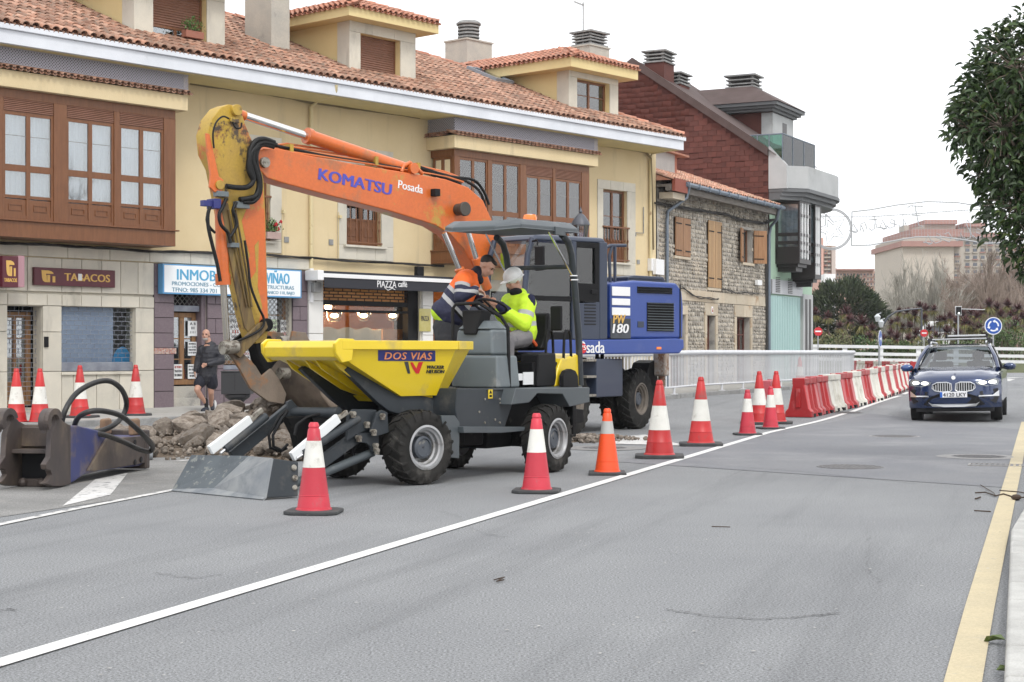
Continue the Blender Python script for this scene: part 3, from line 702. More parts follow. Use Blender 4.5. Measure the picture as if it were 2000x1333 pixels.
# skylight
sk = [roofhit(*p) for p in ((873,128),(922,160),(957,158),(908,128))]
ax = Vector(sk[1]) - Vector(sk[0]); sa,sb = roofhit(885,128),roofhit(940,160)
q = MB(); x0,x1 = min(sa[0],sb[0]),max(sa[0],sb[0])
q.box(0,.78,0,.06,0,.1); q.box(0,.78,1.2,1.26,0,.1); q.box(0,.06,.06,1.2,0,.1); q.box(.72,.78,.06,1.2,0,.1)
ms = T(x0 + .6,sb[1],roofz(sb[1]) + .06) @ RX(ang)
e = q.build('skylight',M('skylight_metal',(.28,.31,.35),rough=.4,metal=.3),roof); e.matrix_basis = ms @ T(0,0,.03)
q = MB(); q.box(.06,.72,.06,1.2,.05,.07); e2 = q.build('skylight_pane',M('skylight_glass',(.05,.06,.07),rough=.05),roof); e2.matrix_basis = ms @ T(0,0,.03)
# ---- bays
def bay(x0,x1,yf,units,side,lat_x0,corn_x0,xr_over):
    e = empty('bay_window'); e.parent = yb
    L = {k: fz(315,v,yf) for k,v in dict(st=230,sb=253,pt=255,pb=349,qt=361,qb=404,nt=411,nb=441,led=448).items()}
    zt,zb = BT,BB
    mb = MB()
    mb.box(x0,x1,yf,yf + .1,zb,L['led'] - .03)                 # lower beam
    mb.box(x0,x1,yf,yf + .1,L['st'],zt)
    mb.box(x0,x1 - .002,yf + .1,-.002,zb,zb + .06)                      # underside
    mb.box(x1 - .06,x1,yf + .101,-.002,zb + .06,zt)
    if side: mb.box(x0,x0 + .1,yf + .101,-.002,L['st'],zt); mb.box(x0,x0 + .05,yf + .101,-.002,zb + .06,L['led'])
    # posts between units
    edges = [x0] + [v for u in units for v in u] + [x1]
    for a,b in zip(edges[::2],edges[1::2]):
        if b - a > .01: mb.box(a,b,yf - .006,yf + .1,L['led'],L['st'] + .001)
    fr = mb.build('bay_frame',m_wood,e,bevel=.006,seg=1)
    q = MB(); q.box(x0 - .03,x1 + .07,yf - .05,-.003 if not side else -.003,L['led'] - .03,L['led']); q.build('bay_ledge',m_wood,e,bevel=.005,seg=1)
    def sash(P,a,b,sh,nm='sash'):
        """P maps (u, depth, z) to local"""
        def bx(m,u0,u1,d0,d1,z0,z1): m.hexa([P(u0,d0,z0),P(u1,d0,z0),P(u1,d1,z0),P(u0,d1,z0),P(u0,d0,z1),P(u1,d0,z1),P(u1,d1,z1),P(u0,d1,z1)])
        sm = MB(); w = b - a; mid = (a + b) / 2; f = .05
        ztop = L['st']
        for u0,u1 in ((a,a + f),(mid - .045,mid + .045),(b - f,b)): bx(sm,u0,u1,.02,.07,L['led'],ztop)
        for z0,z1 in ((L['qb'] - .0,L['qb'] - .06),(L['pb'],L['qt']),(L['led'],L['nb'])): bx(sm,a + f,mid - .045,.024,.066,min(z0,z1),max(z0,z1)); bx(sm,mid + .045,b - f,.024,.066,min(z0,z1),max(z0,z1))
        zs = L['sb'] if sh else L['st']
        bx(sm,a + f,mid - .045,.024,.066,zs - .07,zs); bx(sm,mid + .045,b - f,.024,.066,zs - .07,zs)
        s = sm.build(nm,m_wood,e)
        for u0,u1 in ((a + f,mid - .045),(mid + .045,b - f)):
            for z0,z1 in ((L['qb'],L['qt']),(L['pb'],zs - .07)):
                g = MB(); bx(g,u0,u1,.042,.047,min(z0,z1),max(z0,z1)); g.build('pane',m_gls,s)
            zz = L['pb'] + (zs - L['pb']) * .55
            g = MB(); bx(g,u0,u1,.036,.041,zz - .006,zz + .006); g.build('glazing_bar',m_slate,s)
            g = MB(); bx(g,u0,u1,.04,.06,L['nb'],L['nt']); du = (u1 - u0) * .17; dz = (L['nt'] - L['nb']) * .3
            za,zc = L['nb'] + dz,L['nt'] - dz
            for q0,q1,r0,r1 in ((u0 + du,u1 - du,za,za + .02),(u0 + du,u1 - du,zc - .02,zc),(u0 + du,u0 + du + .02,za + .02,zc - .02),(u1 - du - .02,u1 - du,za + .02,zc - .02)): bx(g,q0,q1,.025,.04,r0,r1)
            g.build('wood_panel',m_wood,s)
        g = MB(); N = 46; GP = [[P(a + w * i / N,.2 + .028 * sin(i * 1.5) + .01 * sin(i * 4.1),z) for i in range(N + 1)] for z in (L['led'],L['st'])]
        g.grid(GP); g.build('curtain',m_cur,s,smooth=180)
        if sh:
            g = MB(); k = 7; h = (L['st'] - L['sb']) / k
            for i in range(k):
                z = L['sb'] + i * h
                g.add([P(a + .01,.02,z),P(b - .01,.02,z),P(b - .01,.0,z + h * .45),P(a + .01,.0,z + h * .45),P(b - .01,.012,z + h),P(a + .01,.012,z + h)],[(0,1,2,3),(3,2,4,5)])
            g.build('roller_shutter',m_wood2,s)
    for a,b,sh in [(u[0],u[1],i >= len(units) - 2 if side else True) for i,u in enumerate(units)]:
        sash(lambda u,d,z: (u,yf + d,z),a,b,sh)
    if side: sash(lambda u,d,z: (x0 + d,u,z),yf + .12,-.08,False)
    q = MB(); q.box(x0 + .3,x1 - .3,.3,.35,zb,zt); q.build('inner_wall',M('room_wall',(.3,.28,.25),rough=.9),e)
    # cornice, lattice, small tiles
    zc = fz(1150,301,yf - .15) if side else fz(340,183,yf - .15)
    q = MB(); q.box(corn_x0,x1 + .22,yf - .15,-.002,BT + .002,zc); q.build('cornice',m_yw,e,bevel=.012)
    cx0 = corn_x0
    TS = tile(.062,.055,.34,5); TSC = tile(.055,.062,.34,4); ms,ch = [],[]
    n = int((x1 + .26 - cx0) / .155)
    for i in range(n + 1):
        X = cx0 - .04 + i * .155
        ms.append(T(X,yf - .26,zc + .03) @ RX(14)); ch.append(T(X + .077,yf - .27,zc + .045) @ RX(14) @ RY(180))
    if side:
        for i in range(int((-yf) / .155)):
            ms.append(T(cx0 - .11,-.1 - i * .155,zc + .03) @ RZ(-90) @ RX(14)); ch.append(T(cx0 - .12,-.1 - i * .155 + .077,zc + .045) @ RZ(-90) @ RX(14) @ RY(180))
    pieces('bay_tile',TS,ms,m_tile,e,limit=90,smooth=50); joined('bay_channel_tiles',TSC,ch,m_tile,e,50)
    # lattice of crossed strips
    zl0,zl1 = zc + .13,ZF - .005; s_ = .065
    def lattice(P,u0,u1):
        q = MB(); h = zl1 - zl0
        k = int((u1 - u0 + h) / s_)
        for sgn in (0,1):
            for i in range(-1,k + 1):
                ua = u0 - h + i * s_
                a0,za = ua,zl0
                # segment from (ua, zl0) to (ua+h, zl1) clipped
                t0 = max(0,(u0 - ua) / h); t1 = min(1,(u1 - ua) / h)
                if t1 <= t0 + .02: continue
                A = (ua + h * t0,zl0 + h * t0); B = (ua + h * t1,zl0 + h * t1)
                if sgn: A = (u0 + u1 - A[0],A[1]); B = (u0 + u1 - B[0],B[1])
                w = .017; d = .004 * sgn
                q.add([P(A[0] - w,d,A[1]),P(A[0] + w,d,A[1]),P(B[0] + w,d,B[1]),P(B[0] - w,d,B[1])],[(0,1,2,3)])
        for zz in (zl0,zl1 - .02): q.add([P(u0,-.006,zz),P(u1,-.006,zz),P(u1,-.006,zz + .02),P(u0,-.006,zz + .02)],[(0,1,2,3)])
        q.build('lattice_screen',m_lat,e)
    lattice(lambda u,d,z: (u,yf - .1 + d,z),lat_x0,x1 + .26)
    if side: lattice(lambda u,d,z: (lat_x0 - .01 - d,u,z),yf - .1,-.01)
    q = MB(); q.box(lat_x0 + .05,x1 + .2,yf - .02,-.002,zl0 - .1,zl1); q.build('bay_upstand',M('dark_upstand',(.05,.045,.04),rough=.9),e)
u1_ = [(fx(-110,-.85),fx(-10,-.85)),(fx(7,-.85),fx(105,-.85)),(fx(131,-.85),fx(223,-.85)),(fx(234,-.85),fx(320,-.85))]
bay(XL - .5 if False else fx(-130,-.85),b1[1],-.85,u1_,False,fx(-130,-.85),fx(-130,-.85),.3)
u2_ = [(fx(897,-.85),fx(953,-.85)),(fx(960,-.85),fx(1016,-.85)),(fx(1028,-.85),fx(1080,-.85)),(fx(1085,-.85),fx(1136,-.85))]
bay(b2[0],b2[1],-.85,u2_,True,b2[0] - .1,b2[0] - .15,.3)
# ---- drainpipes
def fp(px,py,y): a,b = F.Y(px,py,y); return (a,y,b)
q = MB(); xx = fx(604); q.tube([fp(656,166,-1.25),fp(655,180,-1.22),fp(648,187,-1.1),(fx(612),-.14,fz(612,198) ),(xx,-.07,fz(604,210)),(xx,-.07,fz(604,525))],.05,10); q.build('drainpipe',m_pipe,yb,smooth=60)
q = MB(); q.tube([(xx,-.08,fz(604,525)),(xx,-.08,2.6)],.055,10); q.build('drainpipe',m_wpl,yb,smooth=60)
xx = fx(1267); q = MB(); q.tube([fp(1318,275,-1.2),fp(1317,287,-1.15),fp(1308,293,-1),(fx(1268),-.12,fz(1268,300)),(xx,-.07,fz(1267,312)),(xx,-.07,.3)],.045,10); q.build('drainpipe',m_pipe,yb,smooth=60)
for p,a,b in ((549,405,502),(659,415,505)):
    xx = fx(p); q = MB(); q.cyl((xx,-.045,fz(p,a)),(xx,-.045,fz(p,b)),.012,n=6); q.box(xx - .02,xx + .06,-.11,-.03,fz(p,a + 12),fz(p,a + 6)); q.build('shutter_bolt',m_pipe,yb)
for p,y0,y1 in ((559,463,474),(646,468,479),(1246,508,516)):
    q = MB(); q.box(fx(p) - .07,fx(p) + .07,-.02,-.002,fz(p,y1),fz(p,y0)); q.build('air_vent',m_slate,yb)
q = MB(); q.tube([fp(1242,462,-.04),fp(1242,455,-.04),fp(1257,456,-.04),fp(1257,405,-.04)],.018,6); q.build('conduit',m_slate,yb)
for p,w,y0,y1 in ((1272,.35,506,530),):
    q = MB(); q.box(fx(p) - .2,fx(p) + .16,-.16,-.004,fz(p,y1),fz(p,y0)); q.build('meter_box',m_wpl,yb,bevel=.01)
# ---- cables
def cable(pts,y,r,label,sag=None,n=3,mat=None):
    mb = MB()
    for k in range(n):
        P = []
        for (a,b) in zip(pts,pts[1:]):
            for i in range(6):
                px = a[0] + (b[0] - a[0]) * i / 6; py = a[1] + (b[1] - a[1]) * i / 6
                p = fp(px,py,y - k * r * 1.3); P.append((p[0],p[1] + .01 * sin(px * .1 + k),p[2] + .022 * sin(px * .047 + k * 2.1) * (k + 1) / n))
        mb.tube(P,r,5)
    o = mb.build('wall_cable',mat or m_cable,None,smooth=60,label=label,cat='cable'); o.matrix_basis = F.mat(); return o
cable([(-40,473),(60,477),(170,483),(290,491),(430,494),(520,498),(600,504),(700,511),(800,516),(880,521)],-.07,.018,'bundle of black cables running along the wall above the shop signs')
cable([(372,164),(480,178),(560,190),(600,200),(660,208),(760,222),(832,231)],-.06,.02,'bundle of brown cables tucked under the eaves between the two bays',mat=M('brown_cable',(.2,.16,.09),rough=.8))
cable([(1168,283),(1220,290),(1262,298),(1272,310),(1275,400),(1277,505)],-.06,.022,'bundle of cables under the eaves turning down the right end of the yellow wall',mat=M('tan_cable',(.25,.2,.12),rough=.8))
# flower pot on window A, planter in dormer
def planter(M_,label,flowers,w=.5):
    e = empty('flower_box',M_,label,'flower box'); q = MB(); q.box(-w / 2,w / 2,-.09,.09,0,.16); q.build('box',M('terracotta_' + ('pink' if flowers else 'brown'),(.42,.3,.27) if flowers else (.3,.12,.08),rough=.8),e,bevel=.01)
    lf = MB(); lf.add([(-.03,0,0),(0,-.015,.01),(.03,0,0),(0,.01,.075)],[(0,1,3),(1,2,3)])
    ms = []
    for i in range(170):
        a,b,c = random.gauss(0,w * .24),random.gauss(0,.07),abs(random.gauss(.1,.09))
        ms.append(T(a,b,.17 + c) @ RZ(random.uniform(0,360)) @ RX(random.uniform(-80,60)) @ S(.8,.8,.8))
    joined('foliage',lf,ms,M('plant_green',(.06,.13,.03),(.12,.2,.05),rough=.6,rnd=.3),e)
    q = MB(); q.tube([(0,0,.1),(.03,0,.3)],.01,5); q.build('stem',M('stem_brown',(.1,.07,.04)),e)
    if flowers:
        mr = M('red_petals',(.5,.02,.03),rough=.6)
        for i in range(9):
            q = MB(); x,y,z = random.uniform(0,w * .6),random.uniform(-.15,0),random.uniform(.2,.42)
            for k in range(6): q.ball((x + .025 * cos(k),y + .02 * sin(k * 2),z + .025 * sin(k)),.022,5,3)
            q.build('flower',mr,e)
planter(F.mat() @ T(fx(524),-.13,fz(524,468) + .0),'pinkish box of red geraniums on the window sill behind the excavator arm',True,.42)
planter(F.mat() @ T(fx(370),-.12,fz(370,77)),'brown planter with a small green bush on the first dormer sill',False,.5)
# ================================================================ shop fronts of the yellow building
m_glow = M('lit_bulb',(1,.82,.55),emit=14)
m_wdoor = M('worn_oak',(.2,.1,.04),(.26,.14,.06),sc=3,rough=.6,sx=(6,6,1),dirt=(.1,.07,.05),dsc=4,dth=.58)
m_paper = M('printed_paper',(.68,.69,.69),rough=.8)
m_ink = M('dark_ink',(.06,.06,.07),rough=.8)
m_redink = M('red_ink',(.4,.08,.06),rough=.8)
# tobacconist door
dz_ = o_door
sd_ = casement((dz_[0] + .02,dz_[1] - .05,.28,dz_[3] - .12),.34,yb,n=2,bars=(.36,.68),panel_h=.2,name='shop_door',cur=False,mat=m_wdoor,fr=.12,gm=m_gls2)
q = MB(); q.box(dz_[0],dz_[1],.25,.6,0,.24); q.build('door_step',m_stone,yb,bevel=.01)
q = MB(); q.box(dz_[0] + .12,dz_[1] - .45,.42,.43,.4,dz_[3] - .3); q.build('door_backing',M('pale_blue_film',(.33,.43,.52),rough=.5),yb)
def grille(o,y,par,hx=.23,hz=.085,mat=m_shut,r=.005):
    """open roller grille: bars with staggered uprights"""
    x0,x1,z0,z1 = o; n = int((z1 - z0) / hz); q = MB(); e = None
    for i in range(n + 1):
        z = z0 + (z1 - z0) * i / n; q.box(x0,x1,y - r,y + r,z - r,z + r)
        if i < n:
            k = int((x1 - x0) / hx) + 1
            for j in range(k):
                x = x0 + (j + (.5 if i % 2 else 0)) * hx
                if x < x1: q.box(x - r * .7,x + r * .7,y - r * .7,y + r * .7,z + r,z + (z1 - z0) / n - r)
    return q.build('roller_grille',mat,par)
grille((dz_[0],dz_[1],.2,dz_[3]),.2,yb,.2,.095)
grille((o_win[0],o_win[1],o_win[2] + .2,o_win[3]),.1,yb,.2,.095)
q = MB(); q.box(o_win[0],o_win[1] - .42,.2,.22,o_win[2],o_win[3]); q.build('display_backing',m_pbl,yb)
q = MB(); q.box(o_win[0],o_win[1],.06,.16,o_win[2] + .01,o_win[2] + .2); q.build('grille_box',m_shut,yb,bevel=.01)
q = MB(); q.box(o_win[0],o_win[1],.17,.176,o_win[2],o_win[3]); q.build('shop_window_pane',glass('matt_glass',(.9,.93,.95),.5,1.25,0),yb)
xb,zb_ = F.Y(238,706,.19); q = MB(); P_ = [(xb + .26 * cos(a * pi / 10),zb_ + .42 * sin(a * pi / 10) - .1) for a in range(11)]; q.prism(P_,.182,.19); q.build('blue_sticker',M('bright_blue_print',(.05,.32,.6),rough=.5),yb)
q = MB(); q.box(dz_[1] + .02,dz_[1] + .12,-.07,-.036,1.5,1.72); q.build('entry_keypad',m_black,yb,bevel=.01)
# estate agent door: transom grille, box, door, step
d = o_d2; zt_ = fz(370,609); zdb = fz(370,752)
dr = casement((d[0] + .01,d[1] - .14,zdb,zt_ - .02),.22,yb,n=2,bars=(.0,.33,.66),panel_h=.0,name='agency_door',cur=False,mat=m_wdoor,fr=.11,mid=.12,gm=m_gls2)
q = MB(); q.box(d[0],d[1] - .13,.1,.24,zt_,fz(370,597)); q.build('grille_box',m_shut,yb,bevel=.01)
q = MB(); q.box(d[0],d[1] - .1,.08,.6,0,fz(370,778)); q.box(d[0],d[1] - .1,.2,.6,0,fz(370,755)); q.build('door_step',m_conc,yb,bevel=.008)
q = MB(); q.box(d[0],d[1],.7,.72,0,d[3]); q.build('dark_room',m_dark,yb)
q = MB(); q.box(d[1] - .12,d[1] + .0,.04,.6,0,d[3]); q.build('door_pier',m_gran,yb)
def diamond(o,y,par,s=.12,mat=None):
    x0,x1,z0,z1 = o; q = MB(); h = z1 - z0; n = int((x1 - x0 + h) / s); w = .006
    for sg in (0,1):
        for i in range(n + 1):
            ua = x0 - h + i * s; t0 = max(0,(x0 - ua) / h); t1 = min(1,(x1 - ua) / h)
            if t1 <= t0 + .01: continue
            A = (ua + h * t0,z0 + h * t0); B = (ua + h * t1,z0 + h * t1)
            if sg: A = (x0 + x1 - A[0],A[1]); B = (x0 + x1 - B[0],B[1])
            d_ = .008 * sg
            q.hexa([(A[0] - w,y + d_,A[1]),(A[0] + w,y + d_,A[1]),(A[0] + w,y + d_ + .007,A[1]),(A[0] - w,y + d_ + .007,A[1]),(B[0] - w,y + d_,B[1]),(B[0] + w,y + d_,B[1]),(B[0] + w,y + d_ + .007,B[1]),(B[0] - w,y + d_ + .007,B[1])])
    return q.build('diamond_grille',mat or m_iron2,par)
diamond((d[0],d[1] - .13,fz(370,597),d[3]),.12,yb,.13)
w2 = o_w2; e = casement((w2[0],w2[1],w2[2] + .12,w2[3]),.24,yb,n=2,bars=(.72,),panel_h=0,name='agency_window',cur=False,mat=m_wdoor,fr=.09,mid=.3,gm=m_gls2)
diamond((w2[0],w2[1],w2[2] + .12,w2[3]),.12,yb,.13)
q = MB(); q.box(w2[0],w2[1],.0,.3,w2[2],w2[2] + .1); q.build('grille_box',m_shut,yb,bevel=.01)
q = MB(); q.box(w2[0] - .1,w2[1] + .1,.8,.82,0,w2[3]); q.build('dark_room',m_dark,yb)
def poster(px0,px1,py0,py1,y,lines,label,mat=None):
    x0,z1 = F.Y(px0,py0,y); x1,z0 = F.Y(px1,py1,y); q = MB(); q.box(x0,x1,y,y + .004,z0,z1)
    e = q.build('poster',mat or m_paper,None,label=label,cat='poster'); e.matrix_basis = F.mat()
    n = len(lines); hh = (z1 - z0) / (n + .6)
    for i,(s,w,red) in enumerate(lines):
        ww = (x1 - x0) * w; z = z1 - (i + 1) * hh; text(s,m_redink if red else m_ink,e,((x0 + x1) / 2 - ww / 2,y - .001,z),(1,0,0),(0,0,1),ww,hh * .62,bold=.02,res=1)
    return e
poster(367,386,627,657,.2,[('A B',.6,0),('- - -',.3,0),('. . . .',.5,0)],'white notice taped in the upper pane of the agency door')
poster(367,384,668,695,.2,[('EN VENTA',.8,0),('LA GUIA',.9,0),('TODA DE TODO',.85,0),('LO DE GIJON',.85,0)],'white printed notice in the middle pane of the agency door')
poster(340,356,712,740,.2,[('SE VENDE',.85,1),('TRASTERO',.9,0),('EN CORRALES',.85,0)],'notice with a red heading in the lower left pane of the agency door')
poster(367,384,712,740,.2,[('SE ALQUILA',.85,0),('PISO CENTRO',.8,0),('DOS BAÑOS',.7,0),('INFORMES',.6,0)],'notice in the lower right pane of the agency door')
mp_ = M('pale_green_paper',(.55,.66,.45),rough=.8)
for i,(a,b,c_,dd) in enumerate(((448,471,620,668),(527,541,624,667),(548,562,625,672),(474,489,672,705))):
    poster(a,b,c_,dd,.22,[('PISO',.8,0),('m2 3 HAB',.8,0),('- - -',.5,1),('GARAJE',.7,0)],['large white notice at the left of the grilled agency window','pale green notice behind the agency window grille, right of the excavator arm','white notice at the right edge of the grilled agency window','small notice low in the grilled agency window, behind the arm linkage'][i],mp_ if i == 1 else None)
# cafe
m_cafe = M('orange_brown_wood',(.42,.17,.05),(.3,.11,.035),sc=2,rough=.5,sx=(1,1,3),dirt=(.5,.24,.09),dsc=2,dth=.55)
m_cwall = M('warm_cream_wall',(.6,.38,.2),rough=.7)
c = o_cf; q = MB()
q.add([(c[0] - .4,3.6,0),(c[1] + 2.5,3.6,0),(c[1] + 2.5,3.6,c[3]),(c[0] - .4,3.6,c[3]),(c[0] - .4,.34,0),(c[0] - .4,.34,c[3]),(c[1] + 2.5,.34,0),(c[1] + 2.5,.34,c[3])],[(0,1,2,3),(4,0,3,5),(1,6,7,2),(3,2,7,5),(4,6,1,0)])
q.build('cafe_room',m_cafe,yb)
q = MB(); q.box(c[0] - .38,c[0] + .95,2.4,2.5,0,c[3] - .05); q.build('cafe_partition',m_cwall,yb)
q = MB(); xo = c[0]; q.box(xo - .0,xo + .07,.1,.3,.1,c[3]); q.box(fx(797,.1),c[1],.1,.3,.1,c[3]); q.box(xo + .07,c[1],.12,.2,fz(700,598,.12),fz(700,588.5,.12)); q.box(xo + .07,c[1],.12,.2,fz(700,611,.12),fz(700,606,.12))
q.build('cafe_frame',m_black,yb,bevel=.005,seg=1)
q = MB(); zt2,zt1 = fz(700,589,.15),fz(700,556,.15)
hz = (zt1 - zt2) / 5.5
m_brk = M('perforated_shutter',(.045,.02,.012),rough=.6,metal=.2)
for i in range(7):
    z = zt2 + i * hz; q.box(xo + .07,fx(797,.15),.145,.155,z - .012,z + .012)
    for j in range(20):
        x = xo + .07 + (j + (.5 if i % 2 else 0)) * .3
        if x < fx(797,.15) - .02 and i < 6: q.box(x - .012,x + .012,.145,.155,z + .012,z + hz - .012)
q.build('brick_pattern_shutter',m_brk,yb)
q = MB(); q.box(xo + .07,fx(797,.15),.24,.25,zt2,zt1 + .3); q.build('interior_glow_sheet',M('painted_interior_glow',(.85,.4,.12),(.7,.33,.1),sc=1.2,rough=.6),yb)  # orange glow of the lit interior is put into this sheet's colour
q = MB(); q.box(xo + .07,c[1] - .3,.3,.306,.1,zt2); q.build('cafe_pane',glass('cafe_glass',(.97,.95,.92),1,1.3,0),yb)
for i,p in enumerate((653,710,767)):
    x,z = F.Y(p,617,1.2); e = empty('pendant_lamp',F.mat() @ T(x,1.2,z),['left','middle','right'][i] + 'most of the lit glass pendant lamps in the cafe window','lamp','pendant lamps in the cafe')
    q = MB(); q.ball((0,0,0),(.11,.11,.06),14,8); q.build('bulb',m_glow,e,smooth=180)
    q = MB(); q.lathe([(.2,.1),(.19,-.02),(.15,-.12),(.1,-.15)],18,cap=False); q.build('shade',glass('lamp_glass',(.8,.72,.6),.8,1.5,.1),e,smooth=60)
    q = MB(); q.cyl((0,0,.06),(0,0,.9),.01,n=6); q.lathe([(.06,.05),(.05,.12),(.01,.13)],10); q.build('cord',m_brk,e)
x,z = F.Y(641,600,.9); e = empty('wall_lamp',F.mat() @ T(x,.9,z),'round glowing lamp at the upper left of the cafe window','lamp'); q = MB(); q.ball((0,0,0),.09,14,10); q.build('globe',m_glow,e,smooth=180); q = MB(); q.cyl((0,0,.08),(0,0,.3),.02); q.build('mount',m_brk,e)
li = bpy.data.lights.new('cafe_light','POINT'); li.energy = 160; li.color = (1,.68,.36); li.shadow_soft_size = .3; lo = bpy.data.objects.new('cafe_light',li); C.objects.link(lo); xx,yy = F.wld((c[0] + c[1]) / 2,1.6); lo.location = (xx,yy,2.4)
q = MB(); N = 24; P_ = []
x0,z1 = F.Y(632,641,.32); x1,_ = F.Y(745,645,.32)
for k in range(2):
    P_.append([(x0 + (x1 - x0) * i / N,.34 + .03 * sin(i * .9 + k),(z1 + .03 * sin(i * .8)) if k else .2) for i in range(N + 1)])
q.grid(P_); q.build('window_paper',M('grey_green_paper',(.42,.4,.32),(.38,.36,.29),sc=2,rough=.8),yb,smooth=180)
x0,z1 = F.Y(748,643,.5); x1,_ = F.Y(799,645,.5); q = MB(); q.box(x0,x1,.5,.9,.2,z1); q.build('brown_counter',M('cardboard_brown',(.22,.12,.06),rough=.8),yb)
# awning over the cafe
aw = empty('awning',F.mat(),'black cafe awning with a white band and white lettering','awning')
ya = -.5; x0 = fx(630,ya); x1 = fx(902,ya)
q = MB(); q.box(x0,x1,ya + .02,-.09,fz(631,536,ya),fz(631,529,ya)); q.build('cassette',m_blk,aw,bevel=.02)
q = MB(); q.box(x0,x1,ya - .04,ya + .02,fz(631,542,ya),fz(631,534,ya)); q.build('front_bar',m_wpl,aw,bevel=.008)
q = MB(); q.box(x0 + .05,x1,ya - .012,ya + .0,fz(631,561.5,ya),fz(631,542,ya)); q.build('valance',m_blk,aw)
q = MB(); q.box(x0 - .2,x0 - .005,ya - .06,-.09,fz(625,548,ya),fz(625,528,ya)); q.build('end_cap',m_wpl,aw,bevel=.02)
tz0 = fz(737,563,ya); za = fz(737,549,ya)
text('PIAZZA',m_wpl,aw,(fx(736,ya),ya - .016,fz(740,561.5,ya)),(1,0,0),(0,0,1),fx(773,ya) - fx(736,ya),fz(740,548.5,ya) - fz(740,561.5,ya))
text('caffè',m_wpl,aw,(fx(777,ya),ya - .016,fz(780,561,ya)),(1,0,0),(0,0,1),fx(794,ya) - fx(777,ya),fz(780,549.5,ya) - fz(780,561,ya),bold=.01)
mb = MB(); mb.tube([(fx(750,ya) + .0,ya - .016,tz0 + .02),(fx(757,ya),ya - .016,tz0 - .05),(fx(765,ya),ya - .016,tz0 + .01),(fx(771,ya),ya - .016,tz0 - .03)],.009,5); mb.build('flourish',m_wpl,aw)
for i,(a,b) in enumerate(((617,562),(818,530))):
    x,z = F.Y(a,b,-.25); e = empty('shop_floodlight',F.mat() @ T(x,-.25,z),['small grey floodlight on the white pilaster left of the cafe','small black spotlight on top of the black awning'][i],'lamp')
    q = MB(); q.box(-.12,.12,-.08,.06,-.12,.12); q.build('housing',m_slate if i == 0 else m_black,e,bevel=.02); q = MB()
    q.tube([(0,0,.1),(0,.02,.3),(0,.2,.35)] if i == 0 else [(0,0,-.1),(0,.1,-.25)],.02,8); q.build('bracket',m_slate,e)
# gold cafe plaque
x0,z1 = F.Y(818.5,603,-.05); x1,z0 = F.Y(841,648,-.05); pl = empty('cafe_plaque',F.mat(),'narrow gold plaque with dark lettering on the pale cafe column','sign'); q = MB(); q.box(x0,x1,-.06,-.036,z0,z1); q.build('plate',M('brushed_gold',(.42,.36,.1),(.5,.45,.2),sc=3,rough=.4,metal=.3),pl,bevel=.005)
text('PIAZZA',m_ink,pl,(x0 + .07,-.064,z0 + (z1 - z0) * .46),(1,0,0),(0,0,1),(x1 - x0) - .14,.13)
# ---- signs
m_mar = M('maroon_sign',(.085,.012,.02),(.1,.015,.025),sc=3,rough=.4); m_gold = M('ochre_lettering',(.62,.38,.1),rough=.6)
def tlogo(par,x,y,z,w,h):
    q = MB(); P = lambda *a: [(x + u * w,z + v * h) for u,v in a]
    q.prism(P((0,1),(.5,1),(.72,.93),(.84,.84),(.87,.72),(.33,.72),(.33,.62),(.38,.55),(.38,.3),(.42,.0),(.25,.0),(.1,.12),(.04,.35)),y - .004,y)
    q.prism(P((.42,.56),(.8,.56),(.8,.0),(.98,0),(.98,.56),(.98,.56),(.98,.5),(.99,.5),(.99,.0),(1.0,0),(1.0,.62),(.42,.62)),y - .003,y + .001) if False else None
    q.prism(P((.42,.62),(.62,.62),(.62,0),(.42,0)),y - .004,y) ; q.prism(P((.8,.52),(1,.52),(1,0),(.8,0)),y - .004,y)
    q.build('emblem',m_gold,par)
ys_ = -.12; x0,x1 = fx(67,ys_),fx(225,ys_); z0,z1 = fz(70,557,ys_),fz(70,522,ys_)
sg = empty('tobacco_sign',F.mat(),'flat maroon sign board with ochre TABACOS lettering between door and window','sign','tobacco shop signs'); q = MB(); q.box(x0,x1,ys_,-.04,z0,z1); q.build('board',m_mar,sg,bevel=.008)
W_,H_ = x1 - x0,z1 - z0
tlogo(sg,x0 + W_ * .085,ys_ - .001,z0 + H_ * .18,W_ * .165,H_ * .66)
text('TABACOS',m_gold,sg,(x0 + W_ * .365,ys_ - .001,z0 + H_ * .3),(1,0,0),(0,0,1),W_ * .565,H_ * .43,bold=.045)
q = MB(); q.box(x0 + W_ * .53,x0 + W_ * .575,ys_ - .012,ys_ - .002,z0 + H_ * .34,z0 + H_ * .72); q.build('sticker',m_paper,sg)
ys_ = -.8; bx_ = fx(37,ys_); bx0 = fx(5,ys_)
sg = empty('tobacco_box_sign',F.mat(),'projecting maroon box sign with ochre TABACOS lettering at the left edge','sign','tobacco shop signs')
z0,z1 = fz(5,561,ys_),fz(5,500,ys_); x0 = fx(5,ys_); x1 = fx(36,ys_)
q = MB(); q.box(x0,x1,ys_,-.25,z0,z1); q.build('box',m_mar,sg,bevel=.008)
q = MB(); q.box(x1 + .002,x1 + .16,ys_ + .03,-.28,z0 + .01,z1 + .02); q.build('side_panel',M('pinkish_side_panel',(.4,.22,.25),rough=.5),sg,bevel=.006)
q = MB(); q.box(x0 - .3,x0 - .002,ys_ + .1,-.3,z0 + .01,z1); q.build('back_box',m_mar,sg)
q = MB(); q.cyl((x0 + .1,-.25,(z0 + z1) / 2),(x0 + .1,0,(z0 + z1) / 2),.03); q.build('bracket',m_slate,sg)
W_,H_ = x1 - x0,z1 - z0; tlogo(sg,x0 + W_ * .22,ys_ - .001,z0 + H_ * .36,W_ * .6,H_ * .5)
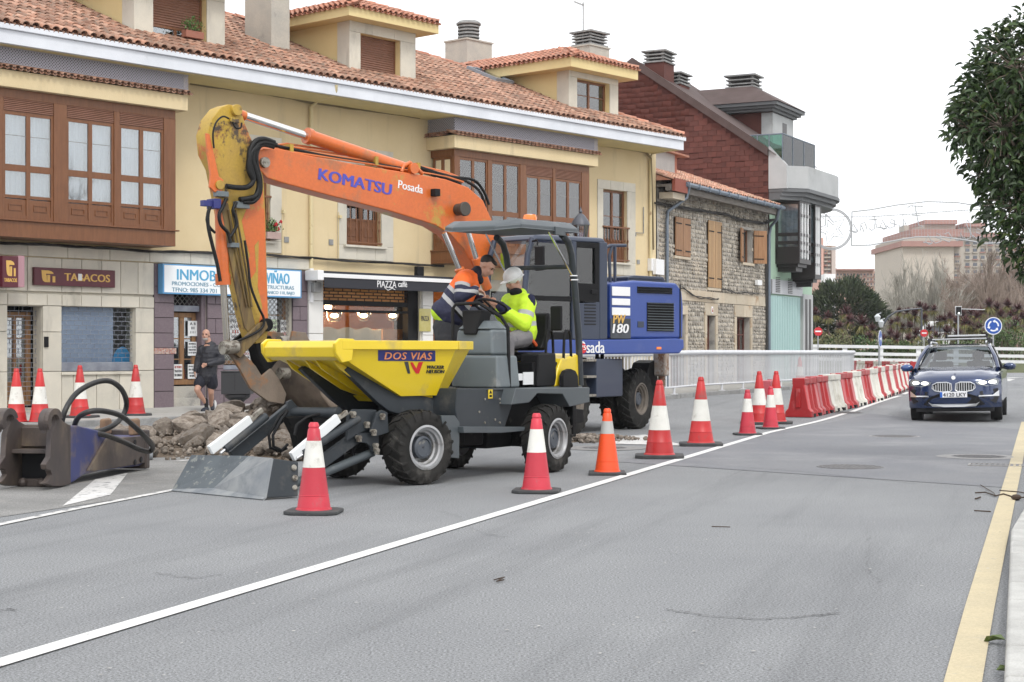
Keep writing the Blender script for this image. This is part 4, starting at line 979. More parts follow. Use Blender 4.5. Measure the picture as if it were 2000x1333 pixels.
text('TABACOS',m_gold,sg,(x0 + W_ * .1,ys_ - .001,z0 + H_ * .17),(1,0,0),(0,0,1),W_ * .8,H_ * .12,bold=.04)
# estate agent sign
ys_ = -.22; x0,x1 = fx(318,ys_),fx(589,ys_); z0,z1 = fz(318,574,ys_),fz(318,515,ys_)
m_bl = M('sky_blue_lettering',(.09,.36,.58),rough=.5); m_bl2 = M('grey_blue_lettering',(.15,.3,.4),rough=.5)
sg = empty('agency_sign',F.mat(),'long white light box sign with blue INMOBILIARIA VIÑAO lettering','sign')
q = MB(); q.box(x0,x1,ys_,-.04,z0,z1); q.build('light_box',M('blue_sign_edge',(.1,.3,.55),rough=.5),sg,bevel=.005)
q = MB(); q.box(x0 + .04,x1 - .04,ys_ - .005,ys_ + .01,z0 + .035,z1 - .03); q.build('face',M('white_sign_face',(.82,.85,.87),rough=.4),sg)
W_,H_ = x1 - x0,z1 - z0; yy_ = ys_ - .007
def tx(px,col=0): return fx(px,yy_)
def rowtext(s,a,b,pa,pt,mat,bold=.02):
    """between pixels a..b, bottom/top fraction of the board"""
    text(s,mat,sg,(tx(a),yy_,z0 + H_ * pa),(1,0,0),(0,0,1),tx(b) - tx(a),H_ * (pt - pa),bold=bold)
rowtext('INMOBILIARIA',346,496,.48,.84,m_bl,.03); rowtext('VIÑAO',520,565,.48,.95,m_bl,.03)
rowtext('PROMOCIONES - CONSTRUCCIONES Y ESTRUCTURAS',336,574,.29,.42,m_bl2,.02)
rowtext('TFNO: 985 334 701',336,423,.08,.22,m_bl2); rowtext('AVDA. HISPANO BRITANICO 110, BAJO',452,575,.08,.22,m_bl2)
# ================================================================ stone house
m_rub = M('rubble_stone',(.4,.36,.3),(.3,.27,.23),sc=3,rough=.95,bump=.8,bs=40,rnd=.38,grain=.2,gs=40,dirt=(.5,.43,.34),dsc=.9,dth=.52,dw=.2,d2=(.4,.25,.16),d2s=1.6,d2t=.66)
m_mort = M('lime_mortar',(.42,.4,.36),(.33,.31,.28),sc=2,rough=.95,bump=.5,bs=50,dirt=(.2,.19,.18),dsc=.7,dth=.55)
m_dress = M('dressed_sandstone',(.46,.38,.28),(.52,.46,.36),sc=1.5,rough=.9,bump=.5,bs=40,rnd=.1,grain=.12,gs=50,dirt=(.34,.22,.13),dsc=1,dth=.6)
m_shw = M('shutter_wood',(.32,.17,.08),(.26,.13,.06),sc=2,rough=.6,sx=(9,9,1),rnd=.1)
m_shw2 = M('pale_shutter_wood',(.4,.25,.12),(.34,.2,.09),sc=2,rough=.6,sx=(9,9,1),rnd=.08)
m_red = M('red_brown_wood',(.1,.03,.02),rough=.6)
m_beam = M('weathered_beam',(.2,.18,.16),(.13,.115,.1),sc=2,rough=.8,sx=(1,8,8))
m_zinc = M('blue_grey_zinc',(.14,.17,.21),(.18,.21,.25),sc=3,rough=.5,metal=.3)
B = Fr(4.46,50.7,62.6)
sh = empty('stone_house',B.mat(),'small two storey rubble stone house with wooden shutters and tiled roof','house')
def bz(px,py,y=0): return B.Y(px,py,y)[1]
def bx(px,y=0): return B.Y(px,600,y)[0]
XE = bx(1501); g0 = .12; ZEB = bz(1400,384,-.0)
hol = {'w1': (bx(1316.5),bx(1345),bz(1330,501),bz(1330,426)),'w2': (bx(1381),bx(1406.5),bz(1395,563),bz(1395,433)),'w3': (bx(1449),bx(1470),bz(1460,514),bz(1460,449)),
       'd1': (bx(1380),bx(1397),g0,bz(1390,617)),'d2': (bx(1438),bx(1465),g0,bz(1450,620)),'d0': (bx(1310),bx(1338),g0,bz(1330,615))}
mb = MB(); wall(mb,0,XE,-.3,ZEB + .3,list(hol.values()),.02,.4); mb.box(0,.3,.43,8,-.3,ZEB + .3); mb.box(XE - .3,XE,.43,8,-.3,ZEB + .3); mb.box(.3,XE - .3,.9,1,0,ZEB); mb.build('mortar_wall',m_mort,sh)
# rubble stones: jittered cells, each a chamfered irregular block
q = MB(); hs = [(a - .0,b + .0,c,d) for a,b,c,d in hol.values()]
z = 0
led = (bz(1340,588),bz(1340,566)); 
rr = random.Random(4)
while z < ZEB + .15:
    h = rr.uniform(.085,.16); x = rr.uniform(-.1,0)
    while x < XE:
        w = rr.uniform(.1,.26); cx,cz = x + w / 2,z + h / 2
        bad = any(a - .2 < cx < b + .2 and c - .16 < cz < d + .18 for a,b,c,d in (hol['d0'],hol['d1'],hol['d2'])) or any(a - .03 < cx < b + .03 and c - .05 < cz < d + .05 for a,b,c,d in (hol['w1'],hol['w2'],hol['w3'])) or led[0] - .03 < cz < led[1] + .03
        if not bad and 0 <= x and x + w < XE:
            n = 6; t = rr.uniform(.02,.05); P = []
            for i in range(n):
                a = 2 * pi * (i + rr.uniform(-.28,.28)) / n; P.append((cx + cos(a) * w * .56 * rr.uniform(.82,1),cz + sin(a) * h * .58 * rr.uniform(.85,1.05)))
            v = [(p[0],.03,p[1]) for p in P] + [(cx + (p[0] - cx) * .72,.02 - t,cz + (p[1] - cz) * .72) for p in P]
            q.add(v,[(i,(i + 1) % n,n + (i + 1) % n,n + i) for i in range(n)] + [tuple(range(n,2 * n))])
        x += w
    z += h
q.build('rubble_stones',m_rub,sh,kind='stuff')
def stones(x0,x1,z0,z1,n,vert=True,t=.05):
    for i in range(n):
        a = (x0,x1,z0 + (z1 - z0) * i / n,z0 + (z1 - z0) * (i + 1) / n) if vert else (x0 + (x1 - x0) * i / n,x0 + (x1 - x0) * (i + 1) / n,z0,z1)
        panel('dressed_stone',*a,m_dress,.02,t,.004,.01,par=sh)
for k in ('d0','d1','d2'):
    a,b,c_,d_ = hol[k]; stones(a - .2,a,c_,d_,4); stones(b,b + .2,c_,d_,4); stones(a - .2,b + .2,d_,d_ + (.42 if k != 'd0' else .3),1 if k == 'd1' else 2,False)
stones(-.0,XE,led[0],led[1],9,False,.06)
for k in ('w1','w2','w3'): a,b,c_,d_ = hol[k]; stones(a - .06,b + .06,c_ - .1,c_,1,False,.08)
# doors with glazing bars
def gdoor(o,par,mat,nx,nz):
    e = MB(); x0,x1,z0,z1 = o; y = .22; e.box(x0,x0 + .08,y,y + .06,z0,z1); e.box(x1 - .08,x1,y,y + .06,z0,z1); e.box(x0 + .08,x1 - .08,y,y + .06,z1 - .08,z1); e.box(x0 + .08,x1 - .08,y,y + .06,z0,z0 + .3)
    dd = e.build('door',mat,par)
    for i in range(1,nx): e = MB(); x = x0 + .08 + (x1 - x0 - .16) * i / nx; e.box(x - .02,x + .02,y - .01,y + .05,z0 + .3,z1 - .08); e.build('glazing_bar',mat,dd)
    for i in range(1,nz): e = MB(); z = z0 + .3 + (z1 - z0 - .38) * i / nz; e.box(x0 + .08,x1 - .08,y - .006,y + .046,z - .02,z + .02); e.build('glazing_bar',mat,dd)
    e = MB(); e.box(x0 + .08,x1 - .08,y + .03,y + .036,z0 + .3,z1 - .08); e.build('pane',m_gls2,dd)
gdoor(hol['d1'],sh,m_red,2,5); gdoor(hol['d2'],sh,m_red,3,4); gdoor(hol['d0'],sh,m_red,2,4)
x0,z1 = B.Y(1391,605,-.04); pl = empty('house_number_plate',B.mat(),'small white plate with a red 6 above the stone house door','sign'); e = MB(); e.box(x0 - .07,x0 + .07,-.05,-.035,z1 - .13,z1 + .1); e.build('plate',m_wpl,pl); text('6',m_redink,pl,(x0 - .035,-.054,z1 - .09),(1,0,0),(0,0,1),.07,.14,bold=.03)
# shutters
def leaf(o,hinge,w,ang_,mat,n=3):
    z0,z1 = o[2],o[3]; e = empty('shutter'); e.parent = sh; e.matrix_basis = T(hinge,-.03,0) @ RZ(ang_)
    for i in range(n):
        q = MB(); q.cbox(w * i / n * 1.0,w * (i + 1) / n,-.04,0,z0,z1,.008); q.build('board',mat,e)
    q = MB(); sg_ = 1 if w > 0 else -1
    for zz in (z0 + (z1 - z0) * .14,z0 + (z1 - z0) * .84): q.box(min(.0,w * .75),max(0,w * .75),-.052,-.041,zz - .018,zz + .018)
    q.build('strap_hinge',m_black,e)
a,b,c_,d_ = hol['w1']; leaf(hol['w1'],a,(b - a) / 2 - .01,0,m_shw); leaf(hol['w1'],b,-((b - a) / 2 - .01),0,m_shw)
a,b,c_,d_ = hol['w2']; leaf(hol['w2'],a,(b - a) / 2 - .01,0,m_shw2); leaf(hol['w2'],b,-((b - a) / 2 - .01),0,m_shw2)
a,b,c_,d_ = hol['w3']; leaf(hol['w3'],a - .02,-(b - a) / 2 * .95,12,m_shw); leaf(hol['w3'],b + .02,(b - a) / 2 * .95,-38,m_shw)
casement(hol['w3'],.2,sh,n=2,bars=(),panel_h=0,cur=True,fr=.06)
# roof
ZG = bz(1330,355,-.55); XA,XB = -.1,bx(1530,-.6); PB = .36
e = MB(); e.add([(XA,-.5,ZG),(XB,-.5,ZG),(XB,4.2,ZG + 4.7 * PB),(XA,4.2,ZG + 4.7 * PB),(XA,8.9,ZG),(XB,8.9,ZG)],[(0,1,2,3),(3,2,5,4),(1,5,2),(0,3,4)])
sroof = e.build('roof',m_tile2,sh)
TILEB = tile(.088,.07,.42,4)
ms,chh = [],[]
Mb_ = T(XA,-.56,ZG - .01) @ RX(math.degrees(math.atan(PB)))
m_tile3 = M('sunbleached_clay_tile',(.52,.24,.15),(.5,.32,.24),sc=3,rough=.9,rnd=.25,dirt=(.28,.22,.16),dsc=2.2,dth=.5,dw=.2,d2=(.26,.28,.16),d2s=1.2,d2t=.66)
for i in range(int((XB - XA) / .215)):
    for j in range(14):
        ms.append(Mb_ @ T(.05 + i * .215 + random.uniform(-.01,.01),j * .35 + random.uniform(-.02,.02),.02) @ RZ(random.uniform(-2,2))); chh.append(Mb_ @ T(.157 + i * .215,j * .35 - .02,.045) @ RY(180))
pieces('roof_tile',TILEB,ms,m_tile3,sroof,limit=120,smooth=50); joined('channel_tiles',tile(.07,.088,.42,4),chh,m_tile3,sroof,50)
e = MB(); e.tube([(XA + .9,-.62,ZG - .06),(XB,-.62,ZG - .06)],.075,8); gt = e.build('gutter',m_zinc,sh)
for i in range(11): e = MB(); x = XA + 1 + i * (XB - XA - 1.1) / 10.5; e.box(x,x + .03,-.71,-.54,ZG - .15,ZG + .02); e.build('gutter_bracket',m_zinc,gt)
e = MB(); e.box(XA,XB - .1,-.5,-.3,ZG - .32,ZG - .12); e.box(XA,XB - .1,-.3,.0,ZG - .2,ZG - .12); e.build('eaves_beam',m_beam,sh)
e = MB(); e.box(XA,.95,-.62,-.52,ZG - .34,ZG + .05); e.build('red_eaves_board',M('rust_red_board',(.24,.06,.035),rough=.7),sh)
e = MB(); e.box(XA + .1,1.0,-.5,-.05,ZG - .55,ZG - .36); e.build('corbel',m_dress,sh)
def pipeB(pts,r,mat,nm='drainpipe'): e = MB(); e.tube(pts,r,8); e.build(nm,mat,sh,smooth=60)
pipeB([(1.15,-.6,ZG - .1),(1.15,-.5,ZG - .45),(.55,-.12,ZG - .9),(bx(1297),-.1,ZG - 1.2),(bx(1297),-.1,.2)],.055,m_zinc)
pipeB([(XB - .45,-.6,ZG - .1),(XB - .45,-.5,ZG - .5),(XE - .15,-.14,ZG - .7),(XE - .22,-.1,ZG - 1),(XE - .22,-.1,.2)],.055,m_zinc)
for dxx in (.08,.17,.24): pipeB([(XE - .22 - dxx,-.05,ZG - 1),(XE - .22 - dxx,-.06,3.2),(XE - .2 - dxx * .6,-.06,2.6),(XE - .25 - dxx,-.06,.2)],.022,m_cable,'wall_conduit')
def bcab(pts,r,label,n=3):
    q = MB()
    for k in range(n):
        P = []
        for a,b in zip(pts,pts[1:]):
            for i in range(7):
                px = a[0] + (b[0] - a[0]) * i / 7; py = a[1] + (b[1] - a[1]) * i / 7; x,z = B.Y(px,py,-.08)
                P.append((x,-.08 - k * r,z + .03 * sin(px * .16 + k * 2)))
        q.tube(P,r,5)
    o = q.build('wall_cable',m_cable,None,label=label,cat='cable',smooth=60); o.matrix_basis = B.mat()
bcab([(1279,396),(1300,401),(1360,411),(1420,420),(1440,429),(1490,437),(1512,428)],.03,'thick twisted black cable bundle under the eaves of the stone house')
bcab([(1331,562),(1352,576),(1372,583),(1408,584)],.016,'black cable drooping over the ledge at the left of the stone house',2)
bcab([(1410,565),(1440,572),(1490,574)],.014,'thin black cable along the ledge at the right of the stone house',2)
bcab([(1409,440),(1410,500),(1410,583)],.014,'vertical black cable beside the tall closed shutters',1)
for px0,px1,py0,py1,nm,lb in ((1280,1296,506,538,'meter_box','white meter box at the left corner of the stone house'),(1479,1487,547,558,'meter_box','small white box low on the right corner of the stone house')):
    x0,z1 = B.Y(px0,py0,-.15); x1,z0 = B.Y(px1,py1,-.15); e = MB(); e.box(x0,x1,-.18,-.06,z0,z1); o = e.build(nm,m_wpl,None,bevel=.01,label=lb,cat='meter box'); o.matrix_basis = B.mat()
x0,z0 = B.Y(1310,328,1.2); x1,z1 = B.Y(1322,300,1.2)
e = MB(); e.box(x0,x1,1.2,1.7,z0 - .6,z1); e.build('brick_chimney',M('red_brick',(.35,.12,.08),(.42,.18,.12),sc=12,rough=.9),sh)
e = MB(); e.box(0,x0 + .1,1.1,2.6,z0 - .6,z1 - .1); st_ = e.build('roof_hatch',M('weathered_grey_boards',(.4,.38,.36),(.28,.27,.26),sc=3,rough=.9,sx=(10,10,.6)),sh)
q = MB(); q.box(-.1,x1 + .5,.95,2.9,z1 - .1,z1 - .04); o_ = q.build('hatch_roof',m_tile2,sh)
# ================================================================ green building with shingled gable
A_ = B.wld(XE + .02,0); Gf = Fr(A_[0],A_[1],62.6)
gb = empty('green_building',Gf.mat(),'modern green and grey building with brown shingled gable, dark bay windows and curved balcony','building')
m_shin = M('brown_shingle',(.1,.034,.026),(.125,.042,.032),sc=2,rough=.9,rnd=.17,grain=.1,gs=60)
m_rfs = M('dark_roof_shingle',(.075,.05,.045),(.095,.065,.06),sc=2,rough=.85,grain=.1)
m_gr = M('pale_green_render',(.36,.5,.38),(.33,.47,.36),sc=.8,rough=.8)
m_grey = M('grey_stone_cladding',(.45,.46,.46),(.4,.41,.41),sc=1.2,rough=.8,rnd=.05,dirt=(.33,.33,.32),dsc=1.2,dth=.6)
m_dk = M('dark_brown_metal',(.035,.03,.03),rough=.4,metal=.2)
m_crn = M('dark_grey_moulding',(.12,.125,.13),rough=.6)
def gz(px,py,y=0): return Gf.Y(px,py,y)[1]
def gx(px,y=0): return Gf.Y(px,600,y)[0]
GE = gx(1585)
# gable wall on local plane x=0; y into the block
zr_edge = CAMZ + (HY - 292) / FPX * A_[1]
yy0,zz0 = Gf.X(1504,292,0); yA,zA = Gf.X(1237,118,0)
pit = (zA - zz0) / (yA - yy0); DEP = yA * 2
mb = MB(); mb.add([(0,0,0),(0,DEP,0),(0,DEP,zz0),(0,yA,zA),(0,yy0,zz0),(0,0,zz0 - .02)],[(0,5,4,3,2,1)]); mb.add([(.02,0,0),(GE,0,0),(GE,DEP,0),(.02,DEP,0),(.02,0,zz0 - 1.5),(GE,0,zz0 - 1.5),(GE,DEP,zz0 - 1.5),(.02,DEP,zz0 - 1.5)],[(0,1,5,4),(1,2,6,5),(2,3,7,6),(4,5,6,7)])
mb.build('gable_wall',M('gable_backing',(.07,.02,.015),rough=.9),gb)
mb = MB(); mb.add([(-.12,-.3,zz0 - .3 * pit),(GE,-.3,zz0 - .3 * pit),(GE,yA,zA + .02),(-.12,yA,zA + .02),(GE,DEP,zz0),(-.12,DEP,zz0)],[(0,1,2,3),(3,2,4,5)]); groof = mb.build('roof',m_rfs,gb)
# verge strip
mb = MB(); mb.hexa([(-.14,0,zz0 - .24),(.0,0,zz0 - .24),(.0,0,zz0 + .06),(-.14,0,zz0 + .06),(-.14,yA,zA - .24),(0,yA,zA - .24),(0,yA,zA + .08),(-.14,yA,zA + .08)]); mb.hexa([(-.14,yA,zA - .24),(.0,yA,zA - .24),(.0,yA,zA + .08),(-.14,yA,zA + .08),(-.14,DEP,zz0 - .24),(0,DEP,zz0 - .24),(0,DEP,zz0 + .06),(-.14,DEP,zz0 + .06)]); mb.build('verge',m_rfs,gb)
# shingles
ms = []; zlo = 4.0; z = zlo; j = 0; SW,SH_ = .36,.2
ST = MB(); ST.add([(-.018,0,0),(-.018,SW - .012,0),(-.006,SW - .012,SH_ + .05),(-.006,0,SH_ + .05),(0,0,0),(0,SW - .012,0)],[(0,3,2,1),(0,1,5,4),(0,4,3)])
rr = random.Random(9)
while z < zA - .25:
    y = (j % 2) * SW / 2 + .02
    while y < DEP - .3:
        top = zz0 + min(y,DEP - y) * pit if True else 0
        ok = z + SH_ + .06 < (zz0 + (y) * pit if y < yA else zA - (y + SW - yA) * pit) - .1
        if ok:
            lift = (z - zlo) > 1.0 and rr.random() < .12
            ms.append(T(-.004,y,z - (.03 if lift else 0)) @ RY(4 if lift else .6))
        y += SW
    z += SH_; j += 1
pieces('shingle',ST,ms,m_shin,gb,limit=300)
# chimneys on the slope (seen above the verge)
def gch(px0,px1,ytop,ycap,lx,ly,n=3,w=None):
    x0 = lx; y1,zt = Gf.X(px0,ytop,lx); y0,_ = Gf.X(px1,ytop,lx)
    q = MB(); q.box(lx,lx + 1.0,y0,y1,zt - 2,zt); e = q.build('chimney_stack',m_shin,gb); 
    vent_cap(e,lx + .5,(y0 + y1) / 2,zt,1.1,y1 - y0 + .1,n,m_slate,.13)
gch(1259,1297,124,106,.25,0,2); gch(1300,1328,166,148,1.6,0,2)
# set-back upper dormer block with dark hipped roof
x0_,x1_ = .9,4.6
yb0,zb0 = Gf.X(1505,228,1.0)
mb = MB(); d0 = 1.0
ydf = 1.0   # front plane
xa,za_ = Gf.Y(1507,224,ydf); xb2,_ = Gf.Y(1538,224,ydf)
mb.box(xa,xb2 + .6,ydf,ydf + 5,zz0 - .5,gz(1520,224,ydf)); up = mb.build('upper_block',m_shin,gb)
mb = MB(); mb.box(xa - .02,xa + .0,ydf - .0,ydf + .4,zz0 - .5,gz(1520,225,ydf)); mb.cbox(xa + .002,xb2 + .6,ydf - .05,ydf - .002,zz0 - .5,gz(1520,225,ydf)); mb.build('grey_facing',m_grey,up)
q = MB(); q.box(gx(1526,ydf),gx(1534,ydf),ydf - .06,ydf - .052,gz(1530,281,ydf),gz(1530,242,ydf)); q.build('window',m_dk,up)
zt = gz(1520,224,ydf)
for i,(ov,h0,h1) in enumerate(((.15,0,.1),(.28,.1,.2),(.4,.2,.32))): q = MB(); q.box(xa - ov - .2,xb2 + .6 + ov,ydf - ov,ydf + 5.3,zt + h0,zt + h1); q.build('cornice_moulding',m_crn,up)
zc = zt + .33; X0,X1 = xa - .65,xb2 + 1.05; Y0,Y1 = ydf - .45,ydf + 5.5; hh = .85; ins = 1.5
mb = MB(); mb.add([(X0,Y0,zc),(X1,Y0,zc),(X1,Y1,zc),(X0,Y1,zc),(X0 + ins,Y0 + ins,zc + hh),(X1 - ins * .5,Y0 + ins,zc + hh),(X1 - ins * .5,Y1 - .5,zc + hh),(X0 + ins,Y1 - .5,zc + hh)],[(0,1,5,4),(1,2,6,5),(2,3,7,6),(3,0,4,7),(4,5,6,7)]); mb.build('upper_roof',m_rfs,up)
y1c,zcc = Gf.X(1418,176,X0 + ins + .2); y0c,_ = Gf.X(1475,176,X0 + ins + .2)
vent_cap(up,X0 + ins + .6,(y0c + y1c) / 2,zc + hh,1.0,y1c - y0c,2,m_slate,.16)
# front: upper parapet, curved balcony, mouldings
zpt = gz(1506,358,0)
def curve_band(name,x0,x1,d,z0,z1,mat,par,n=14,yb_=0):
    """slab whose front bulges: straight flank then rounded end"""
    P = [(x0,yb_),(x0,-.55 * d / 1.3)]
    for i in range(n + 1):
        t = i / n; P.append((x0 + .75 + (x1 - x0 - .75) * t,-d * (1 - .0) * (1 - max(0,(t - .55) / .45) ** 2.2 * .95) if t > 0 else -d))
    P.append((x1,yb_))
    q = MB(); q.prism(P,z0,z1,'z'); return q.build(name,mat,par,smooth=35)
XC = Gf.Y(1637,400,-.6)[0]
z1p = gz(1565,322,-1.2); zb1 = gz(1562,366,-1.2)
curve_band('balcony_parapet',.02,XC,1.25,zb1 + .02,z1p + .0,m_grey,gb)
for i,(dd,a,b) in enumerate(((1.3,-.12,0),(1.15,-.26,-.12),(1.0,-.4,-.26))): curve_band('balcony_moulding',.02 if i else .0,XC - .04 * i,dd,zb1 + a,zb1 + b,m_crn,gb)
mb = MB(); P = [(0,0,zb1 + .02),(-0,-.66,zb1 + .02),(0,-.66,z1p),(0,-.0,z1p),(0,yy0,zz0 + .05),(0,1.2,zz0)]
mb.prism([(-.68,zb1 + .0),(0,zb1),(.0,zz0 + .1),(-.05,zz0 + .1),(-.68,z1p + .02)],-.02,.16,'x'); mb.build('raked_parapet',m_grey,gb)
# glass balustrade
zg0 = z1p; zg1 = gz(1540,281,.2)
gX,gY = gx(1528,-.5),gx(1590,-.5)
mb = MB(); mb.box(gX,gX + .02,-.5,.9,zz0 - .6,zg1); mb.box(gX + .02,gY,-.52,-.5,zz0 - .6,zg1); mb.build('balustrade_glass',glass('green_glass',(.45,.72,.62),.6,1.5,.05),gb)
mb = MB(); mb.tube([(gX,.95,zg1),(gX,-.52,zg1),(gY,-.52,zg1)],.025,8)
for p in ((gX,.9),(gX,.45),(gX,0),(gX,-.5),(gX * .7 + gY * .3,-.52),(gX * .35 + gY * .65,-.52),(gY,-.52)): mb.cyl((p[0],p[1],zz0 - .6),(p[0],p[1],zg1),.02,n=6)
mb.build('balustrade_rail',m_zinc,gb)
# facade below
mb = MB(); mb.box(.03,GE,-.02,.0,0,zb1 - .1); mb.build('green_facade',m_gr,gb)
def glass_bay(px0,px1,y,zt,zbm,par=gb):
    x0,x1 = gx(px0,y),gx(px1,y); q = MB(); e = empty('bay_window'); e.parent = par
    for xx in (x0,x1 - .07): q.box(xx,xx + .07,y,y + .07,zbm,zt)
    n = 5; hs = [zbm,zbm + (zt - zbm) * .16,zbm + (zt - zbm) * .3,zbm + (zt - zbm) * .44,zt - .5,zt]
    for z in hs: q.box(x0 + .07,x1 - .07,y + .001,y + .069,z - .05,z + .05)
    q.box(x0,x0 + .07,y + .07,-.02,zt - .1,zt); q.box(x0,x0 + .07,y + .07,-.02,zbm,zbm + .5)
    for z in hs[1:4]: q.box(x0 + .001,x0 + .069,y + .07,-.02,z - .06,z + .06)
    q.box(x0,x0 + .07,-.12,-.02,zbm,zt); q.build('bay_frame',m_dk,e)
    q = MB(); q.box(x0 + .03,x0 + .036,y + .07,-.12,zbm + .5,zt - .1); q.build('side_pane',m_gls,e)
    q = MB(); q.box(x0 + .07,x1 - .07,y + .03,y + .036,zbm + .1,zt - .05); q.build('front_pane',m_gls,e)
    for i in range(1,4): q = MB(); x = x0 + (x1 - x0) * i / 4; q.box(x - .02,x + .02,y - .01,y + .03,zbm + .05,zt - .05); q.build('mullion',m_wpl,e)
    q = MB(); q.grid([[(x0 + .15 + .03 * sin(i * 1.5),y + .1 + (-y - .2) * i / 20,z) for i in range(21)] for z in (zbm + .1,zt - .1)]); q.build('curtain',m_cur,e,smooth=180)
    q = MB(); q.grid([[(x0 + .15 + (x1 - x0 - .2) * i / 20,y + .16 + .02 * sin(i * 1.5),z) for i in range(21)] for z in (zbm + .1,zt - .1)]); q.build('curtain',M('teal_blind',(.3,.42,.42),rough=.7),e,smooth=180)
    q = MB(); q.box(x0,x1,y,-.02,zbm - .12,zbm - .0); q.box(x0 + .15,x1 - .15,y + .12,-.02,zbm - .24,zbm - .12); q.box(x0 + .3,x1 - .3,y + .24,-.02,zbm - .4,zbm - .24); q.build('bay_base',m_dk,e)
glass_bay(1562,1584,-.95,zb1 - .42,gz(1562,508,-.95))
glass_bay(1592,1604,-.95,zb1 - .42,gz(1600,540,-.95))
# shop front
z9 = gz(1540,568,-.03)
q = MB(); q.box(.05,gx(1562),-.12,-.02,gz(1506,574),gz(1506,546)); q.build('sign_band',M('silver_panel',(.42,.43,.45),rough=.4,metal=.3),gb)
for a,b in ((1509,1517),(1533,1541)):
    for i in range(9): q = MB(); zz = gz(1510,571) + i * .065; q.box(gx(a),gx(b),-.14,-.121,zz,zz + .03); q.build('louvre',m_dk,gb)
q = MB(); mt = M('pale_teal_roller',(.36,.52,.5),(.33,.48,.47),sc=2,rough=.4,sx=(30,1,.2))
q.box(.1,gx(1560),-.06,-.02,.2,gz(1506,577)); rs = q.build('shop_shutter',mt,gb)
xx = .2
while xx < gx(1559): q = MB(); q.box(xx,xx + .02,-.075,-.061,.2,gz(1506,578)); q.build('shutter_rib',mt,rs); xx += .2
text('Clinica',M('pale_lettering',(.6,.62,.64)),gb,(gx(1547),-.125,gz(1550,566)),(1,0,0),(0,0,1),gx(1560) - gx(1547),.2)
q = MB(); q.box(gx(1562),gx(1581),-.14,-.02,.2,gz(1563,575)); q.build('side_column',m_grey,gb)
for a,b in ((1566,1570),(1573,1577)): q = MB(); q.box(gx(a),gx(b),-.15,-.141,.25,gz(a,585)); q.build('column_slot',m_dk,gb)
# ================================================================ white railing on the kerb
m_wr = M('white_railing_paint',(.62,.63,.65),(.55,.56,.58),sc=3,rough=.4,dirt=(.45,.42,.36),dsc=3,dth=.68)
KP = [(.9,40.3),(3.99 + .1,42.95),(8.79 - .1,52.7),(12.4,60.0),(12.3,61.0),(11.3,62),(9,62.4)]
rl = empty('metal_railing',Matrix(),'long white metal railing with thin upright bars on the kerb','railing')
fine = []
for a,b in zip(KP,KP[1:]):
    n = max(1,int(sqrt((a[0] - b[0]) ** 2 + (a[1] - b[1]) ** 2) / .4))
    fine += [(a[0] + (b[0] - a[0]) * i / n,a[1] + (b[1] - a[1]) * i / n) for i in range(n)]
fine.append(KP[-1]); base = lambda y: H(y) + .13
q = MB(); q.tube([(x,y,base(y) + 1.06) for x,y in fine],.07,10); q.build('top_rail',m_wr,rl,smooth=60)
q = MB(); q.tube([(x,y,base(y) + .17) for x,y in fine],.03,6); q.build('bottom_rail',m_wr,rl,smooth=60)
L_ = 0; bars,feet = [],[]; nx,nf = 0,.5
for a,b in zip(fine,fine[1:]):
    s = sqrt((a[0] - b[0]) ** 2 + (a[1] - b[1]) ** 2)
    while nx < L_ + s: t = (nx - L_) / s; p = (a[0] + (b[0] - a[0]) * t,a[1] + (b[1] - a[1]) * t); bars.append((p,atan2(b[1] - a[1],b[0] - a[0]))); nx += .115
    while nf < L_ + s: t = (nf - L_) / s; feet.append((a[0] + (b[0] - a[0]) * t,a[1] + (b[1] - a[1]) * t)); nf += 2.0
    L_ += s
bt = MB(); bt.box(-.018,.018,-.008,.008,.17,1.03)
pieces('railing_bar',bt,[T(p[0],p[1],base(p[1])) @ Matrix.Rotation(a,4,'Z') for p,a in bars],m_wr,rl,limit=300)
for p in feet: q = MB(); q.cyl((p[0],p[1],base(p[1]) - .06),(p[0],p[1],base(p[1]) + .17),.035,n=8); q.box(p[0] - .09,p[0] + .09,p[1] - .09,p[1] + .09,base(p[1]) - .02,base(p[1]) + .0); q.build('railing_foot',m_wr,rl)
# ================================================================ dumper
m_dy = M('yellow_machine_paint',(.74,.54,.012),(.69,.5,.012),sc=1,rough=.35,coat=.3,dirt=(.4,.3,.1),dsc=2.6,dth=.56,dw=.25,grain=.06,d2=(.2,.15,.07),d2s=4,d2t=.67)
m_dgy = M('dark_grey_machine_paint',(.028,.034,.04),(.034,.04,.046),sc=2,rough=.5,coat=.0,spec=.35,dirt=(.13,.12,.105),dsc=3,dth=.54,dw=.3)
m_mgy = M('mid_grey_panel',(.07,.083,.09),(.06,.072,.08),sc=2,rough=.45,dirt=(.2,.2,.19),dsc=3,dth=.6,dw=.2)
m_lgy = M('grey_plastic_cowl',(.13,.155,.165),(.12,.14,.15),sc=2,rough=.5,dirt=(.25,.25,.24),dsc=2,dth=.6)
m_tyre = M('dusty_tyre_rubber',(.016,.016,.015),(.032,.03,.028),sc=3,rough=.85,spec=.2,bump=.3,bs=40,dirt=(.1,.095,.085),dsc=5,dth=.55,dw=.2)
m_rim = M('silver_rim',(.45,.46,.47),(.36,.36,.36),sc=4,rough=.4,metal=.55,dirt=(.2,.19,.17),dsc=5,dth=.58)
m_hub = M('dark_hub',(.07,.08,.095),rough=.5,dirt=(.2,.19,.17),dsc=9,dth=.6)
m_blkm = M('black_machine_metal',(.005,.005,.006),(.01,.01,.01),sc=4,rough=.6,spec=.15,dirt=(.04,.037,.034),dsc=6,dth=.6)
m_seat = M('black_vinyl',(.005,.005,.006),rough=.5,spec=.2)
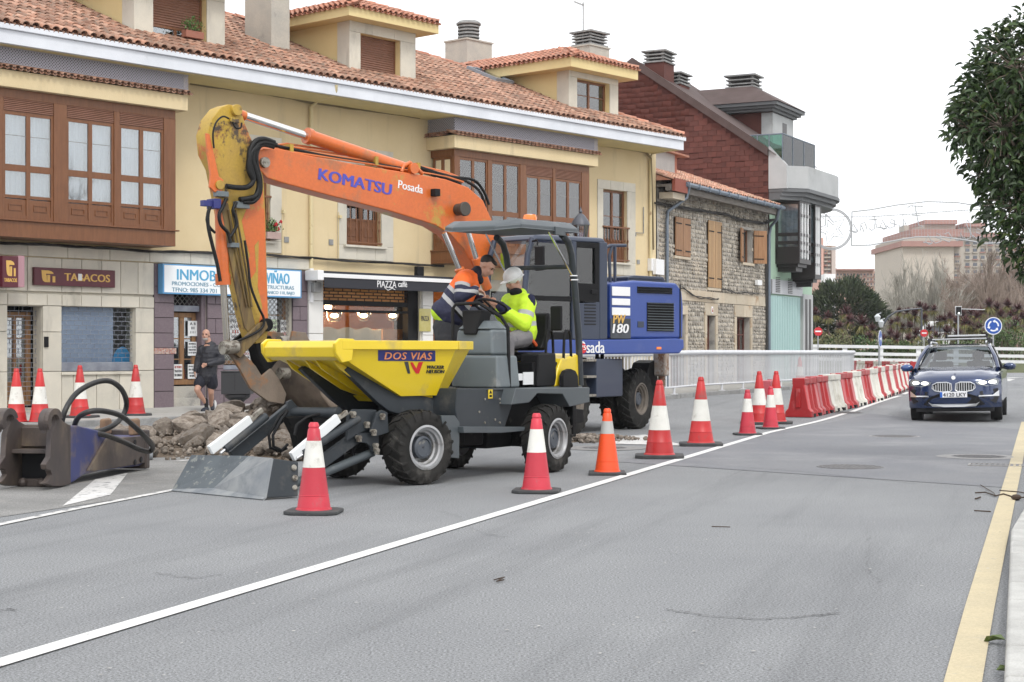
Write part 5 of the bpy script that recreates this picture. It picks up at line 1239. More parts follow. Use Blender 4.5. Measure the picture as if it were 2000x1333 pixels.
m_steel = M('worn_steel',(.2,.215,.23),(.3,.31,.31),sc=3,rough=.45,metal=.5,sx=(1,1,1),dirt=(.11,.13,.15),dsc=2.5,dth=.52,dw=.2,d2=(.22,.09,.04),d2s=4,d2t=.7)
m_chr = M('chrome_rod',(.7,.7,.7),rough=.15,metal=1)
m_hwh = M('white_cylinder_guard',(.72,.74,.74),rough=.4,dirt=(.4,.4,.38),dsc=8,dth=.62)
m_pin = M('greasy_pin_steel',(.3,.28,.24),rough=.5,metal=.4,dirt=(.12,.1,.08),dsc=14,dth=.5)
m_navy = M('navy_decal',(.025,.03,.16),rough=.5); m_org = M('orange_lettering',(.75,.28,.12),rough=.5)
m_dred = M('red_decal',(.6,.02,.02),rough=.5)
m_amb = M('amber_beacon',(.9,.22,.03),rough=.25,coat=.5)
def wheel(par,w,r,rr,rimmat,lug=True,nlug=20,hubr=.12,dual=False,name='wheel',flip=1):
    """axis along local y; outer face towards +y*flip"""
    e = empty(name); e.parent = par
    q = MB(); pr = [(rr,-w / 2 + .01),(rr + .03,-w / 2),(r * .86,-w / 2 + .0),(r * .95,-w / 2 * .86),(r * .965,-w / 2 * .5),(r * .97,0),(r * .965,w / 2 * .5),(r * .95,w / 2 * .86),(r * .86,w / 2),(rr + .03,w / 2),(rr,w / 2 - .01)]
    q.lathe(pr,48,RX(-90 * flip),cap=False)
    if lug:
        for s_ in (-1,1):
            for i in range(nlug):
                a = 2 * pi * (i + (.5 if s_ > 0 else 0)) / nlug
                # chevron bar: from centre line to shoulder, swept back
                P = []
                for (u,da,rr2) in ((-.02,0,1.0),(w * .25,-.12,1.0),(w * .5,-.24,.95),(w * .53,-.27,.84)):
                    for db,ra in ((-.045,rr2 * .93),(.045,rr2 * .93),(.032,rr2 + .012),(-.032,rr2 + .012)):
                        an_ = a + (da + db) * flip * 1.0; R_ = r * ra * (1 if rr2 > .9 else 1)
                        P.append((R_ * cos(an_),s_ * u,R_ * sin(an_)))
                f = []
                for k in range(3):
                    b = k * 4
                    f += [(b + i2,b + (i2 + 1) % 4,b + 4 + (i2 + 1) % 4,b + 4 + i2) for i2 in range(4)]
                q.add(P,f + [(3,2,1,0),(12,13,14,15)])
    q.build('tyre',m_tyre,e,smooth=35)
    q = MB(); d = w * .5
    q.lathe([(rr + .004,d),(rr - .02,d + .004),(rr - .03,d - .02),(rr - .05,d - .03),(rr - .055,d - .07),(rr - .075,d - .08),(rr - .08,d - .13),(hubr + .07,d - .15),(hubr + .03,d - .1),(hubr + .03,-.02),(.01,-.02)],36,RX(-90 * flip),cap=False)
    q.lathe([(rr + .004,-d),(rr - .05,-d + .05),(rr - .06,0),(rr - .06,d - .1)],36,RX(-90 * flip),cap=False)
    q.build('rim',rimmat,e,smooth=40)
    q = MB(); q.lathe([(hubr,d - .13),(hubr,d - .06),(hubr * .8,d - .045),(hubr * .75,d - .06),(.01,d - .06)],24,RX(-90 * flip),cap=False); q.build('hub',m_hub,e,smooth=40)
    for i in range(8):
        a = pi * i / 4; q = MB(); q.lathe([(.012,0),(.012,.03),(.001,.03)],6,RX(-90 * flip)); o = q.build('bolt',m_pin,e); o.matrix_basis = T((hubr + .045) * cos(a),flip * (d - .12),(hubr + .045) * sin(a))
    return e
Df = Fr(-.695,18.71,-136); Dr = Fr(-.695,18.71,-120)
du = empty('dumper',T(-.695,18.71,0),'yellow and grey articulated dumper with raised canopy parked inside the cones','dumper')
fm,rm = RZ(-136),RZ(-120)
def fp_(o,front=True): o.matrix_basis = (fm if front else rm) @ o.matrix_basis; return o
for fr_,m_,ax_ in ((Df,fm,1.06),(Dr,rm,-1.06)):
    for s_ in (1,-1):
        w_ = wheel(du,.3,.395,.235,m_rim,flip=s_); w_.matrix_basis = m_ @ T(ax_,s_ * .66,.395) @ RY(random.uniform(0,40))
def Fy(px,py,y): a,b = Df.Y(px,py,y); return (a,y,b)
def Ry(px,py,y): a,b = Dr.Y(px,py,y); return (a,y,b)
def poly(fr,pts,y0,y1,name,mat,par,M_=None,bevel=.01,ax='y',smooth=None,yref=None):
    P = [fr.Y(a,b,y0 if yref is None else yref) for a,b in pts]; q = MB(); q.prism(P,y1,y0,'y'); o = q.build(name,mat,par,bevel=bevel,smooth=smooth)
    if M_ is not None: o.matrix_basis = M_
    return o
# front chassis
q = MB(); q.box(.05,1.75,-.3,.3,.38,.72); q.box(.86,1.26,-.5,.5,.3,.5); q.box(-.12,.1,-.1,.1,.35,.8); q.build('front_chassis',m_blkm,du,bevel=.015).matrix_basis = fm
for y_ in (.38,-.35):
    P = [Df.Y(a,b,-.35) for a,b in ((585,722),(594,714),(606,718),(650,746),(700,766),(790,780),(800,806),(700,808),(672,800),(648,782))]
    q = MB(); q.prism(P,y_ - .04,y_ + .04,'y'); q.build('skip_support',m_dgy,du,bevel=.01).matrix_basis = fm
# skip
zr_ = 1.51; zl = 1.33; zbm = .93
top = [(2.06,-.62),(2.06,.62),(.47,.62),(.02,.36),(.02,-.36),(.47,-.62)]
bot = [(1.12,-.46),(1.12,.46),(.62,.46),(.34,.28),(.34,-.28),(.62,-.46)]
def sk_shell(sc_,zt,zb2,zfront):
    v = [(x,y * sc_,zt if x < 2 else zfront) for x,y in top] + [(x,y * sc_,zb2) for x,y in bot]; n = 6
    return v,[(i,(i + 1) % n,n + (i + 1) % n,n + i) for i in range(n)] + [tuple(range(2 * n - 1,n - 1,-1))]
def skin_(o_,z0_,zt_):
    k = lambda x,y,z: (x,y - math.copysign(o_,y) if abs(y) > o_ else y,z)
    V_ = [k(2.06,-.62,zt_),k(2.06,.62,zt_),k(.47,.62,zt_),k(.02,.36,zt_),k(.02,-.36,zt_),k(.47,-.62,zt_),k(1.98,-.583,zl),k(1.98,.583,zl),k(1.12,-.46,z0_),k(1.12,.46,z0_),k(.62,.46,z0_),k(.34,.28,z0_),k(.34,-.28,z0_),k(.62,-.46,z0_)]
    return V_,[(1,2,10,9,7),(0,6,8,13,5),(2,3,11,10),(3,4,12,11),(4,5,13,12),(6,7,9,8),(0,1,7,6),(8,9,10,11,12,13)]
q = MB(); v,f = skin_(0,zbm,zr_ - .06); q.add(v,f); v,f = skin_(.02,zbm + .03,zr_ - .06); q.add(v,[t_[::-1] for t_ in f])
sk = q.build('skip',m_dy,du); sk.matrix_basis = fm
# rolled rim along the sides and back
def rimseg(a,b,z0,z1,t=.05,nm='rim_bar'):
    a,b = Vector((*a,0)),Vector((*b,0)); d = (b - a).normalized(); n_ = Vector((-d.y,d.x,0)) * t
    q = MB(); v = [a - n_ * .35,b - n_ * .35,b + n_ * .65,a + n_ * .65]; q.hexa([(p.x,p.y,z0) for p in v] + [(p.x,p.y,z1) for p in v]); q.build(nm,m_dy,sk,bevel=.008)
for a,b in ((top[1],top[2]),(top[2],top[3]),(top[3],top[4]),(top[4],top[5]),(top[5],top[0])): rimseg(b,a,zr_ - .085,zr_ + .01)
q = MB(); q.prism([(2.04,zl - .02),(2.12,zl + .02),(2.14,zl + .12),(2.1,zr_),(2.02,zr_ + .01),(1.97,zr_ - .06),(1.99,zl + .04)],-.6,.6,'y'); q.build('front_lip',m_dy,sk,bevel=.01)
for s_ in (-1,1): q = MB(); q.prism([(1.93,zl - .02),(2.06,zl - .04),(2.14,zl + .06),(2.15,zr_ - .02),(2.08,zr_ + .03),(1.9,zr_ + .025)],s_ * .6,s_ * .65,'y'); q.build('lip_end_plate',m_dy,sk,bevel=.01)
for y_ in (-.42,-.08,.1,.4):
    q = MB(); q.prism([(2.0,zl),(1.15,zbm - .0),(.95,zbm - .06),(1.2,zbm - .02),(1.5,1.0),(1.72,1.12),(1.9,1.22)],y_ - .012,y_ + .012,'y'); q.build('skip_rib',m_dy,sk)
q = MB(); q.prism([(1.16,zbm - .005),(1.08,zbm - .07),(.4,zbm - .05),(.4,zbm - .005)],-.4,.4,'y'); q.build('skip_base',m_dy,sk,bevel=.01)
# decals on the near side face (plane through top and bottom edges)
def onside(px,py):
    A = Vector((2.06,.62,zr_ - .06)); B_ = Vector((.47,.62,zr_ - .06)); C_ = Vector((.62,.46,zbm)); n_ = (B_ - A).cross(C_ - A).normalized()
    inv = fm.inverted() @ T(.695,-18.71,0); o = inv @ Vector((0,0,CAMZ)); d = (inv.to_3x3()) @ Vector(((px - CX) / FPX,1,(HY - py) / FPX))
    t_ = (A - o).dot(n_) / d.dot(n_); return o + d * t_,n_
def decal_quad(p,mat,name,lift=.004):
    P = []; 
    for a in p: v_,n_ = onside(*a); P.append(v_ + (n_ if n_.y > 0 else -n_) * lift)
    q = MB(); q.add(P,[tuple(range(len(P)))]); return q.build(name,mat,sk)
decal_quad([(738,684),(850,685),(850,706),(738,705)],m_navy,'name_plate')
def side_text(s,p0,p1,ptop,mat,**kw):
    a,n_ = onside(*p0); b,_ = onside(*p1); c_,_ = onside(*ptop); n_ = n_ if n_.y > 0 else -n_
    xd = b - a; zd = (c_ - a); zd = zd - xd * (zd.dot(xd) / xd.length_squared); return text(s,mat,sk,a + n_ * kw.pop('lift',.006),xd,zd,xd.length,zd.length,**kw)
side_text('DOS VIAS',(750,702),(841,702.5),(750,688),m_org,bold=.02,space=1.1)
side_text('WACKER',(832,720),(866,720.5),(832,713.5),m_dgy,bold=.03); side_text('NEUSON',(832,729),(866,729),(832,722.5),m_dgy,bold=.03)
decal_quad([(789,707),(797,707),(801,730),(796,730)],m_dgy,'emblem')
decal_quad([(801,708),(806,708),(813,720),(817,708),(826,707),(818,730),(812,730),(807,722),(804,716)],m_dred,'emblem')
p_,n_ = onside(895,768)
for tri,mt_ in (([(888,769),(897,769),(896,753)],m_black),([(890.5,767),(895.5,767),(895,758)],m_dy)):
    A = Vector((.47,.62,zr_ - .06)); B_ = Vector((.02,.36,zr_ - .06)); C_ = Vector((.34,.28,zbm)); nn = (B_ - A).cross(C_ - A).normalized()
    inv = fm.inverted() @ T(.695,-18.71,0); o_ = inv @ Vector((0,0,CAMZ)); P = []
    for a in tri:
        d_ = inv.to_3x3() @ Vector(((a[0] - CX) / FPX,1,(HY - a[1]) / FPX)); P.append(o_ + d_ * ((A - o_).dot(nn) / d_.dot(nn)) + (nn if nn.y > 0 else -nn) * (.004 if mt_ is m_black else .006))
    q = MB(); q.add(P,[(0,1,2)]); q.build('warning_sticker',mt_,sk)
# shovel
def sv(px,py,z=None,x=None):
    if z is not None: a,b = Df.Z(px,py,z); return (a,b,z)
    a,b = Df.X(px,py,x); return (x,a,b)
A_,D_,F_ = sv(338,958,z=.02),sv(418,956,z=.1),sv(518,974,z=.02)
A_ = sv(338,957,x=3.4); F_ = sv(519,973,x=3.32); B2 = sv(375,890,x=3.15); C2 = sv(487,892,x=2.98); E2 = sv(533,896,x=3.2); D_ = sv(418,955,x=3.3)
G2_ = sv(582,970,x=2.95); H2 = sv(583,903,x=2.92); E3 = sv(560,898,x=3.0)
def Z0(p): return (p[0],p[1],max(p[2],.015))
A_,F_,D_,G2_ = map(Z0,(A_,F_,D_,G2_))
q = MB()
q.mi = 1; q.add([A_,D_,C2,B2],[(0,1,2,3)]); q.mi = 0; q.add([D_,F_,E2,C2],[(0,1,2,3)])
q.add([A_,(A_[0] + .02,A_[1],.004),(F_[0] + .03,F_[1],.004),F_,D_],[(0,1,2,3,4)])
shv = q.build('shovel',[m_steel,M('shaded_scratched_grey_paint',(.075,.09,.1),(.05,.06,.07),sc=3,rough=.5,dirt=(.16,.17,.16),dsc=14,dth=.56,dw=.04,d2=(.2,.07,.03),d2s=3,d2t=.68)],du); shv.matrix_basis = fm; so = shv.modifiers.new('s','SOLIDIFY'); so.thickness = .018; so.offset = 0  # facet light and shade painted as two materials; scratches and rust are real
q = MB(); q.hexa([F_,G2_,(G2_[0] - .02,G2_[1] - .12,G2_[2]),(F_[0] - .02,F_[1] - .03,F_[2]),E2,H2,(H2[0] - .02,H2[1] - .12,H2[2]),(E2[0] - .02,E2[1] - .03,E2[2])]); q.build('side_plate',m_dgy,shv,bevel=.008)
for px,py in ((572,915),(574,935),(573,954)):
    p = sv(px,py,x=2.97); q = MB(); q.lathe([(.03,0),(.03,.03),(.02,.04),(.001,.04)],12,T(p[0] + .01,p[1] + .01,p[2]) @ RX(-70)); q.build('bolt',m_pin,shv,smooth=40)
# shovel arms
def bar(p0,p1,w,h,mat,name,par=du,M_=fm,bevel=.008):
    p0,p1 = Vector(p0),Vector(p1); L = (p1 - p0).length; q = MB(); q.box(-w / 2,w / 2,0,L,-h / 2,h / 2); o = q.build(name,mat,par,bevel=bevel)
    o.matrix_basis = M_ @ T(*p0) @ (p1 - p0).to_track_quat('Y','Z').to_matrix().to_4x4(); return o
def rod(p0,p1,r,mat,name,par=du,M_=fm,r1=None,n=14):
    q = MB(); q.cyl(p0,p1,r,r1,n); o = q.build(name,mat,par,smooth=50); o.matrix_basis = M_; return o
def armset(y,pA,pB,wA,wB,cA,cB):
    bar(Fy(*pA,y),Fy(*pB,y),.06,.13,m_dgy,'shovel_arm'); bar(Fy(*wA,y + .07),Fy(*wB,y + .07),.05,.1,m_hwh,'cylinder_guard')
    rod(Fy(*cA,y + .09),Fy(*cB,y + .09),.042,m_dgy,'arm_cylinder'); 
    a,b = Vector(Fy(*cA,y + .09)),Vector(Fy(*cB,y + .09)); rod(a + (a - b) * .12,a,.018,m_chr,'cylinder_rod')
armset(.5,(598,925),(738,822),(570,893),(660,817),(592,887),(700,818))
armset(-.22,(452,893),(573,793),(410,880),(489,820),(440,878),(520,813))
bar(Fy(489,820,-.15),Fy(512,800,-.15),.04,.05,m_pin,'guard_rod'); bar(Fy(660,817,.57),Fy(678,805,.57),.04,.05,m_pin,'guard_rod')
rod(Fy(572,806,-.2),Fy(662,806,.4),.055,m_dgy,'cross_tube')
rod(Fy(600,938,.5),Fy(728,884,.5),.045,m_mgy,'lower_strut')
rod(Fy(575,945,.42),Fy(610,930,.42),.045,m_mgy,'lower_strut')
for nm,pts,y_ in (('link_plate',((680,812),(690,800),(716,800),(735,801),(738,812),(722,838),(700,848),(678,862),(680,840)),.56),('link_plate',((736,808),(746,801),(757,806),(760,845),(735,853),(724,845),(728,832)),.64),('link_plate',((697,848),(722,846),(740,852),(741,880),(736,888),(727,884),(724,872),(716,866),(698,864)),.58),('link_plate',((562,785),(570,781),(582,795),(584,812),(566,820),(560,808)),-.18)):
    poly(Df,pts,y_,y_ - .04,nm,m_dgy,du,fm,.006)
for px,py,y_ in ((691,808,.6),(718,828,.6),(748,812,.67),(731,843,.67),(702,855,.62),(735,870,.62),(737,880,.62)):
    p = Fy(px,py,y_); q = MB(); q.cyl((p[0],y_ - .05,p[2]),(p[0],y_ + .02,p[2]),.022,n=12); q.box(p[0] - .025,p[0] + .025,y_ - .02,y_ + .008,p[2] - .045,p[2] + .012); o = q.build('pivot_pin',m_pin,du,bevel=.003); o.matrix_basis = fm
for ys0,P in ((-.1,((560,800),(545,815),(525,850),(528,875),(548,882),(560,876))),(-.05,((562,803),(550,820),(533,850),(534,872),(550,880),(562,868))),(.2,((660,812),(640,806),(600,815),(580,830),(575,850))),(.3,((715,850),(700,870),(690,880),(690,900)))):
    q = MB(); q.tube([Fy(a,b,ys0) for a,b in P],.016,8); q.build('hydraulic_hose',m_black,du,smooth=60).matrix_basis = fm
poly(Df,((560,815),(610,812),(625,850),(612,875),(585,880),(578,850)),.0,-.12,'winch_housing',m_blkm,du,fm,.02)
poly(Df,((628,832),(668,828),(680,850),(672,905),(640,905)),.2,-.1,'front_axle_housing',m_blkm,du,fm,.02)
# rear chassis
poly(Dr,((893,759),(1010,759),(1001,790),(986,836),(896,838),(890,800)),.52,-.5,'rear_chassis',m_dgy,du,rm,.012)
poly(Dr,((1008,759),(1152,757),(1152,786),(1113,795),(1099,770),(1050,769),(1034,787),(999,791)),.68,.3,'fender',m_mgy,du,rm,.01)
q = MB(); q.prism([Dr.Y(a,b,.68) for a,b in ((1008,759),(1152,757),(1152,786),(1113,795),(1099,770),(1050,769),(1034,787),(999,791))],-.68,-.3,'y'); q.build('fender',m_mgy,du,bevel=.01).matrix_basis = rm
q = MB(); q.box(-2.2,-.3,-.3,.3,.3,.93); q.box(-1.26,-.86,-.5,.5,.3,.5); q.box(-2.3,-2.2,-.4,.4,.35,.95); q.build('rear_axle_frame',m_blkm,du,bevel=.015).matrix_basis = rm
q = MB(); q.box(-2.22,.1,-.66,.52,.95,.985); q.build('platform',m_mgy,du,bevel=.006).matrix_basis = rm
poly(Dr,((905,834),(1026,834),(1024,842),(980,846),(906,846)),.62,.45,'step',m_mgy,du,rm,.006)
poly(Dr,((862,812),(889,812),(898,826),(897,896),(874,893)),.55,.5,'mudguard',m_mgy,du,rm,.006)
for px,py in ((947,780),(976,780),(977,788),(936,805),(967,820),(947,826),(976,826)):
    p = Ry(px,py,.525); q = MB(); q.cyl((p[0],.515,p[2]),(p[0],.532,p[2]),.013,n=8); q.build('bolt_head',m_pin,du).matrix_basis = rm
p = Ry(958,770,.527); q = MB(); q.box(p[0] - .045,p[0] + .045,.523,.528,p[2] - .05,p[2] + .05); q.build('warning_label',m_dy,du).matrix_basis = rm
q = MB(); q.prism([(p[0] - .03,p[2] + .005),(p[0] + .03,p[2] + .005),(p[0],p[2] + .045)],.529,.531,'y'); q.box(p[0] - .025,p[0] + .025,.529,.531,p[2] - .035,p[2] - .01); q.build('label_symbol',m_black,du).matrix_basis = rm
q = MB(); q.cyl((-.02,.0,.3),(-.02,.0,1.0),.08); q.build('articulation_pin',m_pin,du,smooth=40)
q = MB(); q.box(-.25,.3,-.28,.28,.35,.85); q.build('articulation_block',m_blkm,du,bevel=.02).matrix_basis = RZ(-128)
# console: front face at x = -.3
def Rx(px,py,x): a,b = Dr.X(px,py,x); return (x,a,b)
def loft_box(bottom,top_,z0,z1):  # (x0,x1,y0,y1)
    q = MB(); x0,x1,y0,y1 = bottom; a0,a1,b0,b1 = top_
    return q.hexa([(x0,y0,z0),(x1,y0,z0),(x1,y1,z0),(x0,y1,z0),(a0,b0,z1),(a1,b0,z1),(a1,b1,z1),(a0,b1,z1)])
loft_box((-.72,-.2,-.12,.5),(-.72,-.26,-.12,.46),.99,1.36).build('lower_cowl',m_lgy,du,bevel=.03,seg=3).matrix_basis = rm
loft_box((-.72,-.3,-.14,.38),(-.7,-.32,-.12,.36),1.362,1.66).build('dash_cowl',m_lgy,du,bevel=.04,seg=3).matrix_basis = rm
loft_box((-.7,-.3,-.1,.34),(-.66,-.4,-.02,.26),1.662,1.76).build('upper_cowl',m_lgy,du,bevel=.02,seg=3).matrix_basis = rm
loft_box((-.5,-.27,.0,.16),(-.56,-.33,-.06,.22),1.6,1.88).build('control_box',m_black,du,bevel=.02,seg=3).matrix_basis = rm
q = MB(); R_ = .19; q.tube([(R_ * cos(2 * pi * i / 28),R_ * sin(2 * pi * i / 28),0) for i in range(29)],.016,8,cap=False); q.cyl((-R_,0,0),(R_,0,0),.013,n=8); q.cyl((0,0,0),(0,0,-.2),.025,n=10); o = q.build('steering_wheel',m_black,du,smooth=60); o.matrix_basis = rm @ T(-.72,.1,1.93) @ RY(-25)
q = MB(); q.tube([(-.24,-.12,1.35),(-.24,-.12,1.9),(-.26,-.09,1.95),(-.28,.2,1.96),(-.45,.4,1.8),(-.5,.46,1.68),(-.5,.48,1.0)],.02,10); q.build('guard_rail',m_black,du,smooth=60).matrix_basis = rm
q = MB(); q.tube([(-.24,-.12,1.9),(-.6,-.12,1.7),(-.7,-.12,1.4)],.016,8); q.build('guard_rail',m_black,du,smooth=60).matrix_basis = rm
# seat and seat box
q = MB(); q.box(-1.85,-1.15,-.3,.42,.99,1.28); q.build('seat_box',m_blkm,du,bevel=.02).matrix_basis = rm
q = MB(); q.box(-1.9,-1.3,-.24,.26,1.29,1.4); q.build('seat_cushion',m_seat,du,bevel=.04,seg=3).matrix_basis = rm
q = MB(); q.prism([(-1.84,1.41),(-1.72,1.43),(-1.84,1.6),(-1.88,1.86),(-1.97,1.9),(-1.99,1.6)],-.22,.22,'y'); q.build('seat_back',m_seat,du,bevel=.04,seg=3).matrix_basis = rm
q = MB(); P = [Dr.Y(a,b,.45) for a,b in ((1052,692),(1086,690),(1088,754),(1050,756))]; q.prism(P,.2,.45,'y'); q.build('side_console',m_black,du,bevel=.02,seg=3).matrix_basis = rm
q = MB(); P = [Dr.Y(a,b,.46) for a,b in ((1098,700),(1126,694),(1134,690),(1136,755),(1084,756),(1090,722))]; q.prism(P,-.5,.46,'y'); eng = q.build('engine_cover',m_dy,du,bevel=.025,seg=3); eng.matrix_basis = rm
a = Ry(1098,752,.462); b = Ry(1119,752,.462); text('DW20',m_black,eng,(a[0],.464,a[2]),(-1,0,0),(0,0,1),a[0] - b[0] + .04,.05,bold=.02)
q = MB(); P = [Dr.Y(x_,y_,.68) for x_,y_ in ((1118,756),(1118,735),(1123,725),(1132,721),(1141,725),(1146,735),(1147,757))]; q.prism(P,.5,.56,'y'); q.build('fuel_guard',m_black,du,smooth=30).matrix_basis = rm
for px0,px1,py0,py1 in ((1002,1021,730,744),(1022,1042,727,752)):
    a = Ry(px0,py1,.43); b = Ry(px1,py0,.43); q = MB(); q.box(b[0],a[0],.424,.43,a[2],b[2]); q.build('instruction_label',m_paper,du).matrix_basis = rm
for ly in (.28,.44):
    q = MB(); q.tube([(-1.72 - (ly - .28),ly,1.3),(-1.74 - (ly - .28),ly,1.6),(-1.78 - (ly - .28),ly,1.66),(-1.86 - (ly - .28),ly,1.66),(-1.9 - (ly - .28),ly,1.6),(-1.92 - (ly - .28),ly,1.3)],.018,8); q.build('grab_hoop',m_black,du,smooth=60).matrix_basis = rm
q = MB(); q.box(-1.83,-1.79,.3,.46,1.66,1.96); q.build('mirror',m_black,du,bevel=.04,seg=3).matrix_basis = rm
# roll bar and canopy
for y_,xs in ((.46,0),(-.46,0)):
    q = MB(); q.tube([(-2.28,y_,.99),(-2.24,y_,1.6),(-2.12,y_,2.3),(-2.05,y_,2.6),(-1.96,y_,2.75),(-1.8,y_,2.82)],.042,12); q.build('roll_bar',m_dgy,du,smooth=60).matrix_basis = rm
    q = MB(); q.cyl((-2.12,y_,2.3),(-1.5,y_ * .95,2.85),.012,n=6); q.build('canopy_stay',m_chr,du).matrix_basis = rm
    for zz in (2.28,2.33): q = MB(); q.lathe([(.052,0),(.052,.012)],14,T(-2.12 + (zz - 2.3) * .3,y_,zz)); q.build('clamp',m_chr,du).matrix_basis = rm
q = MB(); q.cyl((-2.1,-.46,2.45),(-2.1,.46,2.45),.03,n=10); q.build('roll_bar_cross',m_dgy,du,smooth=60).matrix_basis = rm
q = MB(); x0,x1,yy = -2.12,-.5,.52
lo = [(x0,-yy,2.86),(x0,yy,2.86),(x1 - .2,yy,2.83),(x1,yy * .55,2.8),(x1,-yy * .55,2.8),(x1 - .2,-yy,2.83)]
q.add([(x,y,z) for x,y,z in lo] + [(x * 1.0,y,z + .05) for x,y,z in lo] + [(x0 + (x - x0) * .9 + .06,y * .85,z + .12) for x,y,z in lo],[(0,1,2,3,4,5)] + [(i,(i + 1) % 6,6 + (i + 1) % 6,6 + i) for i in range(6)] + [(6 + i,6 + (i + 1) % 6,12 + (i + 1) % 6,12 + i) for i in range(6)] + [(12,13,14,15,16,17)])
q.build('canopy',m_mgy,du,bevel=.015,seg=2).matrix_basis = rm
q = MB(); q.box(-1.75,-1.5,.5,.54,2.8,2.9); q.build('canopy_bracket',m_mgy,du,bevel=.005).matrix_basis = rm
bp = Dr.Y(1035,421,-.1); q = MB(); q.lathe([(.085,0),(.09,.04),(.085,.06)],18,T(bp[0],-.1,2.965)); q.build('beacon_base',m_black,du,smooth=40).matrix_basis = rm
q = MB(); q.lathe([(.085,.06),(.088,.1),(.075,.135),(.03,.145),(.001,.146)],18,T(bp[0],-.1,2.965)); q.build('beacon',m_amb,du,smooth=50).matrix_basis = rm
# tow hitch
poly(Dr,((1112,798),(1140,800),(1141,825),(1118,830)),.3,.0,'hitch',m_blkm,du,rm,.01)

# ================================================================ excavator
m_or = M('orange_machine_paint',(.62,.135,.02),(.56,.12,.02),sc=1,rough=.4,coat=.25,dirt=(.3,.13,.06),dsc=2.2,dth=.52,dw=.2,d2=(.42,.27,.04),d2s=1.5,d2t=.58,grain=.08,gs=20)
m_yo = M('worn_yellow_paint',(.46,.3,.035),(.38,.24,.05),sc=1.4,rough=.55,dirt=(.5,.15,.04),dsc=1.6,dth=.56,dw=.05,d2=(.07,.048,.028),d2s=3.2,d2t=.55,grain=.12,gs=25)
m_grs = M('greasy_arm_steel',(.12,.075,.03),(.22,.15,.05),sc=2,rough=.5,sx=(6,1,.7),dirt=(.025,.02,.018),dsc=3,dth=.5,dw=.2)
m_blu = M('royal_blue_paint',(.02,.055,.25),(.025,.062,.28),sc=.8,rough=.35,coat=.3,dirt=(.1,.13,.28),dsc=1.5,dth=.6,dw=.3)
m_cab = M('slate_blue_cab_paint',(.028,.038,.066),(.032,.043,.072),sc=1,rough=.4,coat=.1,dirt=(.08,.085,.1),dsc=2,dth=.62,dw=.2)
m_mud = M('muddy_bucket_steel',(.13,.1,.075),(.22,.175,.135),sc=1.8,rough=.85,bump=.5,bs=40,dirt=(.1,.085,.07),dsc=2.5,dth=.55,dw=.15,d2=(.3,.135,.05),d2s=1.0,d2t=.54)
m_hose = M('hydraulic_hose',(.008,.008,.008),rough=.5,spec=.3)
m_gls3 = glass('cab_glass',(.85,.93,.92),.62,1.45,.1)
E = Fr(.71,29.46,-137); EM = RZ(-137)
ex = empty('excavator',T(.71,29.46,0),'orange, yellow and blue wheeled excavator with its arm lowered onto the rubble','excavator')
def Ey(px,py,y): a,b = E.Y(px,py,y); return (a,y,b)
def ep(pts,y0,y1,name,mat,par=None,bevel=.015,seg=2,smooth=None):
    P = [E.Y(a,b,y0) for a,b in pts]; q = MB(); q.prism(P,y1,y0,'y'); o = q.build(name,mat,par or ex,bevel=bevel,seg=seg,smooth=smooth)
    if par is None: o.matrix_basis = EM
    return o
YN = 1.25
band = ep(((1040,664),(1190,663),(1322,661),(1336,663),(1337,680),(1328,691),(1130,693),(1040,693)),YN,-1.2,'upper_frame',m_blu,None,.03,3)
hood = ep(((1193,553),(1240,548),(1322,553),(1333,568),(1336,600),(1335,662),(1193,662)),YN - .02,-1.2,'engine_hood',m_blu,None,.05,3)
def rectp(px0,py0,px1,py1,y,t,name,mat,par,bevel=.004):
    a = E.Y(px0,py0,y); b = E.Y(px1,py1,y); q = MB(); q.box(min(a[0],b[0]),max(a[0],b[0]),y - t,y,min(a[1],b[1]),max(a[1],b[1])); return q.build(name,mat,par,bevel=bevel)
rectp(1196,572 - 12,1231,579,YN + .0,.015,'white_stripe',m_wpl,hood); rectp(1196,583,1231,597,YN + .0,.015,'white_stripe',m_wpl,hood); rectp(1196,601,1231,617,YN,.015,'white_stripe',m_wpl,hood)
pn = rectp(1193,622,1232,662,YN,.015,'model_panel',M('graphite_panel',(.06,.068,.08),(.02,.02,.022),sc=2,rough=.6),hood)
def etext(s,pa,pb,h,mat,par,y,**kw):
    a = E.Y(*pa,y); b = E.Y(*pb,y); xd = Vector((b[0] - a[0],0,b[1] - a[1])); return text(s,mat,par,(a[0],y + .006,a[1]),xd,(-xd.z * (1 if xd.x < 0 else -1) * -1,0,abs(xd.x)),xd.length,h,**kw)
etext('PW',(1197,632),(1221,632),.15,m_gold,hood,YN,bold=.04,shear=.15); etext('180',(1196,651),(1227,651),.16,m_wpl,hood,YN,bold=.04,shear=.15)
def louvre(px0,py0,px1,py1,n,par,mat=m_lgy,y=YN - .012):
    bk = rectp(px0,py0,px1,py1,y,.01,'louvre_recess',m_dark,par,0)
    for i in range(n):
        a = E.Y(px0,py0 + (py1 - py0) * (i + .15) / n,y); b = E.Y(px1,py0 + (py1 - py0) * (i + .6) / n,y)
        x0,x1 = min(a[0],b[0]),max(a[0],b[0]); q = MB(); q.add([(x0,y + .002,a[1]),(x1,y + .002,a[1]),(x1,y + .03,b[1]),(x0,y + .03,b[1])],[(0,1,2,3)]); q.build('louvre_blade',mat,bk)
louvre(1264,591,1316,648,11,hood); louvre(1245,560,1313,575,3,hood)
rectp(1283,678,1292,683,YN + .01,.02,'side_marker',m_amb,band)
rectp(1328,556,1330,661,YN - .01,.012,'panel_gap',m_dark,hood,0)
rectp(1246,628,1258,640,YN - .01,.012,'latch',m_cab,hood)
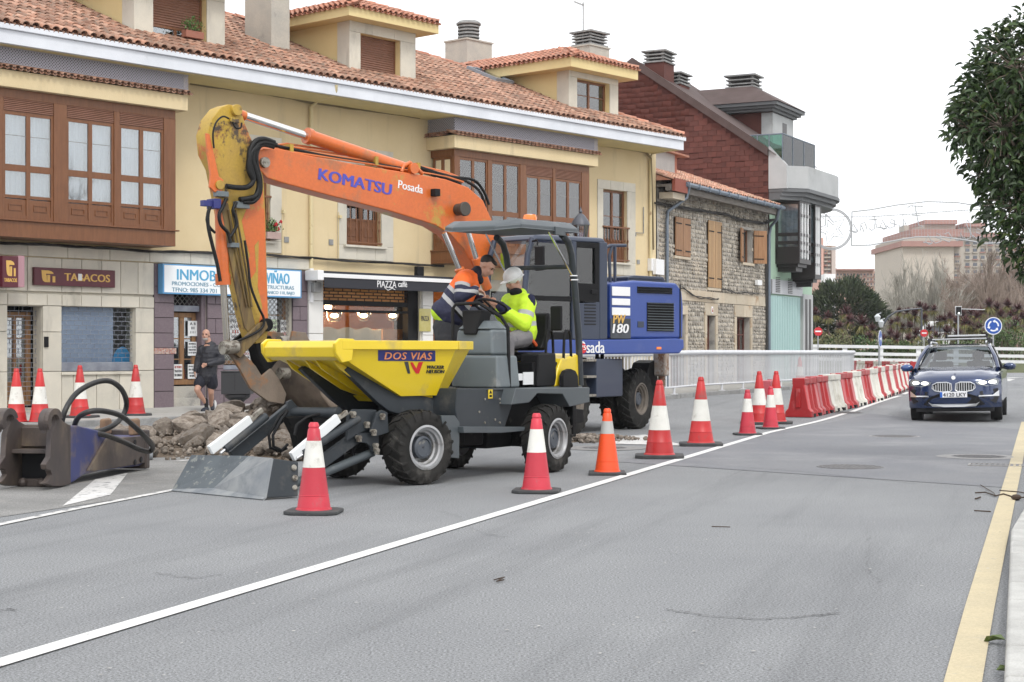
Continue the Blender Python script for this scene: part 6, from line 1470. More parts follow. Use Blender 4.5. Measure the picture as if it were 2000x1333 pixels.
etext('P',(1131,690),(1142,690),.2,m_wpl,band,YN,bold=.02); etext('sada',(1145,690),(1180,690),.2,m_wpl,band,YN,bold=.02)
a = E.Y(1138,681,YN); q = MB(); q.cyl((a[0],YN,a[1]),(a[0],YN + .012,a[1]),.085,n=24); q.build('anniversary_badge',m_dred,band)
etext('75',(1133,684),(1144,684),.075,m_wpl,band,YN + .008,bold=.03)
ep(((1226,541),(1240,538),(1296,541),(1302,553),(1228,553)),YN - .25,.2,'air_intake',m_cab,None,.02); rectp(1230,544,1296,546.5,YN - .23,.03,'intake_slot',m_dark,ex,0).matrix_basis = EM
q = MB(); q.tube([Ey(1181,485,.9),Ey(1192,480,.9),Ey(1222,480,.9)],.03,8); q.tube([Ey(1192,562,.9),Ey(1190,500,.9),Ey(1196,480,.9)],.03,8); q.tube([Ey(1201,560,.9),Ey(1201,481,.9)],.03,8); q.build('hand_rail',m_cab,ex,smooth=60).matrix_basis = EM
q = MB(); q.box(-.2,1.5,-1.15,.1,1.55,2.2); q.build('far_deck',m_cab,ex,bevel=.04).matrix_basis = EM
# cab: side outline with openings made of frames
CX0,CX1 = E.Y(1187,600,YN)[0],E.Y(1033,600,YN)[0]; cz0,cz1 = E.Y(1100,663,YN)[1],E.Y(1100,459,YN)[1]
cb = empty('cab'); cb.parent = ex; cb.matrix_basis = EM
YF = .22
q = MB(); q.hexa([(CX0,YF,cz1 - .1),(CX1 - .1,YF,cz1 - .12),(CX1 - .1,YN,cz1 - .12),(CX0,YN,cz1 - .1),(CX0 + .05,YF + .05,cz1),(CX1 - .22,YF + .05,cz1 - .01),(CX1 - .22,YN - .05,cz1 - .01),(CX0 + .05,YN - .05,cz1)]); q.build('cab_roof',m_cab,cb,bevel=.05,seg=3)
def post(pts,w,name='pillar',mat=m_cab): q = MB(); q.tube(pts,w,8); q.build(name,mat,cb,smooth=70)
zw = E.Y(1100,590,YN)[1]
for y_ in (YN - .05,YF + .05):
    post([(CX1 + .1,y_,cz0),(CX1 + .08,y_,cz0 + .5),(CX1 - .02,y_,cz1 - .35),(CX1 - .12,y_,cz1 - .09)],.05)
    q = MB(); q.box(CX0,CX0 + .2,y_ - .05,y_ + .05,cz0,cz1 - .08); q.build('rear_pillar',m_cab,cb,bevel=.02)
    if y_ > .8:
        rx0,rx1 = E.Y(1172,600,YN)[0],E.Y(1122,600,YN)[0]
        # rear quarter: black surround with window opening
        qq = MB(); w0,w1,w2_,w3 = E.Y(1163,600,YN)[0],E.Y(1127,600,YN)[0],E.Y(1140,554,YN)[1],E.Y(1140,484,YN)[1]
        for c_ in rect_cells(CX0 + .2,rx1,zw + .02,cz1 - .1,[(w0,w1,w2_,w3)]): qq.box(c_[0],c_[1],y_ - .02,y_ + .045,c_[2],c_[3])
        qq.build('window_surround',m_seat,cb)
        qq = MB(); qq.box(w0,w1,y_ + .0,y_ + .01,w2_,w3); qq.build('rear_side_pane',m_gls3,cb)
        qq = MB(); qq.prism([(CX0 + .2,cz0),(CX0 + .2,zw + .015),(rx1,zw - .02),(rx1,cz0)],y_ - .03,y_ + .05,'y'); dp = qq.build('cab_side_panel',m_cab,cb,bevel=.012)
        qq = MB(); qq.box(rx1 - .05,rx1 + .05,y_ - .03,y_ + .056,cz0,cz1 - .1); qq.build('door_pillar',m_cab,cb,bevel=.015)
        q = MB(); q.box(rx1 + .05,CX1 + .1,y_ - .02,y_ + .04,E.Y(1075,588,YN)[1],E.Y(1075,578,YN)[1]); q.build('door_rail',m_seat,cb,bevel=.01); q = MB(); q.box(rx1 + .05,CX1 + .12,y_ - .02,y_ + .04,cz0,cz0 + .12); q.build('door_rail',m_seat,cb,bevel=.01)
        q = MB(); q.box(rx1 + .05,CX1 + .03,y_ + .01,y_ + .016,cz0 + .12,cz1 - .15); q.build('door_pane',m_gls3,cb)
        for i in range(8):
            zz = cz0 + .25 + i * .055; q = MB(); q.box(CX0 + .3,CX0 + .58,y_ + .05,y_ + .058,zz,zz + .02); q.build('vent_slat',m_dark,dp)
        a = E.Y(1160,571,YN); q = MB(); q.box(a[0] - .07,a[0] + .07,y_ + .045,y_ + .07,a[1] - .04,a[1] + .04); q.build('door_handle',m_black,dp,bevel=.01)
    else:
        q = MB(); q.box(CX0 + .2,CX1,y_ - .03,y_,cz0,zw); q.box(CX0 + .2,CX0 + .3,y_ - .03,y_,zw,cz1 - .1); q.build('far_side_panel',m_cab,cb)
q = MB(); q.box(CX1 + .06,CX1 + .1,YF + .1,YN - .1,cz0,cz0 + .25); q.build('front_panel',m_cab,cb,bevel=.01)
q = MB(); q.add([(CX1 + .1,YF + .1,cz0 + .25),(CX1 + .1,YN - .1,cz0 + .25),(CX1 - .1,YN - .1,cz1 - .12),(CX1 - .1,YF + .1,cz1 - .12)],[(0,1,2,3)]); q.build('windscreen',m_gls3,cb)
q = MB(); q.box(CX0,CX0 + .04,YF + .1,YN - .1,cz0,zw + .1); q.build('rear_panel',m_cab,cb)
q = MB(); q.box(CX0 + .3,CX0 + .9,YF + .3,YN - .3,cz0,cz0 + .5); q.box(CX0 + .25,CX0 + .42,YF + .3,YN - .3,cz0 + .5,cz0 + 1.15); q.build('operator_seat',m_seat,cb,bevel=.06,seg=3)
q = MB(); q.box(CX0,CX1 + .1,YF,YN - .02,cz0 - .04,cz0); q.build('cab_floor',m_cab,cb)
hvy = M('hi_vis_strip',(.55,.75,.02),rough=.6); q = MB(); q.box(CX1 - .35,CX1 - .2,YF + .12,YF + .15,cz1 - .55,cz1 - .3); q.build('hi_vis_strip',hvy,cb)
q = MB(); a = Ey(1050,503,YN + .2); q.box(a[0] - .04,a[0],YN + .12,YN + .34,a[2] - .22,a[2] + .18); q.build('mirror',m_black,cb,bevel=.03,seg=3); q = MB(); q.tube([(a[0],YN + .2,a[2] + .2),(a[0],YN + .2,a[2] + .28),(CX1 - .1,YN - .04,a[2] + .28)],.015,6); q.build('mirror_arm',m_black,cb)
# undercarriage
um = RZ(60.6); U = Fr(.71,29.46,60.6)
for x_ in (1.3,-1.3):
    for s_ in (-1,1):
        for k,yy in enumerate((1.02,.68)):
            w_ = wheel(ex,.27,.55,.29,M('rusty_wheel_rim',(.2,.17,.14),(.14,.12,.1),sc=6,rough=.8,dirt=(.3,.28,.25),dsc=8,dth=.6) if (x_,s_,k) == (1.3,-1,0) else bpy.data.materials['rusty_wheel_rim'],nlug=22,flip=s_)
            w_.matrix_basis = um @ T(x_,s_ * yy,.55) @ RY(random.uniform(0,50))
q = MB(); q.box(-1.8,1.8,-.42,.42,.5,1.0); q.box(1.2,1.4,-.8,.8,.45,.68); q.box(-1.4,-1.2,-.8,.8,.45,.68); q.lathe([(.62,1.0),(.62,1.3)],28); q.build('undercarriage',m_blkm,ex,bevel=.02).matrix_basis = um
def up(px0,py0,px1,py1,y,t,name,mat,bevel=.015):
    a = U.Y(px0,py0,y); b = U.Y(px1,py1,y); q = MB(); q.box(min(a[0],b[0]),max(a[0],b[0]),y,y + t,min(a[1],b[1]),max(a[1],b[1])); o = q.build(name,mat,ex,bevel=bevel); o.matrix_basis = um; return o
q = MB(); q.box(-.62,.42,-1.2,-.62,.62,1.28); q.build('tool_box',m_cab,ex,bevel=.02).matrix_basis = um
for zz in (.66,.98,1.26): q = MB(); q.box(-1.0,-.63,-1.2,-.75,zz - .02,zz + .02); q.build('step',m_pin,ex).matrix_basis = um
q = MB(); q.tube([(.0,-.9,1.28),(.0,-.9,1.42),(.1,-.9,1.46),(.2,-.9,1.42),(.2,-.9,1.28)],.035,8); q.build('lifting_eye',m_black,ex,smooth=60).matrix_basis = um
q = MB(); q.prism([(1.75,.5),(2.3,.4),(2.5,.8),(2.35,1.25),(2.1,1.2),(1.9,.9)],-.95,-.6,'y'); q.prism([(1.75,.5),(2.3,.4),(2.5,.8),(2.35,1.25),(2.1,1.2),(1.9,.9)],.6,.95,'y'); q.build('stabiliser_bracket',m_blkm,ex,bevel=.01).matrix_basis = um
q = MB(); q.box(2.3,2.5,-1.18,-.92,.95,1.42); q.build('stabiliser_block',M('rusty_block',(.3,.24,.19),(.4,.38,.35),sc=5,rough=.9,dirt=(.2,.1,.05),dsc=6,dth=.5),ex,bevel=.04,seg=3).matrix_basis = um
q = MB(); q.cyl((2.4,-1.05,.95),(2.4,-1.05,.35),.06); q.cyl((2.4,-1.05,.35),(2.4,-1.05,.3),.07,.05); q.build('stabiliser_leg',M('rusty_tube',(.2,.1,.06),rough=.7,metal=.2),ex,smooth=40).matrix_basis = um
q = MB(); q.box(-2.2,-1.8,-1.1,1.1,.35,.9); q.build('dozer_plate',m_blkm,ex,bevel=.02).matrix_basis = um
# boom
YB = .16; YBB = -.2
boom = ep(((500,297),(515,290),(545,290),(600,303),(700,322),(800,338),(870,350),(915,366),(944,392),(960,428),(967,470),(966,520),(955,548),(935,545),(920,512),(905,485),(880,458),(850,440),(760,412),(650,384),(560,360),(522,348),(505,330)),YB,YBB,'boom',m_or,None,.02,2)
boomp = boom
def btext(s,pa,pb,ptop,mat,**kw):
    a = E.Y(*pa,YB); b = E.Y(*pb,YB); c_ = E.Y(*ptop,YB); xd = Vector((b[0] - a[0],0,b[1] - a[1])); zd = Vector((c_[0] - a[0],0,c_[1] - a[1])); zd = zd - xd * (zd.dot(xd) / xd.length_squared)
    text(s,mat,boomp,(a[0],YB + .003,a[1]),xd,zd,xd.length,zd.length,**kw)
btext('KOMATSU',(622,351),(763,382),(624,329),m_navy if False else M('komatsu_like_blue',(.07,.07,.42),rough=.4),bold=.06)
bpy.data.materials['komatsu_like_blue'].name = 'blue_lettering'
btext('Posada',(777,368),(825,379),(778,352),m_wpl,bold=.02)
a = E.Y(893,410,YB); q = MB(); q.cyl((a[0],YB,a[1]),(a[0],YB + .16,a[1]),.1,n=20); q.cyl((a[0],YB + .16,a[1]),(a[0],YB + .22,a[1]),.12,n=20); q.build('boom_pivot',M('oily_pivot',(.06,.05,.04),rough=.5),boomp,smooth=40,bevel=.01)
a = E.Y(515,318,YB); q = MB(); q.cyl((a[0],YBB - .05,a[1]),(a[0],YB + .06,a[1]),.08,n=18); q.build('boom_tip_pin',m_pin,boomp,smooth=40)
a = E.Y(846,376,YB); q = MB(); q.box(a[0] - .06,a[0] + .06,YB,YB + .12,a[1] - .07,a[1] + .05); q.build('work_light',m_black,boomp,bevel=.01)
m_pipo = M('orange_steel_pipe',(.6,.17,.05),rough=.4,dirt=(.3,.13,.05),dsc=5,dth=.6)
for i in range(4):
    P = [(500 + 4 * i,292 - i * 1.5),(560,296 - i * 5),(640,308 - i * 5),(720,320 - i * 5),(800,333 - i * 4),(870,345 - i * 3),(905,356 - i * 2)]
    q = MB(); q.tube([Ey(*p,YB - .05 - i * .07) for p in P],.018,7); q.build('boom_pipe',m_pipo,boomp,smooth=60)
for px,py in ((572,294),(738,318),(820,330)): a = E.Y(px,py,YB); q = MB(); q.box(a[0] - .03,a[0] + .03,YB - .3,YB - .02,a[1] - .04,a[1] + .1); q.build('pipe_clamp',m_yo,boomp)
# arm cylinder
ya_ = 0.0
def er(p0,p1,r,mat,name,y,r1=None,par=None,n=18):
    q = MB(); q.cyl(Ey(*p0,y),Ey(*p1,y),r,r1,n); o = q.build(name,mat,par or ex,smooth=50)
    if par is None: o.matrix_basis = EM
    return o
er((462,222),(478,227),.075,m_or,'arm_cylinder_eye',ya_); er((476,226),(604,268),.062,m_chr,'arm_cylinder_rod',ya_)
er((598,265),(606,268),.13,m_or,'arm_cylinder_gland',ya_); er((604,267),(795,332),.108,m_or,'arm_cylinder',ya_)
q = MB(); q.tube([Ey(784,336,.12),Ey(788,325,.12),Ey(800,318,.12),Ey(815,330,.12),Ey(825,340,.12)],.035,8); a = E.Y(795,331,0); q.cyl((a[0],-.22,a[1]),(a[0],.2,a[1]),.09,n=16); q.build('cylinder_trunnion',m_or,ex,smooth=60).matrix_basis = EM
for pa,pb,y_ in (((867,455),(897,525),.34),((910,440),(930,505),.3)): er(pa,pb,.045,m_chr,'boom_cylinder_rod',y_); er(pb,(pb[0] + 22,pb[1] + 60),.085,m_or,'boom_cylinder',y_)
# arm (stick)
arm = ep(((447,204),(462,207),(473,222),(480,245),(497,285),(508,318),(515,350),(519,420),(521,500),(524,600),(526,640),(520,668),(500,672),(488,640),(470,560),(452,470),(438,400),(424,330),(409,300),(405,262),(414,232),(432,210)),.15,-.17,'arm',m_yo,None,.015,2)
P = ((447,206),(461,209),(471,224),(478,246),(495,287),(503,312),(505,350),(500,385),(484,398),(474,402),(470,430),(478,480),(487,500),(482,520),(474,530),(466,520),(454,465),(440,398),(426,328),(411,298),(407,262),(416,234),(433,212))
q = MB(); q.prism([E.Y(a,b,.15) for a,b in P],.149,.1535,'y'); q.build('arm_yellow_plate',m_yo,arm)
P = ((484,402),(500,390),(513,372),(517,420),(519,500),(522,600),(523,636),(512,655),(503,630),(497,580),(488,540),(482,520),(488,500),(480,470),(472,432)); q = MB(); q.prism([E.Y(a,b,.15) for a,b in P],.149,.1535,'y'); q.build('arm_orange_plate',m_or,arm)
P = ((500,530),(497,480),(505,470),(503,560),(512,600),(503,640),(494,620),(480,560),(490,545)); q = MB(); q.prism([E.Y(a,b,.15) for a,b in P],.149,.156,'y'); q.build('yellow_paint_patch',m_yo,arm)
P = ((432,400),(446,396),(462,480),(482,560),(502,648),(490,655),(478,640),(462,570),(448,500)); q = MB(); q.prism([E.Y(a,b,.2) for a,b in P],.16,.2,'y'); q.build('greasy_cover_strip',m_grs,arm,bevel=.01)
for k in range(3): q = MB(); q.tube([Ey(446 + 7 * k,410,.22),Ey(462 + 7 * k,500,.22),Ey(482 + 5 * k,600,.22)],.015,6); q.build('arm_pipe',m_grs,arm,smooth=60)
def disc(par,px,py,y,r,t,mat,nm): a = E.Y(px,py,y); q = MB(); q.cyl((a[0],y - .02,a[1]),(a[0],y + t,a[1]),r,n=20); return q.build(nm,mat,par,smooth=40,bevel=.005)
disc(arm,460,216,.16,.085,.06,m_yo,'top_pin'); disc(arm,427,362,.24,.07,.05,m_yo,'cylinder_pin'); disc(arm,518,635,.17,.1,.07,m_blkm,'linkage_pin')
q = MB(); q.box(*sorted((E.Y(448,232,.16)[0],E.Y(465,232,.16)[0])),.158,.2,E.Y(450,240,.16)[1],E.Y(450,230,.16)[1]); q.build('hose_clamp',m_yo,arm,bevel=.01)
# bucket cylinder
for y_ in (.26,-.26): ep(((403,260),(410,262),(416,290),(428,345),(437,352),(434,375),(420,376),(410,366),(412,340),(406,300)),y_,y_ - .05,'cylinder_lug',m_or,None,.01)
er((430,365),(431,392),.1,m_yo,'bucket_cylinder_head',.1); er((431,390),(436,553),.095,m_or,'bucket_cylinder',.1); er((435,535),(436,557),.115,m_or,'bucket_cylinder_gland',.1); er((436,555),(443,668),.05,M('grey_chrome_rod',(.35,.33,.3),rough=.25,metal=.9),'bucket_cylinder_rod',.1)
rectq = lambda *a,**k: rectp(*a,**k)
o = rectp(418,388,432,408,.28,.2,'blue_bracket',m_navy,ex); o.matrix_basis = EM; o = rectp(398,391,420,404,.24,.1,'blue_bracket',m_navy,ex); o.matrix_basis = EM
o = rectp(425,373,447,385,.3,.12,'valve_block',m_lgy,ex); o.matrix_basis = EM; o = rectp(462,393,488,408,.28,.1,'valve_block',m_lgy,ex); o.matrix_basis = EM; o = rectp(450,474,468,484,.28,.1,'valve_block',m_lgy,ex); o.matrix_basis = EM
def crv(P):
    Q = []
    for i in range(len(P) - 1):
        p0,p1,p2,p3 = P[max(0,i - 1)],P[i],P[i + 1],P[min(len(P) - 1,i + 2)]
        for k in range(4): t = k / 4; Q.append(tuple(.5 * (2 * p1[c] + (p2[c] - p0[c]) * t + (2 * p0[c] - 5 * p1[c] + 4 * p2[c] - p3[c]) * t * t + (3 * p1[c] - p0[c] - 3 * p2[c] + p3[c]) * t ** 3) for c in (0,1,2)))
    return Q + [P[-1]]
HO = [(((536,279),(515,272),(498,277),(488,295),(487,315),(492,335),(495,352),(485,365),(465,367),(442,364)),.04),(((540,284),(515,279),(500,288),(494,310),(500,335),(506,360),(500,382),(485,388),(468,390)),.04),
      (((535,288),(512,284),(502,300),(503,325),(509,350),(508,378),(495,395),(475,395)),.03),(((505,286),(490,300),(486,330),(494,350)),.045),(((442,388),(435,405),(428,420),(432,440),(445,455),(450,475)),.028),(((410,405),(406,420),(407,445),(415,480),(425,520),(430,550)),.028),(((408,410),(404,430),(410,445),(420,455)),.022),
      (((462,395),(455,410),(460,425),(462,440),(455,455),(448,465)),.025),(((447,232),(435,228),(422,240),(416,262),(418,290)),.014),(((455,238),(460,250),(470,250),(472,240)),.014),(((478,470),(485,520),(490,560),(505,600),(515,622),(512,640),(490,655),(455,670)),.02)]
for P,r in HO: q = MB(); q.tube(crv([Ey(a,b,.28) for a,b in P]),r,8); q.build('hydraulic_hose',m_hose,ex,smooth=60).matrix_basis = EM
for P in (((540,285),(640,306),(740,322),(800,332),(870,348),(900,360)),((800,318),(830,330),(880,345),(925,352),(945,375),(955,400)),((815,325),(850,340),(900,350),(935,372),(948,405))): q = MB(); q.tube(crv([Ey(a,b,.1) for a,b in P]),.026,7); q.build('hydraulic_hose',m_hose,ex,smooth=60).matrix_basis = EM
# linkage
er((434,680),(462,678),.1,m_pin,'link_pin',.3); 
ep(((458,690),(470,668),(505,632),(520,628),(524,640),(512,655),(480,688),(470,700)),.26,.2,'yellow_link',m_grs,None,.01); ep(((452,668),(500,630),(512,622),(508,640),(460,684)),-.2,-.26,'far_link',m_blkm,None,.01)
for y_,mt_ in ((.2,m_mud),(-.2,m_blkm)):
    ep(((433,668),(445,664),(466,672),(475,690),(500,715),(512,735),(530,720),(545,740),(560,770),(555,790),(525,785),(490,760),(468,720),(450,694),(436,688)),y_,y_ - .06,'coupler_plate',mt_,None,.012)
ep(((496,660),(530,655),(548,700),(520,735),(505,700)),.12,-.12,'coupler_block',m_blkm,None,.03)
q = MB()
bprof = [(px,py) for px,py in ((505,735),(520,705),(535,668),(552,664),(566,680),(575,710),(585,742),(600,770),(628,790),(660,800),(640,806),(590,812),(550,800),(522,775))]
YK = .78
bk = None
prof = [(5.75,1.2),(5.72,1.55),(5.5,1.5),(5.2,1.28),(4.75,1.05),(4.35,.82),(4.2,.55),(4.45,.36),(4.9,.3),(5.35,.42),(5.65,.75)]
q.prism(prof,-YK,YK,'y'); bk = q.build('bucket',m_mud,ex,bevel=.03,seg=3); bk.matrix_basis = EM
for y_ in (YK,-YK): 
    q = MB(); q.prism([(5.55,1.48),(5.2,1.25),(4.7,1.02),(4.75,.95),(5.2,1.15),(5.55,1.33)],min(y_,y_ * 1.03),max(y_,y_ * 1.03),'y'); q.build('bucket_edge',m_mud,bk,bevel=.006)
for i in range(5): y_ = -.62 + i * .31; q = MB(); q.prism([(4.35,.82),(4.05,.6),(4.03,.54),(4.25,.58)],y_ - .05,y_ + .05,'y'); q.build('bucket_tooth',m_pin,bk,bevel=.01)
for y_ in (.3,-.3):
    q = MB(); q.prism([(5.7,1.2),(5.9,1.5),(5.85,1.72),(5.6,1.7),(5.4,1.35)],y_ - .03,y_ + .03,'y'); q.build('bucket_ear',m_mud,bk,bevel=.01)
    disc(bk,553,690,y_ + .04,.07,.06,m_pin,'bucket_pin')
for (a_,b_) in (((545,668),(590,668)),((545,730),(562,730))):
    er(a_,b_,.09,m_pin,'coupler_pin',.2)
# ================================================================ hydraulic breaker on the ground
m_brk_ = M('worn_black_brown_steel',(.055,.045,.045),(.11,.085,.07),sc=2,rough=.55,metal=.2,dirt=(.2,.155,.11),dsc=2.2,dth=.52,dw=.2,d2=(.3,.26,.2),d2s=3,d2t=.68,sx=(1,1,.6))
m_bkb = M('scuffed_blue_steel',(.03,.04,.16),(.05,.055,.14),sc=2,rough=.5,dirt=(.19,.14,.1),dsc=2,dth=.5,dw=.2,d2=(.45,.42,.38),d2s=3.5,d2t=.69)
K = Fr(-4.63,17.25,82.6); KM = K.mat()
hb = empty('hydraulic_breaker',KM,'detached rusty hydraulic breaker with two hooked plates lying on the road','breaker')
def kp(pts,y): return [(x,max(z,.012)) for x,z in (K.Y(a,b,y) for a,b in pts)]
sidep = [(.0,.03),(0,.6),(.35,.6),(1.05,.5),(1.2,.42),(2.3,.4),(2.36,.06),(2.2,.04),(1.0,.07),(.5,.06),(.2,.0)]
q = MB(); q.prism([(x,z + .02) for x,z in sidep],.03,.47,'y'); q.build('housing',m_bkb,hb,bevel=.02).location = (0,0,0)
q = MB(); q.prism([(x,z + .02) for x,z in ((.55,.1),(1.1,.42),(2.3,.39),(2.33,.07),(1.0,.08))],.0,.03,'y'); q.build('side_plate',m_brk_,hb,bevel=.006)
q = MB(); q.box(-.04,.03,-.02,.52,.02,.64); q.build('end_flange',m_brk_,hb,bevel=.01)
def hook(y0,y1):
    ox,oz = -.42,.62; P = []
    pts = [(-.01,.02),(-.01,.64),(-.16,.68)]
    pts += [(-.47 + .2 * cos(a),.70 + .13 * sin(a)) for a in [R(20 + 20 * i) for i in range(11)]]
    pts += [(-.62,.58),(-.58,.6),(-.56,.66)]
    pts += [(-.47 + .09 * cos(a),.69 + .07 * sin(a)) for a in [R(200 - 28 * i) for i in range(9)]]
    pts += [(-.47,.56),(-.5,.34),(-.62,.27),(-.6,.22),(-.5,.2),(-.46,.15),(-.55,.1),(-.66,.08),(-.4,.03),(-.2,.015)]
    q = MB(); q.prism(pts,y0,y1,'y'); q.build('hook_plate',m_brk_,hb,bevel=.008)
hook(-.02,.04); hook(.46,.52)
for y_,t in ((-.03,-.01),(.45,.46)):
    q = MB(); n = 14; pr = []
    for i in range(n):
        a0,a1 = R(10 + 15 * i),R(10 + 15 * (i + 1))
        v = [(-.47 + r * cos(a),.70 + r * .68 * sin(a)) for a,r in ((a0,.1),(a1,.1),(a1,.19),(a0,.19))]
        q.hexa([(x,y_ - .03,z) for x,z in v] + [(x,y_ + .075,z) for x,z in v])
    q.build('hook_boss',m_brk_,hb)
q = MB(); q.box(-.36,-.04,.04,.46,.36,.4); q.build('cross_plate',m_brk_,hb,bevel=.006)
q = MB(); q.box(-.12,-.04,.04,.46,.42,.62); q.build('upper_cross_plate',m_brk_,hb,bevel=.006)
q = MB(); q.box(-.1,-.06,.04,.46,.02,.36); q.build('dark_recess',m_dark,hb)
q = MB(); q.box(-.16,-.1,.0,.5,.0,.09); q.build('base_lip',m_brk_,hb,bevel=.02)
for y_ in (.12,.22,.42):
    q = MB(); q.ball((-.17,y_,.05),.05,8,6); q.build('nut',m_brk_,hb)
q = MB(); q.box(2.3,2.42,-.02,.5,.02,.48); q.build('tool_flange',m_brk_,hb,bevel=.02)
for y_ in (.05,.4): q = MB(); q.box(2.05,2.3,y_,y_ + .07,.42,.62); q.build('lug',M('brown_rust',(.25,.16,.1),(.18,.11,.07),sc=5,rough=.9),hb,bevel=.03)
for x,z in ((1.95,.12),(2.15,.14),(1.95,.35)): q = MB(); q.cyl((x,-.005,z),(x,-.012,z),.035,n=12); q.build('bolt_hole',m_dark,hb)
m_hs = M('thick_rubber_hose',(.012,.012,.013),(.03,.028,.026),sc=6,rough=.45)
def hose(P,D,r,label,cat='hose'):
    Q = []
    for i in range(len(P) - 1):
        p0,p1,p2,p3 = P[max(0,i - 1)],P[i],P[i + 1],P[min(len(P) - 1,i + 2)]
        for k in range(6):
            t = k / 6; Q.append(tuple(.5 * (2 * p1[c] + (p2[c] - p0[c]) * t + (2 * p0[c] - 5 * p1[c] + 4 * p2[c] - p3[c]) * t * t + (3 * p1[c] - p0[c] - 3 * p2[c] + p3[c]) * t ** 3) for c in (0,1,2)))
    Q.append(P[-1]); q = MB(); q.tube([W(a,b,d) for a,b,d in Q],r,12); return q.build('rubber_hose',m_hs,None,smooth=70,label=label,cat=cat)
h1 = hose([(119,833,17.6),(128,800,17.6),(150,768,17.8),(185,748,18),(215,745,18.2),(238,762,18.5),(247,788,18.8),(240,812,18.8),(220,832,18.6),(190,843,18.4),(158,842,18.1)],18,.03,'black hose standing in a tall upright loop from the breaker')
h2 = hose([(143,840,17.8),(152,817,17.6),(172,805,17.5),(200,803,17.6),(235,812,17.8),(262,833,18),(285,855,18.3),(298,872,18.7),(292,882,18.8),(272,878,18.6),(240,863,18.4),(200,849,18.2),(166,846,18.1)],18,.03,'black hose bent in a low slanting loop over the breaker body')
x,y,z = G(298,899); pc = MB(); pc.lathe([(.0,0),(.085,0),(.085,.3),(.06,.35),(.0,.36)],16,T(x,y,z + .09) @ RZ(15) @ RY(-90)); pc.build('pipe_stub',M('pale_plastic_pipe',(.36,.38,.4),(.28,.3,.32),sc=4,rough=.6),None,smooth=50,label='short pale grey pipe end on the road beside the breaker',cat='pipe')
# ================================================================ rubble
m_rock = M('broken_concrete_and_soil',(.165,.135,.108),(.26,.225,.19),sc=3.5,rough=.95,bump=1,bs=26,rnd=.3,grain=.25,gs=30,dirt=(.12,.09,.065),dsc=3,dth=.5,dw=.15)
m_dirt = M('loose_soil',(.1,.075,.052),(.155,.12,.09),sc=4,rough=.95,bump=1,bs=20,grain=.3,gs=25)
def rock(seed,flat=1):
    rr = random.Random(seed); q = MB(); import bmesh
    bm = bmesh.new(); bmesh.ops.create_icosphere(bm,subdivisions=2,radius=1)
    pl = [(Vector((rr.gauss(0,1),rr.gauss(0,1),rr.gauss(0,1))).normalized(),rr.uniform(.5,.85)) for _ in range(9)]
    for v in bm.verts:
        p = v.co.copy()
        for n_,d in pl:
            k = p.dot(n_)
            if k > d: p -= n_ * (k - d)
        v.co = p * (1 + rr.uniform(-.05,.05))
    V = [tuple(v.co) for v in bm.verts]; Fc = [tuple(v.index for v in f.verts) for f in bm.faces]; bm.free(); return q.add(V,Fc)
RK = [rock(i) for i in range(8)]
def pile(cx,cy,n,nst,label,hfun,rx,ry,smin,smax,rzd=0,seed=3):
    e = empty('rubble_pile',T(cx,cy,0) @ RZ(rzd),label,'rubble pile'); rr = random.Random(seed)
    q = MB(); N = 40; q.grid([[( (i / N * 2 - 1) * rx,(j / N * 2 - 1) * ry,hfun((i / N * 2 - 1),(j / N * 2 - 1)) - .05 + rr.uniform(-.03,.03)) for i in range(N + 1)] for j in range(N + 1)]); q.build('soil_mound',m_dirt,e,kind='stuff')
    groups = {k: [] for k in range(8)}
    for i in range(n):
        while True:
            u,v = rr.uniform(-1,1),rr.uniform(-1,1)
            if u * u + v * v < 1: break
        s = smin + (smax - smin) * rr.random() ** 2.6
        z = hfun(u,v); groups[rr.randrange(8)].append(T(u * rx,v * ry,z + s * .25) @ RZ(rr.uniform(0,360)) @ RX(rr.uniform(-50,50)) @ S(s,s * rr.uniform(.6,1),s * rr.uniform(.45,.8)))
    mes = [t.mesh('rock',m_rock) for t in RK]
    for k,ms in groups.items():
        for m in ms: o = bpy.data.objects.new('rock',mes[k]); C.objects.link(o); o.parent = e; o.matrix_basis = m
    ms = []
    for i in range(nst):
        u,v = rr.gauss(0,.5),rr.gauss(0,.5); u,v = max(-1.15,min(1.15,u)),max(-1.15,min(1.15,v)); s = rr.uniform(.015,.05); ms.append(T(u * rx,v * ry,max(0.01,hfun(u,v) + s * .3)) @ RZ(rr.uniform(0,360)) @ RX(rr.uniform(0,90)) @ S(s,s,s * .7))
    joined('rubble_crumbs',RK[0],ms,m_rock,e)
    return e
def hf(u,v):
    d = u * u + v * v; return max(0,(1 - d)) ** .7 * (.24 + .36 * math.exp(-((u + .25) ** 2 + (v - .3) ** 2) / .14) - .12 * max(0,u) + .05 * sin(u * 9) * cos(v * 7))
pile(-4.05,24.6,260,1200,'long heap of broken concrete and brown soil under the excavator arm',hf,1.75,3.2,.06,.34,-28)
pile(-2.9,22.0,60,300,'low spread of rubble between the shovel arms of the dumper',lambda u,v: max(0,1 - u * u - v * v) * .22,.9,.9,.05,.22,0,8)
x,y,z = G(1150,862); pile(x,y,34,250,'thin scatter of broken asphalt behind the orange cone',lambda u,v: .02 + H(y) + max(0,1 - u * u - v * v) * .05,.75,.5,.02,.09,30,5)
